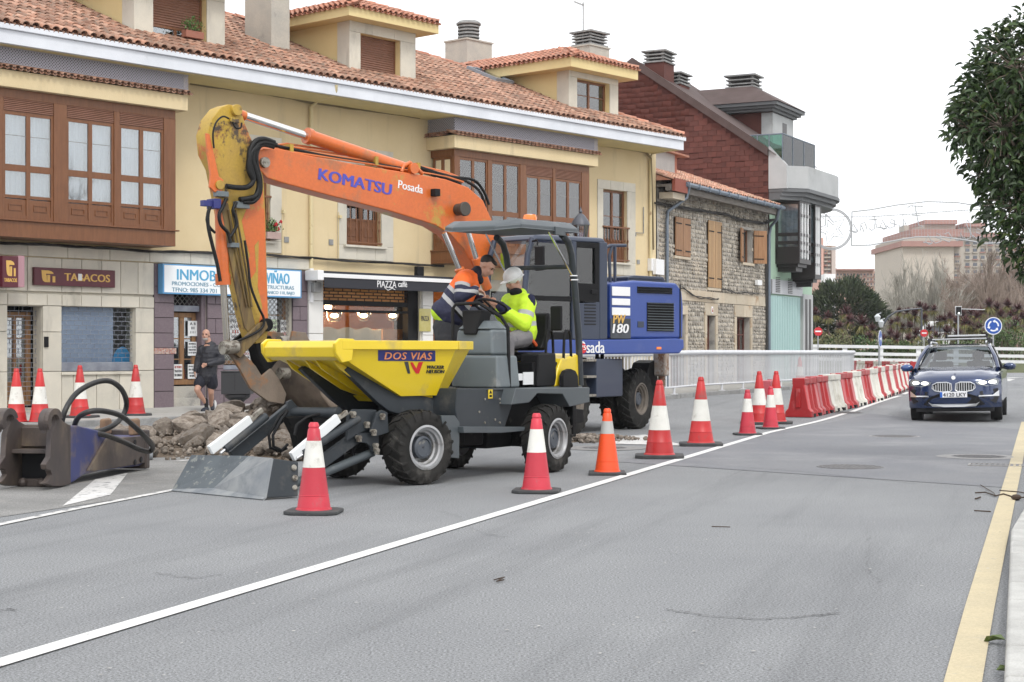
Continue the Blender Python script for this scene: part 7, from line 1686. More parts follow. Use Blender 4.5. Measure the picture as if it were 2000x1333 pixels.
# ================================================================ cones
m_cr = M('red_cone_plastic',(.52,.025,.025),(.46,.02,.022),sc=3,rough=.45,dirt=(.26,.07,.06),dsc=5,dth=.57,dw=.15,rnd=.1)
m_cr2 = M('pinkish_red_cone_plastic',(.56,.035,.06),(.5,.03,.05),sc=3,rough=.45,dirt=(.33,.12,.12),dsc=5,dth=.58,dw=.15,rnd=.1)
m_co = M('orange_cone_plastic',(.85,.085,.015),(.8,.075,.012),sc=3,rough=.45)
m_cw = M('white_cone_band',(.74,.73,.68),(.66,.65,.6),sc=5,rough=.5,dirt=(.4,.37,.32),dsc=7,dth=.58,dw=.2,rnd=.06)
m_cg = M('grey_reflective_band',(.42,.42,.4),rough=.4)
m_cb = M('cone_base_rubber',(.04,.042,.045),(.06,.06,.06),sc=5,rough=.8)
def cone(kind,label,grp):
    e = empty('traffic_cone',None,label,'traffic cone',grp)
    if kind == 'big': H_,rb,rt,base,bh,w0,w1,mr,mw = 1.03,.19,.042,.32,.05,.33,.655,m_cr,m_cw
    elif kind == 'small': H_,rb,rt,base,bh,w0,w1,mr,mw = .79,.145,.043,.235,.035,.485,.79,m_cr2,m_cw
    else: H_,rb,rt,base,bh,w0,w1,mr,mw = .755,.14,.04,.215,.035,.6,.8,m_co,m_cg
    q = MB(); c = base * .32
    P = [(base,base - c),(base - c,base),(-base + c,base),(-base,base - c),(-base,-base + c),(-base + c,-base),(base - c,-base),(base,-base + c)]
    if kind == 'orange': P = [(base * .97,base),(-base * .97,base),(-base,-base),(base,-base)]
    q.prism(P,0,bh,'z'); q.build('base',m_cb,e,bevel=.012)
    def r(t): return rb + (rt - rb) * t
    z = lambda t: bh + (H_ - bh) * t
    q = MB(); q.lathe([(rb * 1.09,z(0) + .0),(rb * 1.06,z(0) + .012),(r(.005),z(.02)),(r(.16),z(.16)),(r(.165) + .004,z(.165)),(r(.17),z(.17)),(r(w0) - .0,z(w0))],28,cap=False); q.build('lower_body',mr,e,smooth=40)
    q = MB(); q.lathe([(r(w0) + .001,z(w0)),(r(w1) + .001,z(w1))],28,cap=False); q.build('reflective_band',mw,e,smooth=40)
    q = MB(); q.lathe([(r(w1),z(w1)),(r(.92),z(.92)),(r(.93) - .006,z(.93)),(r(.93) - .006,z(.945)),(r(.95),z(.95)),(r(1) * .95,z(.985)),(r(1) * .75,z(1)),(.012,z(1))],28,cap=False); q.build('tip',mr,e,smooth=40)
    return e
G1 = 'cones beside the lane line'; G2n = 'tall cones on the far kerb'
def place(e,x,y,z,s=1,tilt=0): e.location = (x,y,z); e.rotation_euler = (R(tilt),0,random.uniform(-.2,.3)); e.scale = (s,s,s); return e
sm = cone('small','small red cone with white band nearest the camera, in front of the shovel',G1); place(sm,*G(613,1003))
o = cone('orange','plain orange cone with grey reflective band near the dumper rear wheel',G1); place(o,*G(1186,927))
bg_ = cone('big','tall red and white cone with a dented foot, next right of the orange cone',G1); place(bg_,*G(1288,895))
def another(src,label,px,py,grp=None,s=1,dz=0,xyz=None,tilt=0):
    c = copy_tree(src); c['label'] = label
    if grp: c['group'] = grp
    place(c,*(xyz or G(px,py,dz)),s,tilt); return c
another(sm,'small red cone standing against the dumper rear wheel',1048,962)
another(bg_,'tall red and white cone on the lane line, second right of the orange cone',1369,871)
another(sm,'small pinkish red cone before the lone end-on barrier, left one of the close pair',1460,850,s=.97)
another(sm,'small pinkish red cone right of its twin, just left of the first dark red barrier',1505,838,s=.98)
another(bg_,'tall red cone half hidden behind the left side of the faded lone barrier',1483,829)
another(bg_,'tall red cone standing before the right side of the faded lone barrier',1516,828)
X_,Y_,_ = W(1562,700,58); another(bg_,'most distant cone, showing above the first barriers of the row',0,0,xyz=(X_,Y_,.2))
for px,D,z,lb,s in ((32,30.6,PH * .6,'leftmost of the tall cones before the shuttered tobacco shop door',1),(78,30.6,PH * .6,'tall cone second from the left, behind the right breaker hook',1),(156,32.3,PH,'tall cone seen through the upright hose loop',1),(265,33.4,PH,'tall cone on the pavement left of the granite shop front',1)):
    X_,Y_,_ = W(px,700,D); another(bg_,lb,0,0,G2n,xyz=(X_,Y_,z + .002),s=s)
# flat rubber/stone pads under those cones at the kerb are the kerb stones themselves
# ================================================================ plastic barriers
m_br = M('red_barrier_plastic',(.42,.022,.025),(.36,.018,.02),sc=2,rough=.4,rnd=.22,dirt=(.42,.12,.12),dsc=3,dth=.54,dw=.2)
m_brp = M('faded_barrier_plastic',(.5,.13,.15),(.44,.08,.1),sc=2,rough=.5,dirt=(.6,.35,.35),dsc=2.5,dth=.6)
m_bw = M('white_barrier_plastic',(.66,.64,.57),(.6,.58,.52),sc=2,rough=.5,dirt=(.4,.37,.3),dsc=3,dth=.52,dw=.2,rnd=.08)
def barrier(mat,label,grp,L=1.2):
    e = empty('plastic_barrier',None,label,'plastic barrier',grp); h = .82
    def sec(w0,inset=0): return [(-.29,0),(.29,0),(.28,.12),(.22,.18),(.12 - inset,.68),(.13,.7),(.13,h),(-.13,h),(-.13,.7),(-.12 + inset,.68),(-.22,.18),(-.28,.12)]
    q = MB(); xs = [-L / 2,-L / 2 + .02,-L * .3,-L * .26,-L * .06,-L * .02,L * .02,L * .06,L * .26,L * .3,L / 2 - .02,L / 2]; n = 12
    V = []; sc_ = [.96,1,1,.72,.72,1,1,.72,.72,1,1,.96]
    for x,k in zip(xs,sc_):
        for i,(y,z) in enumerate(sec(0)):
            yy = y * (k if i in (2,3,4,9,10,11) else (1 if k > .9 else .93)); V.append((x,yy,z))
    f = [(i * n + j,i * n + (j + 1) % n,(i + 1) * n + (j + 1) % n,(i + 1) * n + j) for i in range(len(xs) - 1) for j in range(n)] + [tuple(range(n))[::-1],tuple(range((len(xs) - 1) * n,len(xs) * n))]
    q.add(V,f); q.build('body',mat,e,bevel=.01,seg=1)
    q = MB(); q.box(-L / 2 - .04,-L / 2,-.05,.05,.2,.6); q.build('coupling',mat,e,bevel=.01,seg=1)
    for x in (-L * .25,L * .25):
        q = MB(); q.box(x - .09,x + .09,-.295,.295,-.001,.07); q.build('fork_pocket',m_dark,e)
    q = MB(); q.cyl((L * .33,0,h),(L * .33,0,h + .02),.05,n=12); q.build('filler_cap',mat,e)
    return e
pr_,pw_,pp_ = barrier(m_br,'x','water barriers along the lane line'),barrier(m_bw,'x','water barriers along the lane line'),barrier(m_brp,'faded pinkish barrier seen end-on behind the small cones','water barriers along the lane line',.9)
x,y,z = G(1504,824); pp_.location = (x,y + .35,z); pp_.rotation_euler = (0,0,R(72))
path = [G(1559,816),G(1603,806),G(1650,796),G(1700,783),G(1740,769),G(1769,757)]
pts = [Vector(p) for p in path]; seg = []; 
tot = sum((b - a).length for a,b in zip(pts,pts[1:])); n_b = 19; 
def along(s):
    for a,b in zip(pts,pts[1:]):
        L = (b - a).length
        if s <= L: return a + (b - a) * (s / L),atan2((b - a).y,(b - a).x)
        s -= L
    return pts[-1],atan2((pts[-1] - pts[-2]).y,(pts[-1] - pts[-2]).x)
step = tot / n_b; order = []
used_r = used_w = False
ords = ['first','second','third','fourth','fifth','sixth','seventh','eighth','ninth','tenth']
for k in range(n_b):
    red = k in (0,) or k % 2 == 1
    p,a = along(step * (k + .5))
    src = pr_ if red else pw_
    first = (red and not used_r) or (not red and not used_w)
    c = src if first else copy_tree(src)
    if red: used_r = True
    else: used_w = True
    if k == 0: lb = 'dark red barrier at the near end of the row, its end face towards us'
    elif k < 10: lb = ('red' if red else 'white') + ' plastic barrier, %s of the row counted from the near end' % ords[k]
    elif k < n_b - 1: lb = ('red' if red else 'white') + ' barrier, %s of the row counted back from its far end' % ords[n_b - 1 - k]
    else: lb = 'red plastic barrier at the far end of the row beside the blue car mirror'
    c['label'] = lb; c.location = (p.x,p.y,H(p.y)); c.rotation_euler = (0,0,a); c.scale = (step / 1.2 * .985,1,1)
posn = ['nearest the railing end','second from the railing end','third from the railing end','fourth from the railing end','fifth from the railing end','sixth from the railing end','farthest right, above the car mirror']
for k in range(7):
    D = 73 - 1.2 * k; px = 1672 + 16.7 * k; X_,Y_,_ = W(px,700,D); c = copy_tree(pr_ if k % 2 == 0 else pw_); c['label'] = ('red' if k % 2 == 0 else 'white') + ' barrier of the far second row, ' + posn[k]; c['group'] = 'second row of water barriers'; c.location = (X_,Y_,.2); c.rotation_euler = (0,0,R(-80)); c.scale = (1,1,1)
# ================================================================ litter bin, lantern
x,y,_ = W(464,760,34.2); bn = empty('litter_bin',T(x,y,PH),'dark grey square litter bin on a flared pedestal behind the rubble','litter bin')
mbn = M('dark_bin_paint',(.03,.03,.032),rough=.5); q = MB(); q.box(-.3,.3,-.24,.24,.42,.87); q.build('box',mbn,bn,bevel=.012); q = MB(); q.lathe([(.27,.41),(.26,.36),(.15,.28),(.13,.26),(.13,.02),(.2,0)],20); q.build('pedestal',mbn,bn,smooth=40); q = MB(); q.box(-.02,-.012,-.245,-.24,.5,.84); q.build('door_gap',m_dark,bn); q = MB(); q.box(-.31,.31,-.25,.25,.87,.9); q.build('lid',mbn,bn,bevel=.008)
X_,Y_,z0 = W(1134,473,41.5); ln = empty('street_lantern',T(X_,Y_,H(Y_) + PH),'classic grey street lantern with glass body rising behind the excavator cab','street lamp'); z0 -= H(Y_) + PH
mln = M('lantern_grey_paint',(.08,.085,.1),rough=.45,metal=.2); q = MB(); q.cyl((0,0,0),(0,0,z0 - .1),.07,.05,12); q.lathe([(.16,0),(.14,.3),(.08,.5)],12); q.build('post',mln,ln,smooth=40)
q = MB(); q.lathe([(.13,z0 - .1),(.2,z0 + .42)],6,cap=False); q.build('glass_body',glass('lantern_glass',(.8,.83,.85),.9,1.45,.1),ln)
q = MB(); q.lathe([(.24,z0 + .42),(.22,z0 + .5),(.14,z0 + .62),(.09,z0 + .68),(.03,z0 + .72),(.05,z0 + .76),(.03,z0 + .8),(.01,z0 + .88)],12); q.build('cap',mln,ln,smooth=30); q = MB(); 
for k in range(6): a = k * pi / 3; q.cyl((.13 * cos(a),.13 * sin(a),z0 - .1),(.2 * cos(a),.2 * sin(a),z0 + .42),.01,n=5)
q.build('ribs',mln,ln)
# ================================================================ people
m_skin = M('skin',(.46,.25,.175),(.5,.29,.21),sc=8,rough=.55)
m_hair = M('dark_hair',(.018,.014,.012),rough=.7); m_beard = M('grey_beard',(.42,.39,.36),rough=.9)
def capsule(mb,a,b,ra,rb,n=10):
    mb.tube([a,b],[ra,rb],n); mb.ball(a,ra,n,6); mb.ball(b,rb,n,6)
def chain(mb,pts,rs):
    for (a,b),(r0,r1) in zip(zip(pts,pts[1:]),zip(rs,rs[1:])): capsule(mb,a,b,r0,r1)
def organic(name,mb,mat,par,voxel=.014,smooth=4,**kw):
    o = mb.build(name,mat,par,**kw); r = o.modifiers.new('remesh','REMESH'); r.mode = 'VOXEL'; r.voxel_size = voxel; r.use_smooth_shade = True
    s_ = o.modifiers.new('smooth','SMOOTH'); s_.iterations = smooth; s_.factor = .5; return o
def head(mb,c,f,s=1,up=(0,0,1)):
    """head centred at c looking along f"""
    f = Vector(f).normalized(); up = Vector(up); r = f.cross(up).normalized(); up = r.cross(f)
    P = lambda a,b,d: Vector(c) + (f * a + r * b + up * d) * s
    Mx = Matrix((f,r,up)).transposed()
    mb.ball(P(-.01,0,.03),(.098 * s,.076 * s,.092 * s),16,12,Mx); mb.ball(P(.035,0,-.045),(.058 * s,.056 * s,.07 * s),14,10,Mx); mb.ball(P(.05,0,-.088),(.034 * s,.034 * s,.026 * s),10,8,Mx)
    capsule(mb,P(.088,0,.012),P(.112,0,-.024),.011 * s,.016 * s,8)
    for k in (-1,1): mb.ball(P(-.01,.078 * k,-.008),(.02 * s,.012 * s,.032 * s),8,6,Mx); mb.ball(P(.075,.036 * k,.026),(.02 * s,.024 * s,.011 * s),8,6,Mx); mb.ball(P(.062,.04 * k,-.03),(.026 * s,.022 * s,.024 * s),8,6,Mx)
    mb.ball(P(.09,0,-.052),(.014 * s,.026 * s,.009 * s),8,6,Mx)
    return P,Mx
def face(P,Mx,par,s=1):
    for k in (-1,1):
        q = MB(); q.ball(P(.084,.034 * k,.008),(.008 * s,.013 * s,.006 * s),8,6,Mx); q.build('eye',m_dark,par,smooth=180)
        q = MB(); capsule(q,P(.094,.018 * k,.026),P(.086,.052 * k,.026),.005 * s,.004 * s,6); q.build('eyebrow',m_hair,par)
    q = MB(); capsule(q,P(.1,-.022,-.052),P(.1,.022,-.052),.004 * s,.004 * s,6); q.build('mouth',M('lip',(.3,.11,.09),rough=.5) if 'lip' not in bpy.data.materials else bpy.data.materials['lip'],par)
def hand(mb,w,d,side,curl=.5,s=1,up=(0,0,1)):
    """wrist w, direction d, five separate bent fingers; side = thumb direction"""
    w = Vector(w); d = Vector(d).normalized(); t = Vector(side); t = (t - d * t.dot(d)).normalized(); n = d.cross(t).normalized()
    if n.z > 0: n = -n
    capsule(mb,w,w + d * .03 * s,.026 * s,.026 * s,8)
    for k in range(4):
        o = (k - 1.5) * .021 * s; L = (.075,.085,.08,.064)[k] * s
        a = w + d * .03 * s - t * o * .7; b = w + d * .09 * s - t * o; capsule(mb,a,b,.014 * s,.012 * s,7)
        c_ = b + (d * (1 - curl) + n * curl).normalized() * L * .5; e_ = c_ + (d * (1 - 2 * curl) + n * 1.6 * curl).normalized() * L * .45; capsule(mb,b,c_,.0105 * s,.0095 * s,7); capsule(mb,c_,e_,.0095 * s,.008 * s,7)
    a = w + d * .025 * s + t * .02 * s; b = a + (t * .8 + d * .7).normalized() * .045 * s; c_ = b + (d + n * curl * .8 + t * .1).normalized() * .035 * s; capsule(mb,a,b,.014 * s,.012 * s,7); capsule(mb,b,c_,.011 * s,.009 * s,7)
def bandmat(name,axis,org,stops,rough=.7):
    m = bpy.data.materials.new(name); m.use_nodes = True; n = m.node_tree.nodes; l = m.node_tree.links; b = n['Principled BSDF']; b.inputs['Roughness'].default_value = rough
    tc = n.new('ShaderNodeTexCoord'); sb = n.new('ShaderNodeVectorMath'); sb.operation = 'SUBTRACT'; sb.inputs[1].default_value = org; dt = n.new('ShaderNodeVectorMath'); dt.operation = 'DOT_PRODUCT'; dt.inputs[1].default_value = axis
    nz = n.new('ShaderNodeTexNoise'); nz.inputs['Scale'].default_value = 5; mm = n.new('ShaderNodeMath'); mm.operation = 'MULTIPLY_ADD'; mm.inputs[1].default_value = .03
    l.new(tc.outputs['Object'],sb.inputs[0]); l.new(sb.outputs[0],dt.inputs[0]); l.new(tc.outputs['Object'],nz.inputs['Vector']); l.new(nz.outputs['Fac'],mm.inputs[0]); l.new(dt.outputs['Value'],mm.inputs[2])
    rp = n.new('ShaderNodeValToRGB'); rp.color_ramp.interpolation = 'CONSTANT'; el = rp.color_ramp.elements
    while len(el) < len(stops): el.new(.5)
    for e_,(p,c_) in zip(el,stops): e_.position = p; e_.color = (*c_,1)
    l.new(mm.outputs[0],rp.inputs[0]); l.new(rp.outputs[0],b.inputs['Base Color'])
    bn = n.new('ShaderNodeBump'); bn.inputs['Strength'].default_value = .6; bn.inputs['Distance'].default_value = .02; n2 = n.new('ShaderNodeTexNoise'); n2.inputs['Scale'].default_value = 14; n2.inputs['Detail'].default_value = 2; l.new(tc.outputs['Object'],n2.inputs['Vector']); l.new(n2.outputs['Fac'],bn.inputs['Height']); l.new(bn.outputs[0],b.inputs['Normal'])
    return m
# --- walking man
JD = 35.3; jx,jy,_ = W(404,700,JD); jg = PH + .012
jm = empty('person',T(jx,jy,jg),'bald bearded man in black puffer jacket and shorts walking on the pavement','person')
k_ = JD / FPX
def J(px,py,d=0): return ((px - 404) * k_,d,(806 - py) * k_)
q = MB(); Pj,Mj = head(q,(J(403,656)[0],-.05,J(403,656)[2]),(-.12,-1,.0),1.02)
capsule(q,J(406,664,0),J(408,676,.02),.06,.075); chain(q,[J(408,682,.02),J(407,705,.02),J(405,735,.02)],[.13,.14,.13])
chain(q,[J(397,737,0),J(388,762,-.2),J(402,790,.02)],[.1,.062,.04]); chain(q,[J(412,737,0),J(412,768,.02),J(409,795,.22)],[.1,.064,.04])
capsule(q,J(388,763,-.2),J(394,776,-.1),.058,.058); capsule(q,J(412,769,.02),J(411,780,.12),.058,.056)
chain(q,[J(393,682,0),J(386,708,.02),J(382,727,-.05)],[.055,.042,.03]); hand(q,J(382,727,-.05),(-.05,-.1,-1),(.3,-1,0),.3)
chain(q,[J(424,684,0),J(431,706,.02),J(408,713,-.22)],[.055,.042,.03]); hand(q,J(408,713,-.22),(-1,-.3,-.45),(-.2,-.3,1),.5)
organic('body',q,m_skin,jm,.011)
face(Pj,Mj,jm,1.02)
q = MB(); q.ball(Pj(.045,0,-.075),(.052,.056,.045),12,8,Mj); organic('beard',q,m_beard,jm,.008,2)
mpj = M('black_puffer',(.012,.013,.02),(.02,.021,.028),sc=20,rough=.5,bump=2,bs=9,sx=(.3,.3,3))
q = MB(); chain(q,[J(409,676,.03),J(409,690,.02),J(407,715,.02),J(405,737,.02)],[.11,.19,.195,.2]); q.ball(J(398,690,.02),.13); q.ball(J(418,690,.02),.13); q.ball(J(410,674,.06),(.13,.1,.06),12,8)
chain(q,[J(394,684,.02),J(387,706,.03),J(383,725,-.03)],[.1,.085,.06]); chain(q,[J(424,684,.02),J(432,706,.03),J(411,713,-.2)],[.1,.09,.06])
organic('jacket',q,mpj,jm,.014,3)
q = MB(); chain(q,[J(398,738,.0),J(391,750,-.1)],[.14,.125]); chain(q,[J(411,738,0),J(414,752,.02)],[.15,.13]); organic('shorts',q,M('navy_shorts',(.01,.011,.02),rough=.8),jm,.014,3)
msh = M('dark_shoe',(.015,.018,.03),rough=.6)
q = MB(); chain(q,[J(402,783,.0),J(403,797,.02)],[.045,.043]); chain(q,[J(409,783,.18),J(409,793,.22)],[.047,.045]); organic('socks',q,M('black_sock',(.01,.01,.01),rough=.9),jm,.01,2)
q = MB(); chain(q,[(J(403,800)[0],.05,.06),(J(402,802)[0] - .02,-.12,.045),(J(401,803)[0] - .03,-.2,.035)],[.055,.05,.035]); organic('shoe',q,msh,jm,.01,2)
q = MB(); chain(q,[J(410,793,.26),J(412,801,.2)],[.05,.042]); organic('shoe',q,msh,jm,.01,2)
q = MB(); q.ball(J(415,792,.3),(.035,.03,.09),10,8); q.build('white_sole',m_wpl,jm,smooth=180)
# --- orange jacket worker leaning over the controls
WD = 19.75; w0 = W(880,700,WD); lime = (.55,.8,.03); orang = (.9,.15,.02); navy = (.012,.014,.045); silv = (.4,.4,.41)
wk = empty('person',T(w0[0],w0[1],0),'dark haired worker in orange and navy high visibility jacket leaning over the dumper controls','person')
def A2(px,py,d=0):
    p = W(px,py,WD + d); return (p[0] - w0[0],p[1] - w0[1],p[2])
q = MB(); hc = A2(951,521,.02); Pw,Mw = head(q,hc,(.75,-.35,-.62),1.02,(.5,0,.8))
capsule(q,A2(938,530,.03),A2(925,545,.03),.06,.08); chain(q,[A2(912,552),A2(892,590),A2(876,640)],[.13,.13,.1])
chain(q,[A2(904,548,-.18),A2(899,582,-.26),A2(932,566,-.3)],[.07,.05,.034]); hand(q,A2(932,566,-.3),(1,-.1,-.5),(.1,-1,.3),.45)
chain(q,[A2(915,550,.2),A2(925,590,.15),A2(942,585,-.02)],[.07,.05,.034]); hand(q,A2(942,585,-.02),(1,-.4,-.1),(0,-.2,1),.5)
chain(q,[A2(872,645,-.05),A2(874,702,-.1),(A2(876,750,-.1)[0],-.08,1.06)],[.09,.055,.045]); chain(q,[A2(882,645,.08),A2(884,700,.1),(A2(888,750,.1)[0],.1,1.06)],[.09,.055,.045])
organic('body',q,m_skin,wk,.011); face(Pw,Mw,wk)
q = MB(); q.ball(Pw(-.03,0,.05),(.095,.082,.085),14,10,Mw); q.ball(Pw(.04,0,.085),(.05,.06,.03),12,8,Mw); organic('hair',q,m_hair,wk,.008,1)
axw = Vector(A2(862,618)) - Vector(A2(925,530)); Lw = axw.length; axn = (Vector(A2(848,604)) - Vector(A2(925,530))).normalized()
def st(*a): return [(p / .8,c_) for p,c_ in a]
mjk = bandmat('orange_navy_jacket',tuple(axn / .8),tuple(Vector(A2(932,525)) ),[(0,orang),(.47,silv),(.53,navy),(.62,silv),(.68,navy),(.92,lime)])
q = MB(); chain(q,[A2(928,540,.02),A2(912,553),A2(895,582),A2(880,612)],[.09,.17,.19,.2]); q.ball(A2(907,548,-.14),.12); q.ball(A2(917,550,.14),.12); q.ball(A2(872,608),(.19,.18,.16),14,10)
organic('jacket',q,mjk,wk,.014,4)
axs = (Vector(A2(899,582,-.26)) - Vector(A2(904,548,-.18))).normalized()
q = MB(); chain(q,[A2(905,548,-.2),A2(899,580,-.27),A2(928,567,-.3)],[.1,.082,.058]); 
organic('sleeve',q,bandmat('jacket_sleeve',tuple(axs),tuple(A2(905,545,-.2)),[(0,orang),(.08,silv),(.12,navy),(.17,silv),(.21,navy)]),wk,.012,3)
q = MB(); chain(q,[A2(915,550,.2),A2(925,588,.15),A2(940,585,.0)],[.1,.08,.055]); organic('sleeve',q,M('navy_fleece',navy,rough=.9),wk,.014,3)
q = MB(); capsule(q,A2(927,538,.02),A2(937,548,-.04),.085,.05); q.ball(A2(932,532,.02),(.07,.09,.08),10,8); organic('collar',q,M('navy_collar',(.01,.01,.02),rough=.9),wk,.01,2)
q = MB(); chain(q,[A2(872,640,0),A2(872,660,-.05),A2(874,705,-.1),(A2(876,740,-.1)[0],-.08,1.1)],[.17,.15,.12,.1]); chain(q,[A2(882,640,.08),A2(884,700,.1),(A2(888,740,.1)[0],.1,1.1)],[.16,.12,.1]); organic('trousers',q,M('charcoal_trousers',(.02,.021,.026),(.03,.03,.034),sc=10,rough=.9),wk,.014,3)
for d in (-.1,.12):
    q = MB(); chain(q,[(A2(880,750)[0],d,1.045),(A2(880,750)[0] + .12,d - .1,1.03)],[.05,.042]); organic('boot',q,msh,wk,.012,2)
# --- seated driver with helmet
SD = 20.05; s0 = W(1015,700,SD); sv_ = empty('person',T(s0[0],s0[1],0),'seated driver in white helmet and bright lime jacket holding out his hand','person')
def A3(px,py,d=0):
    p = W(px,py,SD + d); return (p[0] - s0[0],p[1] - s0[1],p[2])
q = MB(); hc = A3(1003,549,0); Ps,Ms = head(q,hc,(-.8,-.45,-.38),1.0,(-.3,-.2,.9))
capsule(q,A3(1008,560,.02),A3(1014,576,.03),.06,.08); chain(q,[A3(1014,590,.02),A3(1018,620,.03),A3(1022,652,.03)],[.14,.15,.15])
chain(q,[A3(1031,592,-.1),A3(1022,634,-.2),A3(972,594,-.35)],[.07,.05,.034]); hand(q,A3(972,594,-.35),(-1,.1,.35),(-.1,.2,1),.25)
chain(q,[A3(995,590,.18),A3(985,625,.1),A3(965,600,-.1)],[.07,.05,.034]); hand(q,A3(965,600,-.1),(-1,-.2,.5),(0,-.2,1),.3)
chain(q,[A3(1022,658,-.12),A3(990,667,-.5),A3(993,742,-.55)],[.1,.065,.045]); chain(q,[A3(1010,656,.12),A3(972,664,-.3),A3(975,745,-.35)],[.1,.065,.045])
organic('body',q,m_skin,sv_,.011); face(Ps,Ms,sv_)
mhl = M('white_helmet',(.78,.78,.76),rough=.3); 
q = MB(); q.ball(Ps(-.012,0,.062),(.128,.108,.105),20,14,Ms); q2 = [v for v in q.v]
hm = q.build('helmet',mhl,sv_,smooth=180)
q = MB(); 
brim = []
for ring,(rx,ry,dz) in enumerate(((.118,.1,.045),(.142,.118,.032),(.14,.116,.026),(.116,.098,.038))):
    brim.append([tuple(Ps(-.012 + (rx + (.055 if ring in (1,2) else .0) * max(0,cos(a)) ** 2) * cos(a),ry * sin(a),dz)) for a in [2 * pi * i / 32 for i in range(33)]])
q.grid(brim + [brim[0]]); q.build('helmet_brim',mhl,hm,smooth=60)
mlim = bandmat('lime_jacket',tuple((Vector(A3(1020,655)) - Vector(A3(1015,575))).normalized() / .8),tuple(A3(1015,572)),[(0,lime),(.46,silv),(.53,lime)])
q = MB(); chain(q,[A3(1014,580,.03),A3(1014,596,.02),A3(1018,622,.03),A3(1020,648,.02)],[.1,.17,.185,.19]); q.ball(A3(1027,594,-.08),.13); q.ball(A3(1003,592,.12),.13); q.ball(A3(1015,574,.03),(.095,.095,.075),12,8)
organic('jacket',q,mlim,sv_,.014,4)
axs = (Vector(A3(1022,634,-.2)) - Vector(A3(1031,592,-.1))).normalized()
q = MB(); chain(q,[A3(1031,593,-.1),A3(1023,634,-.2),A3(990,612,-.3)],[.11,.095,.078]); organic('sleeve',q,bandmat('lime_sleeve',tuple(axs),tuple(A3(1031,590,-.1)),[(0,lime),(.15,silv),(.21,lime)]),sv_,.012,4)
q = MB(); chain(q,[A3(990,610,-.3),A3(977,598,-.34)],[.072,.06]); organic('cuff',q,M('navy_cuff',navy,rough=.9),sv_,.01,2)
q = MB(); q.ball(A3(1037,590,-.15),(.06,.05,.1),10,8); organic('shoulder_patch',q,M('navy_patch',navy,rough=.9),sv_,.01,2)
q = MB(); chain(q,[A3(995,590,.18),A3(985,622,.1),A3(970,604,-.06)],[.11,.09,.065]); organic('sleeve',q,M('lime_fabric',lime,rough=.7),sv_,.014,3)
q = MB(); q.ball(A3(1008,571,-.02),(.085,.085,.055),12,8); organic('neck_warmer',q,M('black_fleece',(.008,.008,.01),rough=.95),sv_,.01,2)
q = MB(); chain(q,[A3(1022,660,-.1),A3(990,668,-.48),A3(992,735,-.54)],[.125,.095,.075]); chain(q,[A3(1010,658,.12),A3(974,666,-.3),A3(976,735,-.34)],[.12,.09,.075]); organic('trousers',q,M('grey_work_trousers',(.14,.135,.14),(.19,.18,.185),sc=7,rough=.9,dirt=(.06,.06,.07),dsc=4,dth=.6),sv_,.014,3)
q = MB(); chain(q,[A3(993,742,-.55),A3(986,750,-.68)],[.055,.045]); organic('boot',q,M('brown_boot',(.15,.09,.05),rough=.8),sv_,.01,2)
q = MB(); chain(q,[A3(975,742,-.36),A3(968,750,-.5)],[.055,.045]); organic('boot',q,bpy.data.materials['brown_boot'],sv_,.01,2)
mbelt = M('orange_red_belt',(.6,.09,.02),rough=.7); q = MB(); q.tube([A3(985,650,-.2),A3(1005,652,-.22),A3(1028,656,-.17),A3(1042,668,-.05),A3(1047,675,.02)],.022,6); q.build('seat_belt',mbelt,sv_,smooth=60)
# ================================================================ car
m_car = M('metallic_blue_paint',(.014,.03,.09),(.016,.034,.1),sc=1,rough=.22,metal=.35,coat=1)
m_ctr = M('dark_car_trim',(.01,.01,.012),rough=.5); m_csil = M('satin_silver',(.62,.63,.64),rough=.3,metal=.7)
m_wind = glass('windscreen_glass',(.3,.35,.38),.55,1.5,.18); m_hl = M('headlight_on',(1,.97,.85),emit=1.1); m_hlg = M('headlight_housing',(.3,.32,.34),rough=.15,metal=.5)
m_ct = M('car_tyre',(.012,.012,.012),rough=.8)
HD = (-.315,-.949); ang_c = math.degrees(atan2(HD[1],HD[0]))
# front axle centre
gx_,gy_,_ = G(1864,825.5); cxx,cyy = gx_ + .85 * .40 * 1.0,gy_ + .85 * .917
Mc = T(gx_ - HD[0] * 2.2,gy_ - HD[1] * 2.2,.01) @ RZ(ang_c) @ RX(1.3)
car = empty('car',Mc,'dark metallic blue sport utility car with lit headlights and roof bars driving towards us','car')
def nose(y,z):
    t = abs(y) / .9
    x = 2.22 - .16 * t ** 2 - .26 * t ** 6
    if z > .8: x -= .55 * ((z - .8) / .25) ** 2
    if z < .45: x -= .06 * ((.45 - z) / .2) ** 2
    x += .03 * math.exp(-((z - .52) / .12) ** 2)
    return x
# front end patch
q = MB(); ysn = [-.9 + 1.8 * i / 24 for i in range(25)]; zs_ = [.28,.36,.45,.55,.65,.75,.83,.89,.93,.96]
q.grid([[(nose(y,z),y,z - (.05 * (abs(y) / .9) ** 3 if z > .7 else 0)) for y in ysn] for z in zs_]); 
# bonnet
hz_ = [(0,None),(.12,.99),(.35,1.02),(.7,1.055),(1.0,1.075),(1.18,1.09)]
rows_ = []
for s_,z in hz_:
    r_ = []
    for y in ysn:
        x0 = nose(y,.96); t = abs(y) / .9; zz = (.96 if z is None else z) - (.05 * t ** 3 if z is None else .05 * t ** 3 + .06 * max(0,t - .75) / .25 * 1) + (.012 if z and .45 < t < .62 else 0)
        xe = 1.02 + .12 * (1 - t * t); r_.append((x0 + (xe - x0) * s_ / 1.18,y * (1.0),zz))
    rows_.append(r_)
q.grid(rows_)
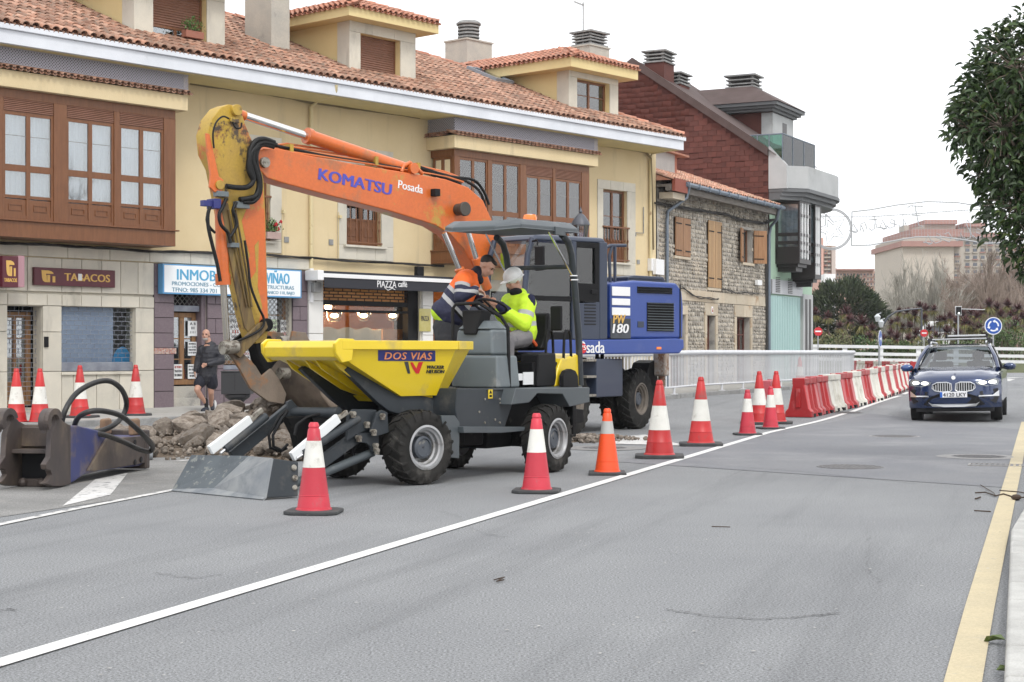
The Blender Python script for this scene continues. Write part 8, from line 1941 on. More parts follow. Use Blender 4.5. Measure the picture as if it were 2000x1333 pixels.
# sides
for sg in (-1,1):
    xs2 = [1.75,1.5,1.0,.5,0,-.6,-1.2,-1.8,-2.15,-2.25]
    P = []
    for z,w in ((.3,.84),(.42,.9),(.6,.915),(.78,.905),(.9,.9),(1.0,.885)):
        r_ = [(nose(.9,z),sg * .9 * .985,z - (.05 if z > .7 else 0))]
        for x in xs2:
            dz_c = .04 * max(0,(1.0 - x)) / 3.2 if z > .85 else 0; r_.append((x,sg * (w - (.1 if x < -2 else 0)),z + dz_c + (.03 if z == 1.0 and x < 1.1 else 0)))
        P.append(r_)
    q.grid(P if sg > 0 else P[::-1])
q.grid([[(-2.2 - .05 * (1 - abs(y)),y,z) for y in (-.8,-.4,0,.4,.8)] for z in (.3,.6,.9,1.05)])
q.add([(1.02,-.88,1.03),(1.02,.88,1.03),(-2.2,.82,1.05),(-2.2,-.82,1.05)],[(0,1,2,3)])
bd = q.build('body',m_car,car,smooth=50)
q = MB(); q.box(-2.1,1.95,-.75,.75,.2,.3); q.build('underbody',m_ctr,car)
# greenhouse
def gh(x0,x1,y0,y1,a=0): pass
roofP = []
for i in range(9):
    x = .38 - 2.2 * i / 8; roofP.append([(x,y,1.56 - .03 * (abs(y) / .6) ** 2 - .05 * ((x + .5) / 1.4) ** 2 + (0 if abs(y) < .59 else -.03)) for y in (-.62,-.58,-.4,0,.4,.58,.62)])
q = MB(); q.grid(roofP); q.build('roof',m_car,car,smooth=60)
q = MB(); q.box(-.9,.22,-.42,.42,1.555,1.562); q.build('sunroof',M('dark_roof_glass',(.01,.012,.015),rough=.08),car)
WS = []
for i in range(7):
    t = i / 6; z = 1.09 + (1.5 - 1.09) * t; x = 1.12 - .76 * t ** .95; w = .76 - .17 * t
    WS.append([(x - .1 * (y * y) / .5,y * w / .76,z - .01 * abs(y)) for y in (-.76,-.5,-.25,0,.25,.5,.76)])
q = MB(); q.grid(WS); q.build('windscreen',m_wind,car,smooth=180)
for sg in (-1,1):
    q = MB(); q.tube([(1.08,sg * .82,1.04),(.75,sg * .76,1.26),(.33,sg * .63,1.5),(-.2,sg * .61,1.535),(-1.2,sg * .6,1.52),(-1.8,sg * .6,1.4),(-2.15,sg * .7,1.06)],.042,8); q.build('roof_pillar',m_car,car,smooth=70)
    q = MB(); q.add([(1.0,sg * .86,1.04),(.34,sg * .64,1.49),(-1.7,sg * .62,1.46),(-2.0,sg * .8,1.07)],[(0,1,2,3)]); q.build('side_window',M('dark_side_glass',(.008,.01,.012),rough=.05),car)
    q = MB(); q.tube([(-.1,sg * .66,1.5),(-.1,sg * .86,1.04)],.035,6); q.build('door_pillar',m_ctr,car)
    q = MB(); q.tube([(.25,sg * .56,1.57),(.1,sg * .56,1.61),(-1.5,sg * .56,1.6),(-1.65,sg * .56,1.55)],.018,8); q.build('roof_rail',m_csil,car,smooth=60)
    q = MB(); q.ball((.62,sg * 1.03,1.08),(.08,.13,.075),14,10); mr_ = q.build('wing_mirror',M('bright_blue_mirror',(.02,.07,.24),rough=.2,coat=1) if sg < 0 else m_car,car,smooth=180)
    q = MB(); q.box(.6,.7,min(sg * .87,sg * .96),max(sg * .87,sg * .96),1.03,1.06); q.ball((.56,sg * 1.03,1.03),(.07,.12,.03),10,6); q.build('mirror_foot',m_ctr,mr_)
    for xw in (1.35,-1.32):
        e = empty('wheel'); e.parent = car; e.matrix_basis = T(xw,sg * .78,.345)
        q = MB(); q.lathe([(.22,-.11),(.33,-.11),(.345,-.09),(.35,0),(.345,.09),(.33,.11),(.22,.11)],32,RX(-90 * sg),cap=False); q.build('tyre',m_ct,e,smooth=40)
        q = MB(); q.lathe([(.23,.1),(.2,.08),(.19,.02),(.05,.05),(.01,.06)],24,RX(-90 * sg),cap=False)
        q.build('rim',m_hub,e,smooth=40)
    # arch + lower cladding, fog area
    q = MB(); q.add([(nose(.55,.62) + .035,sg * .5,.6),(nose(.84,.62) + .05,sg * .84,.66),(nose(.86,.5) + .05,sg * .86,.5),(nose(.8,.36) + .05,sg * .8,.36),(nose(.52,.42) + .035,sg * .52,.5)],[(0,1,2,3,4)]); q.build('air_intake',m_ctr,car)
    q = MB(); q.add([(nose(.5,.52) + .05,sg * .48,.5),(nose(.5,.52) + .05,sg * .48,.525),(nose(.74,.53) + .06,sg * .74,.53),(nose(.86,.62) + .07,sg * .86,.62),(nose(.86,.5) + .07,sg * .86,.5),(nose(.7,.5) + .06,sg * .72,.505)],[(0,1,2,3,4,5)]); q.build('silver_blade',m_csil,car)
    HLp = [(.42,.79),(.46,.74),(.62,.70),(.84,.73),(.87,.8),(.8,.86),(.6,.83)]
    q = MB(); q.add([(nose(y,z) + .016 + (.03 if y > .8 else 0),sg * y,z) for y,z in HLp],[tuple(range(len(HLp)))]); hl = q.build('headlight',m_hlg,car)
    for yc in (.56,.74):
        P = [(yc + .07 * cos(a) * 1.1,.775 + .038 * sin(a) + (.01 if yc > .7 else 0)) for a in [2 * pi * i / 14 for i in range(14)]]
        q = MB(); q.add([(nose(y,z) + .03,sg * y,z) for y,z in P],[tuple(range(14))]); q.build('light_unit',m_hl,hl)
    # kidney
    pc_ = [(.035 + .38 * a,.60 + .19 * b) for a,b in ((0,.2),(.1,.04),(.5,0),(.85,.12),(1,.4),(.97,.75),(.75,.98),(.25,1),(.03,.85))]
    q = MB(); q.add([(nose(y,z) + .014,sg * y,z) for y,z in pc_],[tuple(range(len(pc_)))]); kd = q.build('grille',m_dark,car)
    q = MB(); q.tube([(nose(y,z) + .02,sg * y,z) for y,z in pc_ + pc_[:1]],.012,6,cap=False); q.build('grille_surround',m_csil,kd)
    for i in range(8):
        y = .07 + .045 * i; zlo_ = .615 + (.02 if i in (0,7) else 0) + (.02 if i > 5 else 0); zhi = .775 - (.0 if i < 6 else .03 * (i - 5)); q = MB(); q.box(nose(y,.7) + .012,nose(y,.7) + .034,sg * y - .008,sg * y + .008,zlo_,zhi); q.build('grille_bar',m_csil,kd)
q = MB(); q.add([(nose(y,z) + .03,y,z) for y,z in ((-.46,.5),(-.3,.56),(.3,.56),(.46,.5),(.6,.34),(.3,.3),(-.3,.3),(-.6,.34))],[tuple(range(8))]); q.build('lower_grille',m_dark,car)
q = MB(); P = [(-.5,.4),(-.42,.36),(-.2,.35),(.2,.35),(.42,.36),(.5,.4),(.42,.31),(.2,.3),(-.2,.3),(-.42,.31)]; q.add([(nose(y,z) + .05,y,z) for y,z in P],[tuple(range(10))]); q.build('skid_plate',m_csil,car)
q = MB(); q.box(2.255,2.27,-.26,.26,.49,.6); npl = q.build('number_plate',M('plate_white',(.8,.8,.82),rough=.4),car); q = MB(); q.box(2.271,2.273,-.259,-.215,.492,.598); q.build('blue_strip',M('plate_blue',(.02,.12,.5)),npl)
text('4120 LKY',m_ink,npl,(2.274,-.2,.507),(0,1,0),(0,0,1),.44,.075,bold=.02)
q = MB(); q.cyl((nose(0,.87) + .0,0,.875),(nose(0,.87) + .02,0,.88),.04,n=16); q.build('bonnet_badge',m_wpl,car)
for xb,xw_ in ((-.15,.66),(-1.0,.66)):
    q = MB(); q.box(xb - .035,xb + .035,-xw_,xw_,1.655,1.68); rb_ = q.build('roof_bar',m_csil,car,bevel=.008)
    for sg in (-1,1): q = MB(); q.prism([(xb - .05,1.58),(xb + .06,1.58),(xb + .04,1.69),(xb - .04,1.69)],sg * .6 - .045,sg * .6 + .045,'y'); q.build('bar_foot',m_ctr,rb_,bevel=.01)
q = MB(); q.box(-.85,-.75,-.28,.52,1.72,1.76); tr = q.build('ski_carrier',m_csil,car,bevel=.01); q = MB(); q.box(-.86,-.74,-.27,.51,1.69,1.715); q.box(-.88,-.72,-.32,-.28,1.68,1.78); q.box(-.88,-.72,.52,.56,1.68,1.78); q.build('carrier_clamp',m_ctr,tr)
# interior and driver
q = MB(); q.box(.35,.95,-.7,.7,.95,1.07); q.build('dashboard',m_ctr,car,bevel=.03)
for sy in (-.38,.38): q = MB(); q.box(-.25,-.1,sy - .24,sy + .24,.6,1.2); q.box(-.2,-.12,sy - .12,sy + .12,1.22,1.4); q.build('seat',M('grey_upholstery',(.05,.05,.055),rough=.9) if 'grey_upholstery' not in bpy.data.materials else bpy.data.materials['grey_upholstery'],car,bevel=.04)
q = MB(); q.tube([(.32 + .02 * sin(a),.38 + .18 * cos(a),1.06 + .16 * sin(a)) for a in [2 * pi * i / 24 for i in range(25)]],.015,6); q.build('steering_wheel',m_ctr,car)
q = MB(); q.box(1.9,1.95,-.0,.03,1.04,1.05); q.box(.95,1.0,-.5,.1,1.10,1.115); q.build('wiper',m_ctr,car)
dv = empty('person',Mc @ T(.02,.38,.62),'driver in dark clothes seated behind the car windscreen','person')
q = MB(); Pd,Md = head(q,(.0,0,.68),(1,0,0),1.0); capsule(q,(0,0,.5),(-.02,0,.6),.06,.06); chain(q,[(-.02,0,.4),(0,0,0)],[.16,.16]); chain(q,[(0,-.2,.4),(.1,-.22,.2),(.28,-.12,.42)],[.06,.05,.035]); chain(q,[(0,.2,.4),(.1,.22,.2),(.28,.12,.42)],[.06,.05,.035]); hand(q,(.28,-.12,.42),(1,.3,.2),(0,1,.3),.7); hand(q,(.28,.12,.42),(1,-.3,.2),(0,-1,.3),.7)
organic('body',q,m_skin,dv,.014); q = MB(); chain(q,[(-.02,0,.42),(0,0,0)],[.19,.19]); q.ball((-.02,-.15,.42),.09); q.ball((-.02,.15,.42),.09); chain(q,[(0,-.2,.4),(.1,-.22,.2),(.24,-.14,.38)],[.085,.07,.05]); chain(q,[(0,.2,.4),(.1,.22,.2),(.24,.14,.38)],[.085,.07,.05]); organic('jumper',q,M('dark_jumper',(.03,.03,.04),rough=.9),dv,.016); q = MB(); q.ball(Pd(-.03,0,.05),(.1,.085,.09),12,8,Md); q.build('hair',m_hair,dv,smooth=180)
# ================================================================ background
m_gw = M('white_guard_rail',(.72,.73,.74),(.62,.63,.63),sc=1,rough=.5)
GD = 97.0; gr = empty('guard_rail',T(0,GD,0),'far white guard rail with three horizontal bars across the end of the street','guard rail')
def gp(px,py): p = W(px,py,GD); return p[0],p[2]
for ya,yb2 in ((676,683),(690,697),(701.5,708)):
    a,b = gp(1583,ya),gp(2080,yb2 + .5); q = MB(); h = .09
    q.hexa([(a[0],-.03,a[1] - h),(b[0],-.03,b[1] - h),(b[0],.03,b[1] - h),(a[0],.03,a[1] - h),(a[0],-.03,a[1] + h),(b[0],-.03,b[1] + h),(b[0],.03,b[1] + h),(a[0],.03,a[1] + h)]); q.build('rail',m_gw,gr)
for px in (1593,1651,1721,1795,1868,1945,2020):
    t = (px - 1583) / 497; a = gp(px,676 + 7 * t); q = MB(); q.box(a[0] - .13,a[0] + .13,.035,.2,.1,a[1] + .05); q.build('rail_post',m_gw,gr)
m_low = M('mossy_low_wall',(.2,.22,.13),(.13,.15,.09),sc=1.5,rough=.9,bump=.6,bs=20)
x0,x1 = gp(1560,700)[0],gp(2300,700)[0]; q = MB(); q.box(x0 - 30,x1 + 40,2,2.6,0,.75); o = q.build('low_wall',m_low,None,label='low mossy retaining wall behind the far white guard rail',cat='wall'); o.location = (0,GD,0)
strip('planted_bank',[(12,70),(17,100),(15,101.5),(15,160)],[(16,70.1),(70,100.1),(75,101.6),(90,160.1)],M('bank_grass',(.07,.1,.04),(.12,.13,.06),sc=1,rough=.95),.03) if False else None
q = MB(); q.add([(-30,99.6,.3),(90,99.6,.3),(110,150,1.6),(-60,150,1.6)],[(0,1,2,3)]); q.build('planted_bank',M('bank_grass',(.06,.08,.03),(.11,.12,.06),sc=.6,rough=.95,bump=.5,bs=5),None,kind='structure')
# hillside beyond
q = MB(); N = 60; q.grid([[(-250 + i * 10,420 + j * 60,(2 + 14 * j) * (1 + .2 * sin(i * .5)) if j else -1) for i in range(N)] for j in range(3)]); q.build('far_hill',M('far_hill_brown',(.2,.19,.16),(.26,.24,.2),sc=.03,rough=.95),None,kind='structure',smooth=180)
# --- cordylines
m_cd = M('maroon_blade',(.085,.03,.032),(.13,.05,.05),sc=8,rough=.6,rnd=.3); m_cy = M('ochre_blade',(.24,.19,.06),(.13,.15,.05),sc=6,rough=.7,rnd=.3); m_ctk = M('cordyline_trunk',(.12,.1,.07),rough=.9)
def cordy(seed,R_=.7,n=230):
    rr = random.Random(seed); a,b = MB(),MB()
    for i in range(n):
        u = rr.uniform(-1,1); el = math.asin(max(-.95,min(1,u * .98 + .12))); az = rr.uniform(0,2 * pi); L = R_ * rr.uniform(.75,1.05)
        d = Vector((cos(el) * cos(az),cos(el) * sin(az),sin(el))); s_ = d.cross(Vector((0,0,1))).normalized() * .03; t_ = b if el < -.15 else a
        m_ = d * L * .6 + Vector((0,0,-.02)); e_ = d * L + Vector((0,0,-.12 * cos(el) * L - (.1 if el < 0 else 0)))
        t_.add([-s_ * .7,s_ * .7,m_ + s_,m_ - s_,e_],[(0,1,2,3),(3,2,4)])
    return a.mesh('crown',m_cd),b.mesh('dead_leaves',m_cy)
CV = [cordy(i) for i in range(4)]; tkm = MB(); tkm.tube([(0,0,-1),(.05,0,-.5),(0,0,0)],.05,6,r1=.04); tkm = tkm.mesh('trunk',m_ctk)
heads = [(1592,615,1),(1617,620,.95),(1652,612,1.15),(1660,628,1.1),(1684,634,1.35),(1650,668,1.1),(1616,662,.9),(1704,645,.9),(1640,640,.8),(1697,660,.9),
         (1725,665,.9),(1757,610,.8),(1772,611,.8),(1786,616,1.1),(1752,628,.7),(1741,634,.8),(1762,640,.8),(1740,655,1),(1751,662,1),(1797,600,.95),(1808,606,.9),(1824,606,.85),(1805,624,.9),(1778,640,.9),(1790,655,1.1),(1815,645,.9),(1775,665,.9),(1830,660,1),
         (1835,628,.9),(1845,626,.85),(1856,622,.9),(1868,630,1),(1880,618,1),(1885,632,1.1),(1850,650,1.05),(1870,655,1.1),(1898,615,1.1),(1908,620,1),(1916,612,.9),(1895,640,1),(1932,598,1.1),(1948,602,1),(1968,598,1),(1988,604,1),(1955,618,1),(1975,618,.95),(1983,635,1.2),(1998,622,1),(1966,662,.9),(1912,640,.9),(1922,655,.8),(2008,645,1),(1818,670,.9),(1890,668,.9),(1735,678,.8)]
LMK = [(1583,'the green building'),(1630,'the evergreen middle'),(1690,'the evergreen right edge'),(1722,'the keep-left sign'),(1775,'the lamp arm'),(1822,'the white van'),(1871,'the traffic light'),(1938,'the round blue sign'),(2100,'the frame edge')]
NTH = ['first','second','third','fourth','fifth','sixth','seventh','eighth','ninth','tenth','eleventh','twelfth','thirteenth','fourteenth','fifteenth','sixteenth','seventeenth','eighteenth','nineteenth','twentieth']
c_lab = {}
for z0_,z1_ in zip(LMK,LMK[1:]):
    for tier,lo_,hi_ in (('upper',0,626),('middle',626,652),('lower',652,999)):
        mm_ = sorted((h_[0],i) for i,h_ in enumerate(heads) if z0_[0] <= h_[0] < z1_[0] and lo_ <= h_[1] < hi_)
        for k,(_,i) in enumerate(mm_): c_lab[i] = '%s%s cordyline crown between %s and %s' % ((NTH[k] + ' ') if len(mm_) > 1 else '',tier,z0_[1],z1_[1])
for i,(px,py,s_) in enumerate(heads):
    D = 103 + (690 - py) * .2 + random.uniform(0,5); X_,Y_,Z_ = W(px,py,D); e = empty('cordyline',T(X_,Y_,Z_),c_lab.get(i,'one of the many maroon cordyline palms massed behind the white guard rail'),'palm','cordyline palms behind the guard rail')
    a,b = CV[i % 4]
    for me,nm,sc_ in ((a,'crown',s_),(b,'dead_leaves',s_),(tkm,'trunk',None)):
        o = bpy.data.objects.new(nm,me); C.objects.link(o); o.parent = e; g0_ = .4 + (Y_ - 99.6) * .026
        o.matrix_basis = (RZ(random.uniform(0,360)) @ S(s_,s_,s_)) if sc_ else S(1,1,max(.3,Z_ - g0_ + .3))
# green shrubs low between the palms
def leafball(name,label,cat,cx,cy,cz,rx,ry,rz,n,leaf,mat,seed,par=None,group=None,kind=None,lumps=9,orient=None):
    rr = random.Random(seed); L = MB(); L.add([(-leaf * .32,0,0),(0,-leaf * .5,leaf * .04),(leaf * .32,0,0),(0,leaf * .5,leaf * .05)],[(0,1,2,3)]); ms = []
    cs = []
    for i in range(lumps):
        while True:
            p = Vector((rr.uniform(-1,1),rr.uniform(-1,1),rr.uniform(-.9,1)))
            if p.length < .8: break
        cs.append((p,rr.uniform(.28,.5)))
    for i in range(n):
        c,r = rr.choice(cs); d = Vector((rr.gauss(0,1),rr.gauss(0,1),rr.gauss(0,1))).normalized(); p = c + d * r * rr.uniform(.55,1.05) ** .5
        ms.append(T(cx + p.x * rx,cy + p.y * ry,cz + p.z * rz) @ RZ(rr.uniform(0,360)) @ RX(rr.uniform(-90,90)) @ S(*[rr.uniform(.6,1.3)] * 3))
    return joined(name,L,ms,mat,par,kind=kind)
m_sg = M('shrub_green',(.05,.1,.025),(.09,.14,.04),sc=2,rough=.6,rnd=.4); m_sy = M('dry_shrub',(.22,.2,.1),(.14,.16,.07),sc=1,rough=.8,rnd=.35)
for i,(px,py,r,mt_) in enumerate(((1640,672,1.4,m_sy),(1690,676,1.2,m_sg),(1745,680,1.3,m_sy),(1800,678,1.4,m_sy),(1855,680,1.4,m_sg),(1930,672,1.6,m_sy),(1965,665,1.8,m_sg),(1990,672,1.9,m_sg),(1605,672,1.3,m_sy),(1955,640,1.5,m_sg),(1720,678,1.1,m_sg),(1620,678,1.1,m_sg),(1770,682,1.1,m_sg),(1830,684,1.1,m_sy),(1905,680,1.3,m_sg),(1590,683,1.0,m_sy))):
    X_,Y_,Z_ = W(px,py,107 + (i % 3)); e = empty('shrub',T(X_,Y_,0),'low %s shrub behind the rail, nearest %s' % ('green' if mt_ is m_sg else 'dry yellowish',min(LMK,key=lambda q_: abs(q_[0] - px))[1]),'shrub','green shrubs behind the guard rail' if mt_ is m_sg else 'dry shrubs behind the guard rail')
    leafball('foliage','','',0,0,Z_ - .2,r,r,r * .8,900,.16,mt_,i,e); q = MB(); q.tube([(0,0,.3),(.1,0,Z_)],.06,5); q.build('stem',m_ctk,e)
# --- dark evergreen
m_yew = M('dark_evergreen_needles',(.035,.055,.026),(.065,.08,.035),sc=1,rough=.7,rnd=.5)
X_,Y_,Z_ = W(1650,612,128); e = empty('evergreen_tree',T(X_,Y_,0),'broad dark evergreen tree right of the green building','tree'); rr = random.Random(5); L = MB(); L.add([(-.045,0,0),(.045,0,0),(.02,0,.42),(-.02,0,.42)],[(0,1,2,3)]); ms = []
for i in range(9000):
    d = Vector((rr.gauss(0,1),rr.gauss(0,1),rr.gauss(0,.9))).normalized(); k = rr.uniform(.55,1) ** .4; k *= 1 + .1 * sin(d.x * 9 + d.z * 7) + .06 * sin(d.y * 13)
    p = Vector((d.x * 2.95 * k,d.y * 2.7 * k,d.z * 2.45 * k)); o_ = (d + Vector((rr.gauss(0,.35),rr.gauss(0,.35),.5 + rr.gauss(0,.3)))).normalized()
    ms.append(T(p.x,p.y,Z_ + p.z) @ o_.to_track_quat('Z','Y').to_matrix().to_4x4() @ RZ(rr.uniform(0,360)) @ S(1.3,1.3,rr.uniform(.6,1.3)))
joined('crown',L,ms,m_yew,e); q = MB(); q.tube([(0,0,0),(0,0,Z_)],.3,8,r1=.12); q.build('trunk',m_ctk,e)
# --- bare trees
m_bark = M('grey_winter_bark',(.33,.31,.27),(.4,.375,.33),sc=3,rough=.9); m_bark2 = M('brown_winter_bark',(.25,.19,.155),(.3,.24,.2),sc=3,rough=.9)
def bare(seed,h=9,depth=5,spread=.5,multi=1,up=.25,leader=False):
    rr = random.Random(seed); q = MB(); tk = MB()
    def br(p,d,L,r,k):
        n = 3; pts = [p]; c = p.copy(); dd = d.copy()
        for i in range(n):
            dd = (dd + Vector((rr.gauss(0,.09),rr.gauss(0,.09),rr.gauss(0,.05) + up * .06))).normalized(); c = c + dd * L / n; pts.append(c.copy())
        (tk if k == 0 else q).tube(pts,r,5 if k < 2 else 3,cap=False,r1=r * .62)
        if k < depth:
            m = rr.choice((3,4,4,5)) if k < depth - 1 else 5
            for i in range(m):
                t = rr.uniform(.35,1); j = min(n - 1,int(t * n)); s_ = pts[j] + (pts[j + 1] - pts[j]) * (t * n - j)
                nd = (dd + Vector((rr.gauss(0,spread),rr.gauss(0,spread),rr.gauss(.05,spread * .5) + up * .3))).normalized(); br(s_,nd,L * rr.uniform(.5,.72),r * .52,k + 1)
            br(pts[-1],(dd + Vector((rr.gauss(0,.2),rr.gauss(0,.2),.1))).normalized(),L * .72,r * .6,k + 1)
    for i in range(multi): br(Vector((rr.uniform(-.4,.4) * (multi > 1),0,0)),Vector((rr.gauss(0,.1 + .1 * (multi > 1)),rr.gauss(0,.1),1)).normalized(),h * .36,h * .018,0)
    return tk,q
BT = []
for sd,kw in ((1,dict(depth=5)),(2,dict(depth=5,spread=.6)),(3,dict(multi=5,depth=4,spread=.3,up=.6)),(4,dict(depth=5,spread=.45,up=.4))):
    a,b = bare(sd,**kw); BT.append([(a.mesh('trunk',mt_),b.mesh('branches',mt_)) for mt_ in (m_bark,m_bark2)])
tl = [(1720,640,545,165,0,0),(1745,640,530,158,1,0),(1770,640,520,152,3,0),(1803,640,470,140,2,0),(1700,640,552,190,1,0),(1835,640,540,150,0,0),(1862,640,520,150,3,1),(1885,640,495,145,1,1),(1910,640,478,150,0,1),(1935,640,470,142,3,1),(1962,640,468,150,1,1),(1990,640,475,145,0,1),(2015,640,470,150,3,1),(1950,640,520,128,2,1),(1895,640,535,130,0,1),(1980,640,530,130,1,1),(1732,640,560,138,3,0),(1785,640,555,136,1,0),(1922,640,510,170,2,1),(1872,640,545,180,1,1),(1685,640,565,200,0,0),(1758,640,545,185,3,0),(1848,640,530,175,1,1),(1970,640,495,185,3,1),(2005,640,500,175,0,1),(1900,640,500,195,3,1)]
gs_ = [sorted(t_[0] for j,t_ in enumerate(tl) if t_[5] == c and j != 3) for c in (0,1)]
for i,(px,pb,pt,D,v,c_) in enumerate(tl):
    X_,Y_,zt_2 = W(px,pt,D); hh = zt_2 - .5; s_ = hh / 9.4
    lab = 'pale multi-stemmed bare tree standing before the beige tower block' if i == 3 else ('%s from the left of the %s leafless trees before the towers' % (NTH[gs_[c_].index(px)],('grey','brown')[c_]))
    e = empty('bare_tree',T(X_,Y_,.3) @ RZ(random.uniform(0,360)) @ S(s_ * (.8 if v == 2 else 1.15),s_ * 1.0,s_),lab,'tree',None if i == 3 else ('bare grey trees' if c_ == 0 else 'bare brown trees'))
    for me in BT[v][c_]: o = bpy.data.objects.new(me.name.split('.')[0],me); C.objects.link(o); o.parent = e
# --- tower blocks
m_tb = M('beige_tower_render',(.52,.465,.4),(.48,.43,.37),sc=.05,rough=.9); m_tr = M('red_brick_band',(.38,.22,.19),(.34,.195,.17),sc=.3,rough=.9); m_tg = M('tower_grey_facade',(.42,.38,.33),rough=.9); m_tw = M('distant_window',(.12,.13,.15),rough=.3)
def block(name,label,D,parts_,wins=(),cat='building'):
    e = empty(name,T(0,D,0),label,cat)
    for nm,x0p,x1p,ytp,ybp,mt_,yo,th in parts_:
        a = W(x0p,ytp,D); b = W(x1p,ybp,D); q = MB(); q.box(a[0],b[0],yo,yo + th,max(0,b[2]) if ybp < 690 else 0,a[2]); q.build(nm,mt_,e)
    for x0p,x1p,ytp,ybp,nx,ny,yo,wf,hf_ in wins:
        for i in range(nx):
            for j in range(ny):
                pa = x0p + (x1p - x0p) * (i + .5 - wf / 2) / nx; pb_ = x0p + (x1p - x0p) * (i + .5 + wf / 2) / nx; ya = ytp + (ybp - ytp) * (j + .5 - hf_ / 2) / ny; yb3 = ytp + (ybp - ytp) * (j + .5 + hf_ / 2) / ny
                a = W(pa,ya,D); b = W(pb_,yb3,D); q = MB(); q.box(a[0],b[0],yo - .12,yo - .02,b[2],a[2]); w_ = q.build('window',m_tw,e)
                q = MB(); q.box(a[0] - .15,b[0] + .15,yo - .3,yo - .021,b[2] - .25,b[2] - .05); q.build('window_sill',m_tr if (i + j) % 3 == 0 else m_tg,w_)
    return e
block('tower_block','beige windowless end wall of a tower block with a red brick parapet band',260,(('wall',1763,1863,482,700,m_tb,0,20),('brick_band',1758,1878,472,482.5,m_tr,-1,22),('roof_slab',1764,1870,464,472,m_tg,0,20),('side_wall',1863.2,1880,482.6,700,m_tg,1,18)),((1865,1879,490,640,1,11,1,.6,.3),))
block('tower_block','grey beige balconied tower block with red brick bands and roof boxes',285,(('wall',1779,1958,464,700,m_tg,0,20),('brick_band',1777,1879,448.5,463.5,m_tr,-1,22),('brick_band',1879.3,1960,455.5,464,m_tr,-1,22),('roof_box',1813,1875,436,448,m_tb,3,12),('roof_box',1891,1931,441,455,m_tb,3,12),('roof_box_band',1812,1876,428,436,m_tr,2,14),('roof_box_band',1890,1932,434,441,m_tr,2,14),('chimney',1777,1786,437,448,m_tg,4,4)),((1882,1956,468,650,5,13,0,.5,.42),))
block('tower_block','brown red apartment block at the right, mostly behind bare trees',300,(('wall',1928,2040,478,700,m_tr,0,20),('roof_box',1966,1985,470,478,m_tg,3,8)),((1932,2035,486,640,8,10,0,.5,.4),))
block('tower_block','slim brown tower with a pink side just right of the green building',230,(('wall',1606,1629,480,700,M('brown_tower',(.36,.27,.21),rough=.9),0,12),('pink_side',1598,1605.8,466,700,M('pink_tower_side',(.6,.36,.3),rough=.9),-1,12),('white_base',1600,1621,538,700,m_wpl,-4,3),('corner_strip',1623,1631,481,699,M('pale_strip',(.5,.42,.38),rough=.9),-.5,.4)),((1609,1622,488,535,2,6,0,.4,.35),))
block('terrace','long low pinkish apartment terrace on the horizon behind the evergreen tree',330,(('wall',1622,1722,529,700,M('pink_terrace',(.52,.36,.29),rough=.9),0,15),('roof_slab',1622,1706,526,529,m_tr,-1,17),('roof_box',1634,1641,523,526,m_tb,3,5),('roof_box',1652,1657,523.5,526,m_tb,3,5),('roof_box',1680,1686,523.5,526,m_tb,3,5)),((1626,1718,532,560,14,3,0,.4,.4),))
# --- signs
m_sb = M('sign_blue',(.01,.075,.36),rough=.35); m_sw = M('sign_white',(.75,.76,.78),rough=.4); m_sr = M('sign_red',(.55,.02,.03),rough=.4); m_pst = M('galvanised_post',(.35,.36,.37),rough=.45,metal=.4)
def disc_sign(px,py,D,r,rot,label,rim=m_sw,face=m_sb):
    X_,Y_,Z_ = W(px,py,D); g_ = H(Y_); e = empty('road_sign',T(X_,Y_,0) @ RZ(rot),label,'road sign')
    q = MB(); q.cyl((0,.03,g_),(0,.03,Z_ + r * .6),.035,n=10); q.build('post',m_pst,e,smooth=50)
    q = MB(); q.cyl((0,.0,Z_),(0,-.012,Z_),r,n=40); q.build('rim',rim,e); q = MB(); q.cyl((0,-.0125,Z_),(0,-.016,Z_),r * .9,n=40); q.build('face',face,e); return e,Z_
r = .335; e,Z_ = disc_sign(1940,637,63,r,0,'round blue roundabout sign with three white curved arrows above the car')
for k in range(3):
    a0 = R(90 + 120 * k + 25); q = MB(); n = 8; ro,ri = r * .64,r * .47
    for i in range(n):
        a,b = a0 + R(78) * i / n,a0 + R(78) * (i + 1) / n; q.add([(ri * cos(a),-.018,Z_ + ri * sin(a)),(ro * cos(a),-.018,Z_ + ro * sin(a)),(ro * cos(b),-.018,Z_ + ro * sin(b)),(ri * cos(b),-.018,Z_ + ri * sin(b))],[(0,1,2,3)])
    b = a0 + R(78); c_ = b + R(26); q.add([((ri - r * .12) * cos(b),-.018,Z_ + (ri - r * .12) * sin(b)),((ro + r * .12) * cos(b),-.018,Z_ + (ro + r * .12) * sin(b)),((ri + ro) / 2 * cos(c_),-.018,Z_ + (ri + ro) / 2 * sin(c_))],[(0,1,2)])
    q.build('arrow',m_sw,e)
e,Z_ = disc_sign(1719,662,60,.31,66,'narrow edge-on blue keep-left sign on a grey post behind the barriers')
q = MB(); q.prism([(-.17,Z_ - .03),(.05,Z_ - .03),(.05,Z_ - .12),(.2,Z_),(.05,Z_ + .12),(.05,Z_ + .03),(-.17,Z_ + .03)],-.02,-.017,'y'); q.build('arrow',m_sw,e)
e,Z_ = disc_sign(1598,648,92,.24,5,'small round red no entry sign below the left cordyline palms',m_sr,m_sr); q = MB(); q.box(-.17,.17,-.02,-.0165,Z_ - .03,Z_ + .05); q.build('white_bar',m_sw,e)
e,Z_ = disc_sign(1805,651,104,.24,0,'faint red round sign deep among the cordyline palms',m_sr,m_sr); q = MB(); q.box(-.15,.15,-.02,-.0165,Z_ - .04,Z_ + .04); q.build('white_bar',m_sw,e)
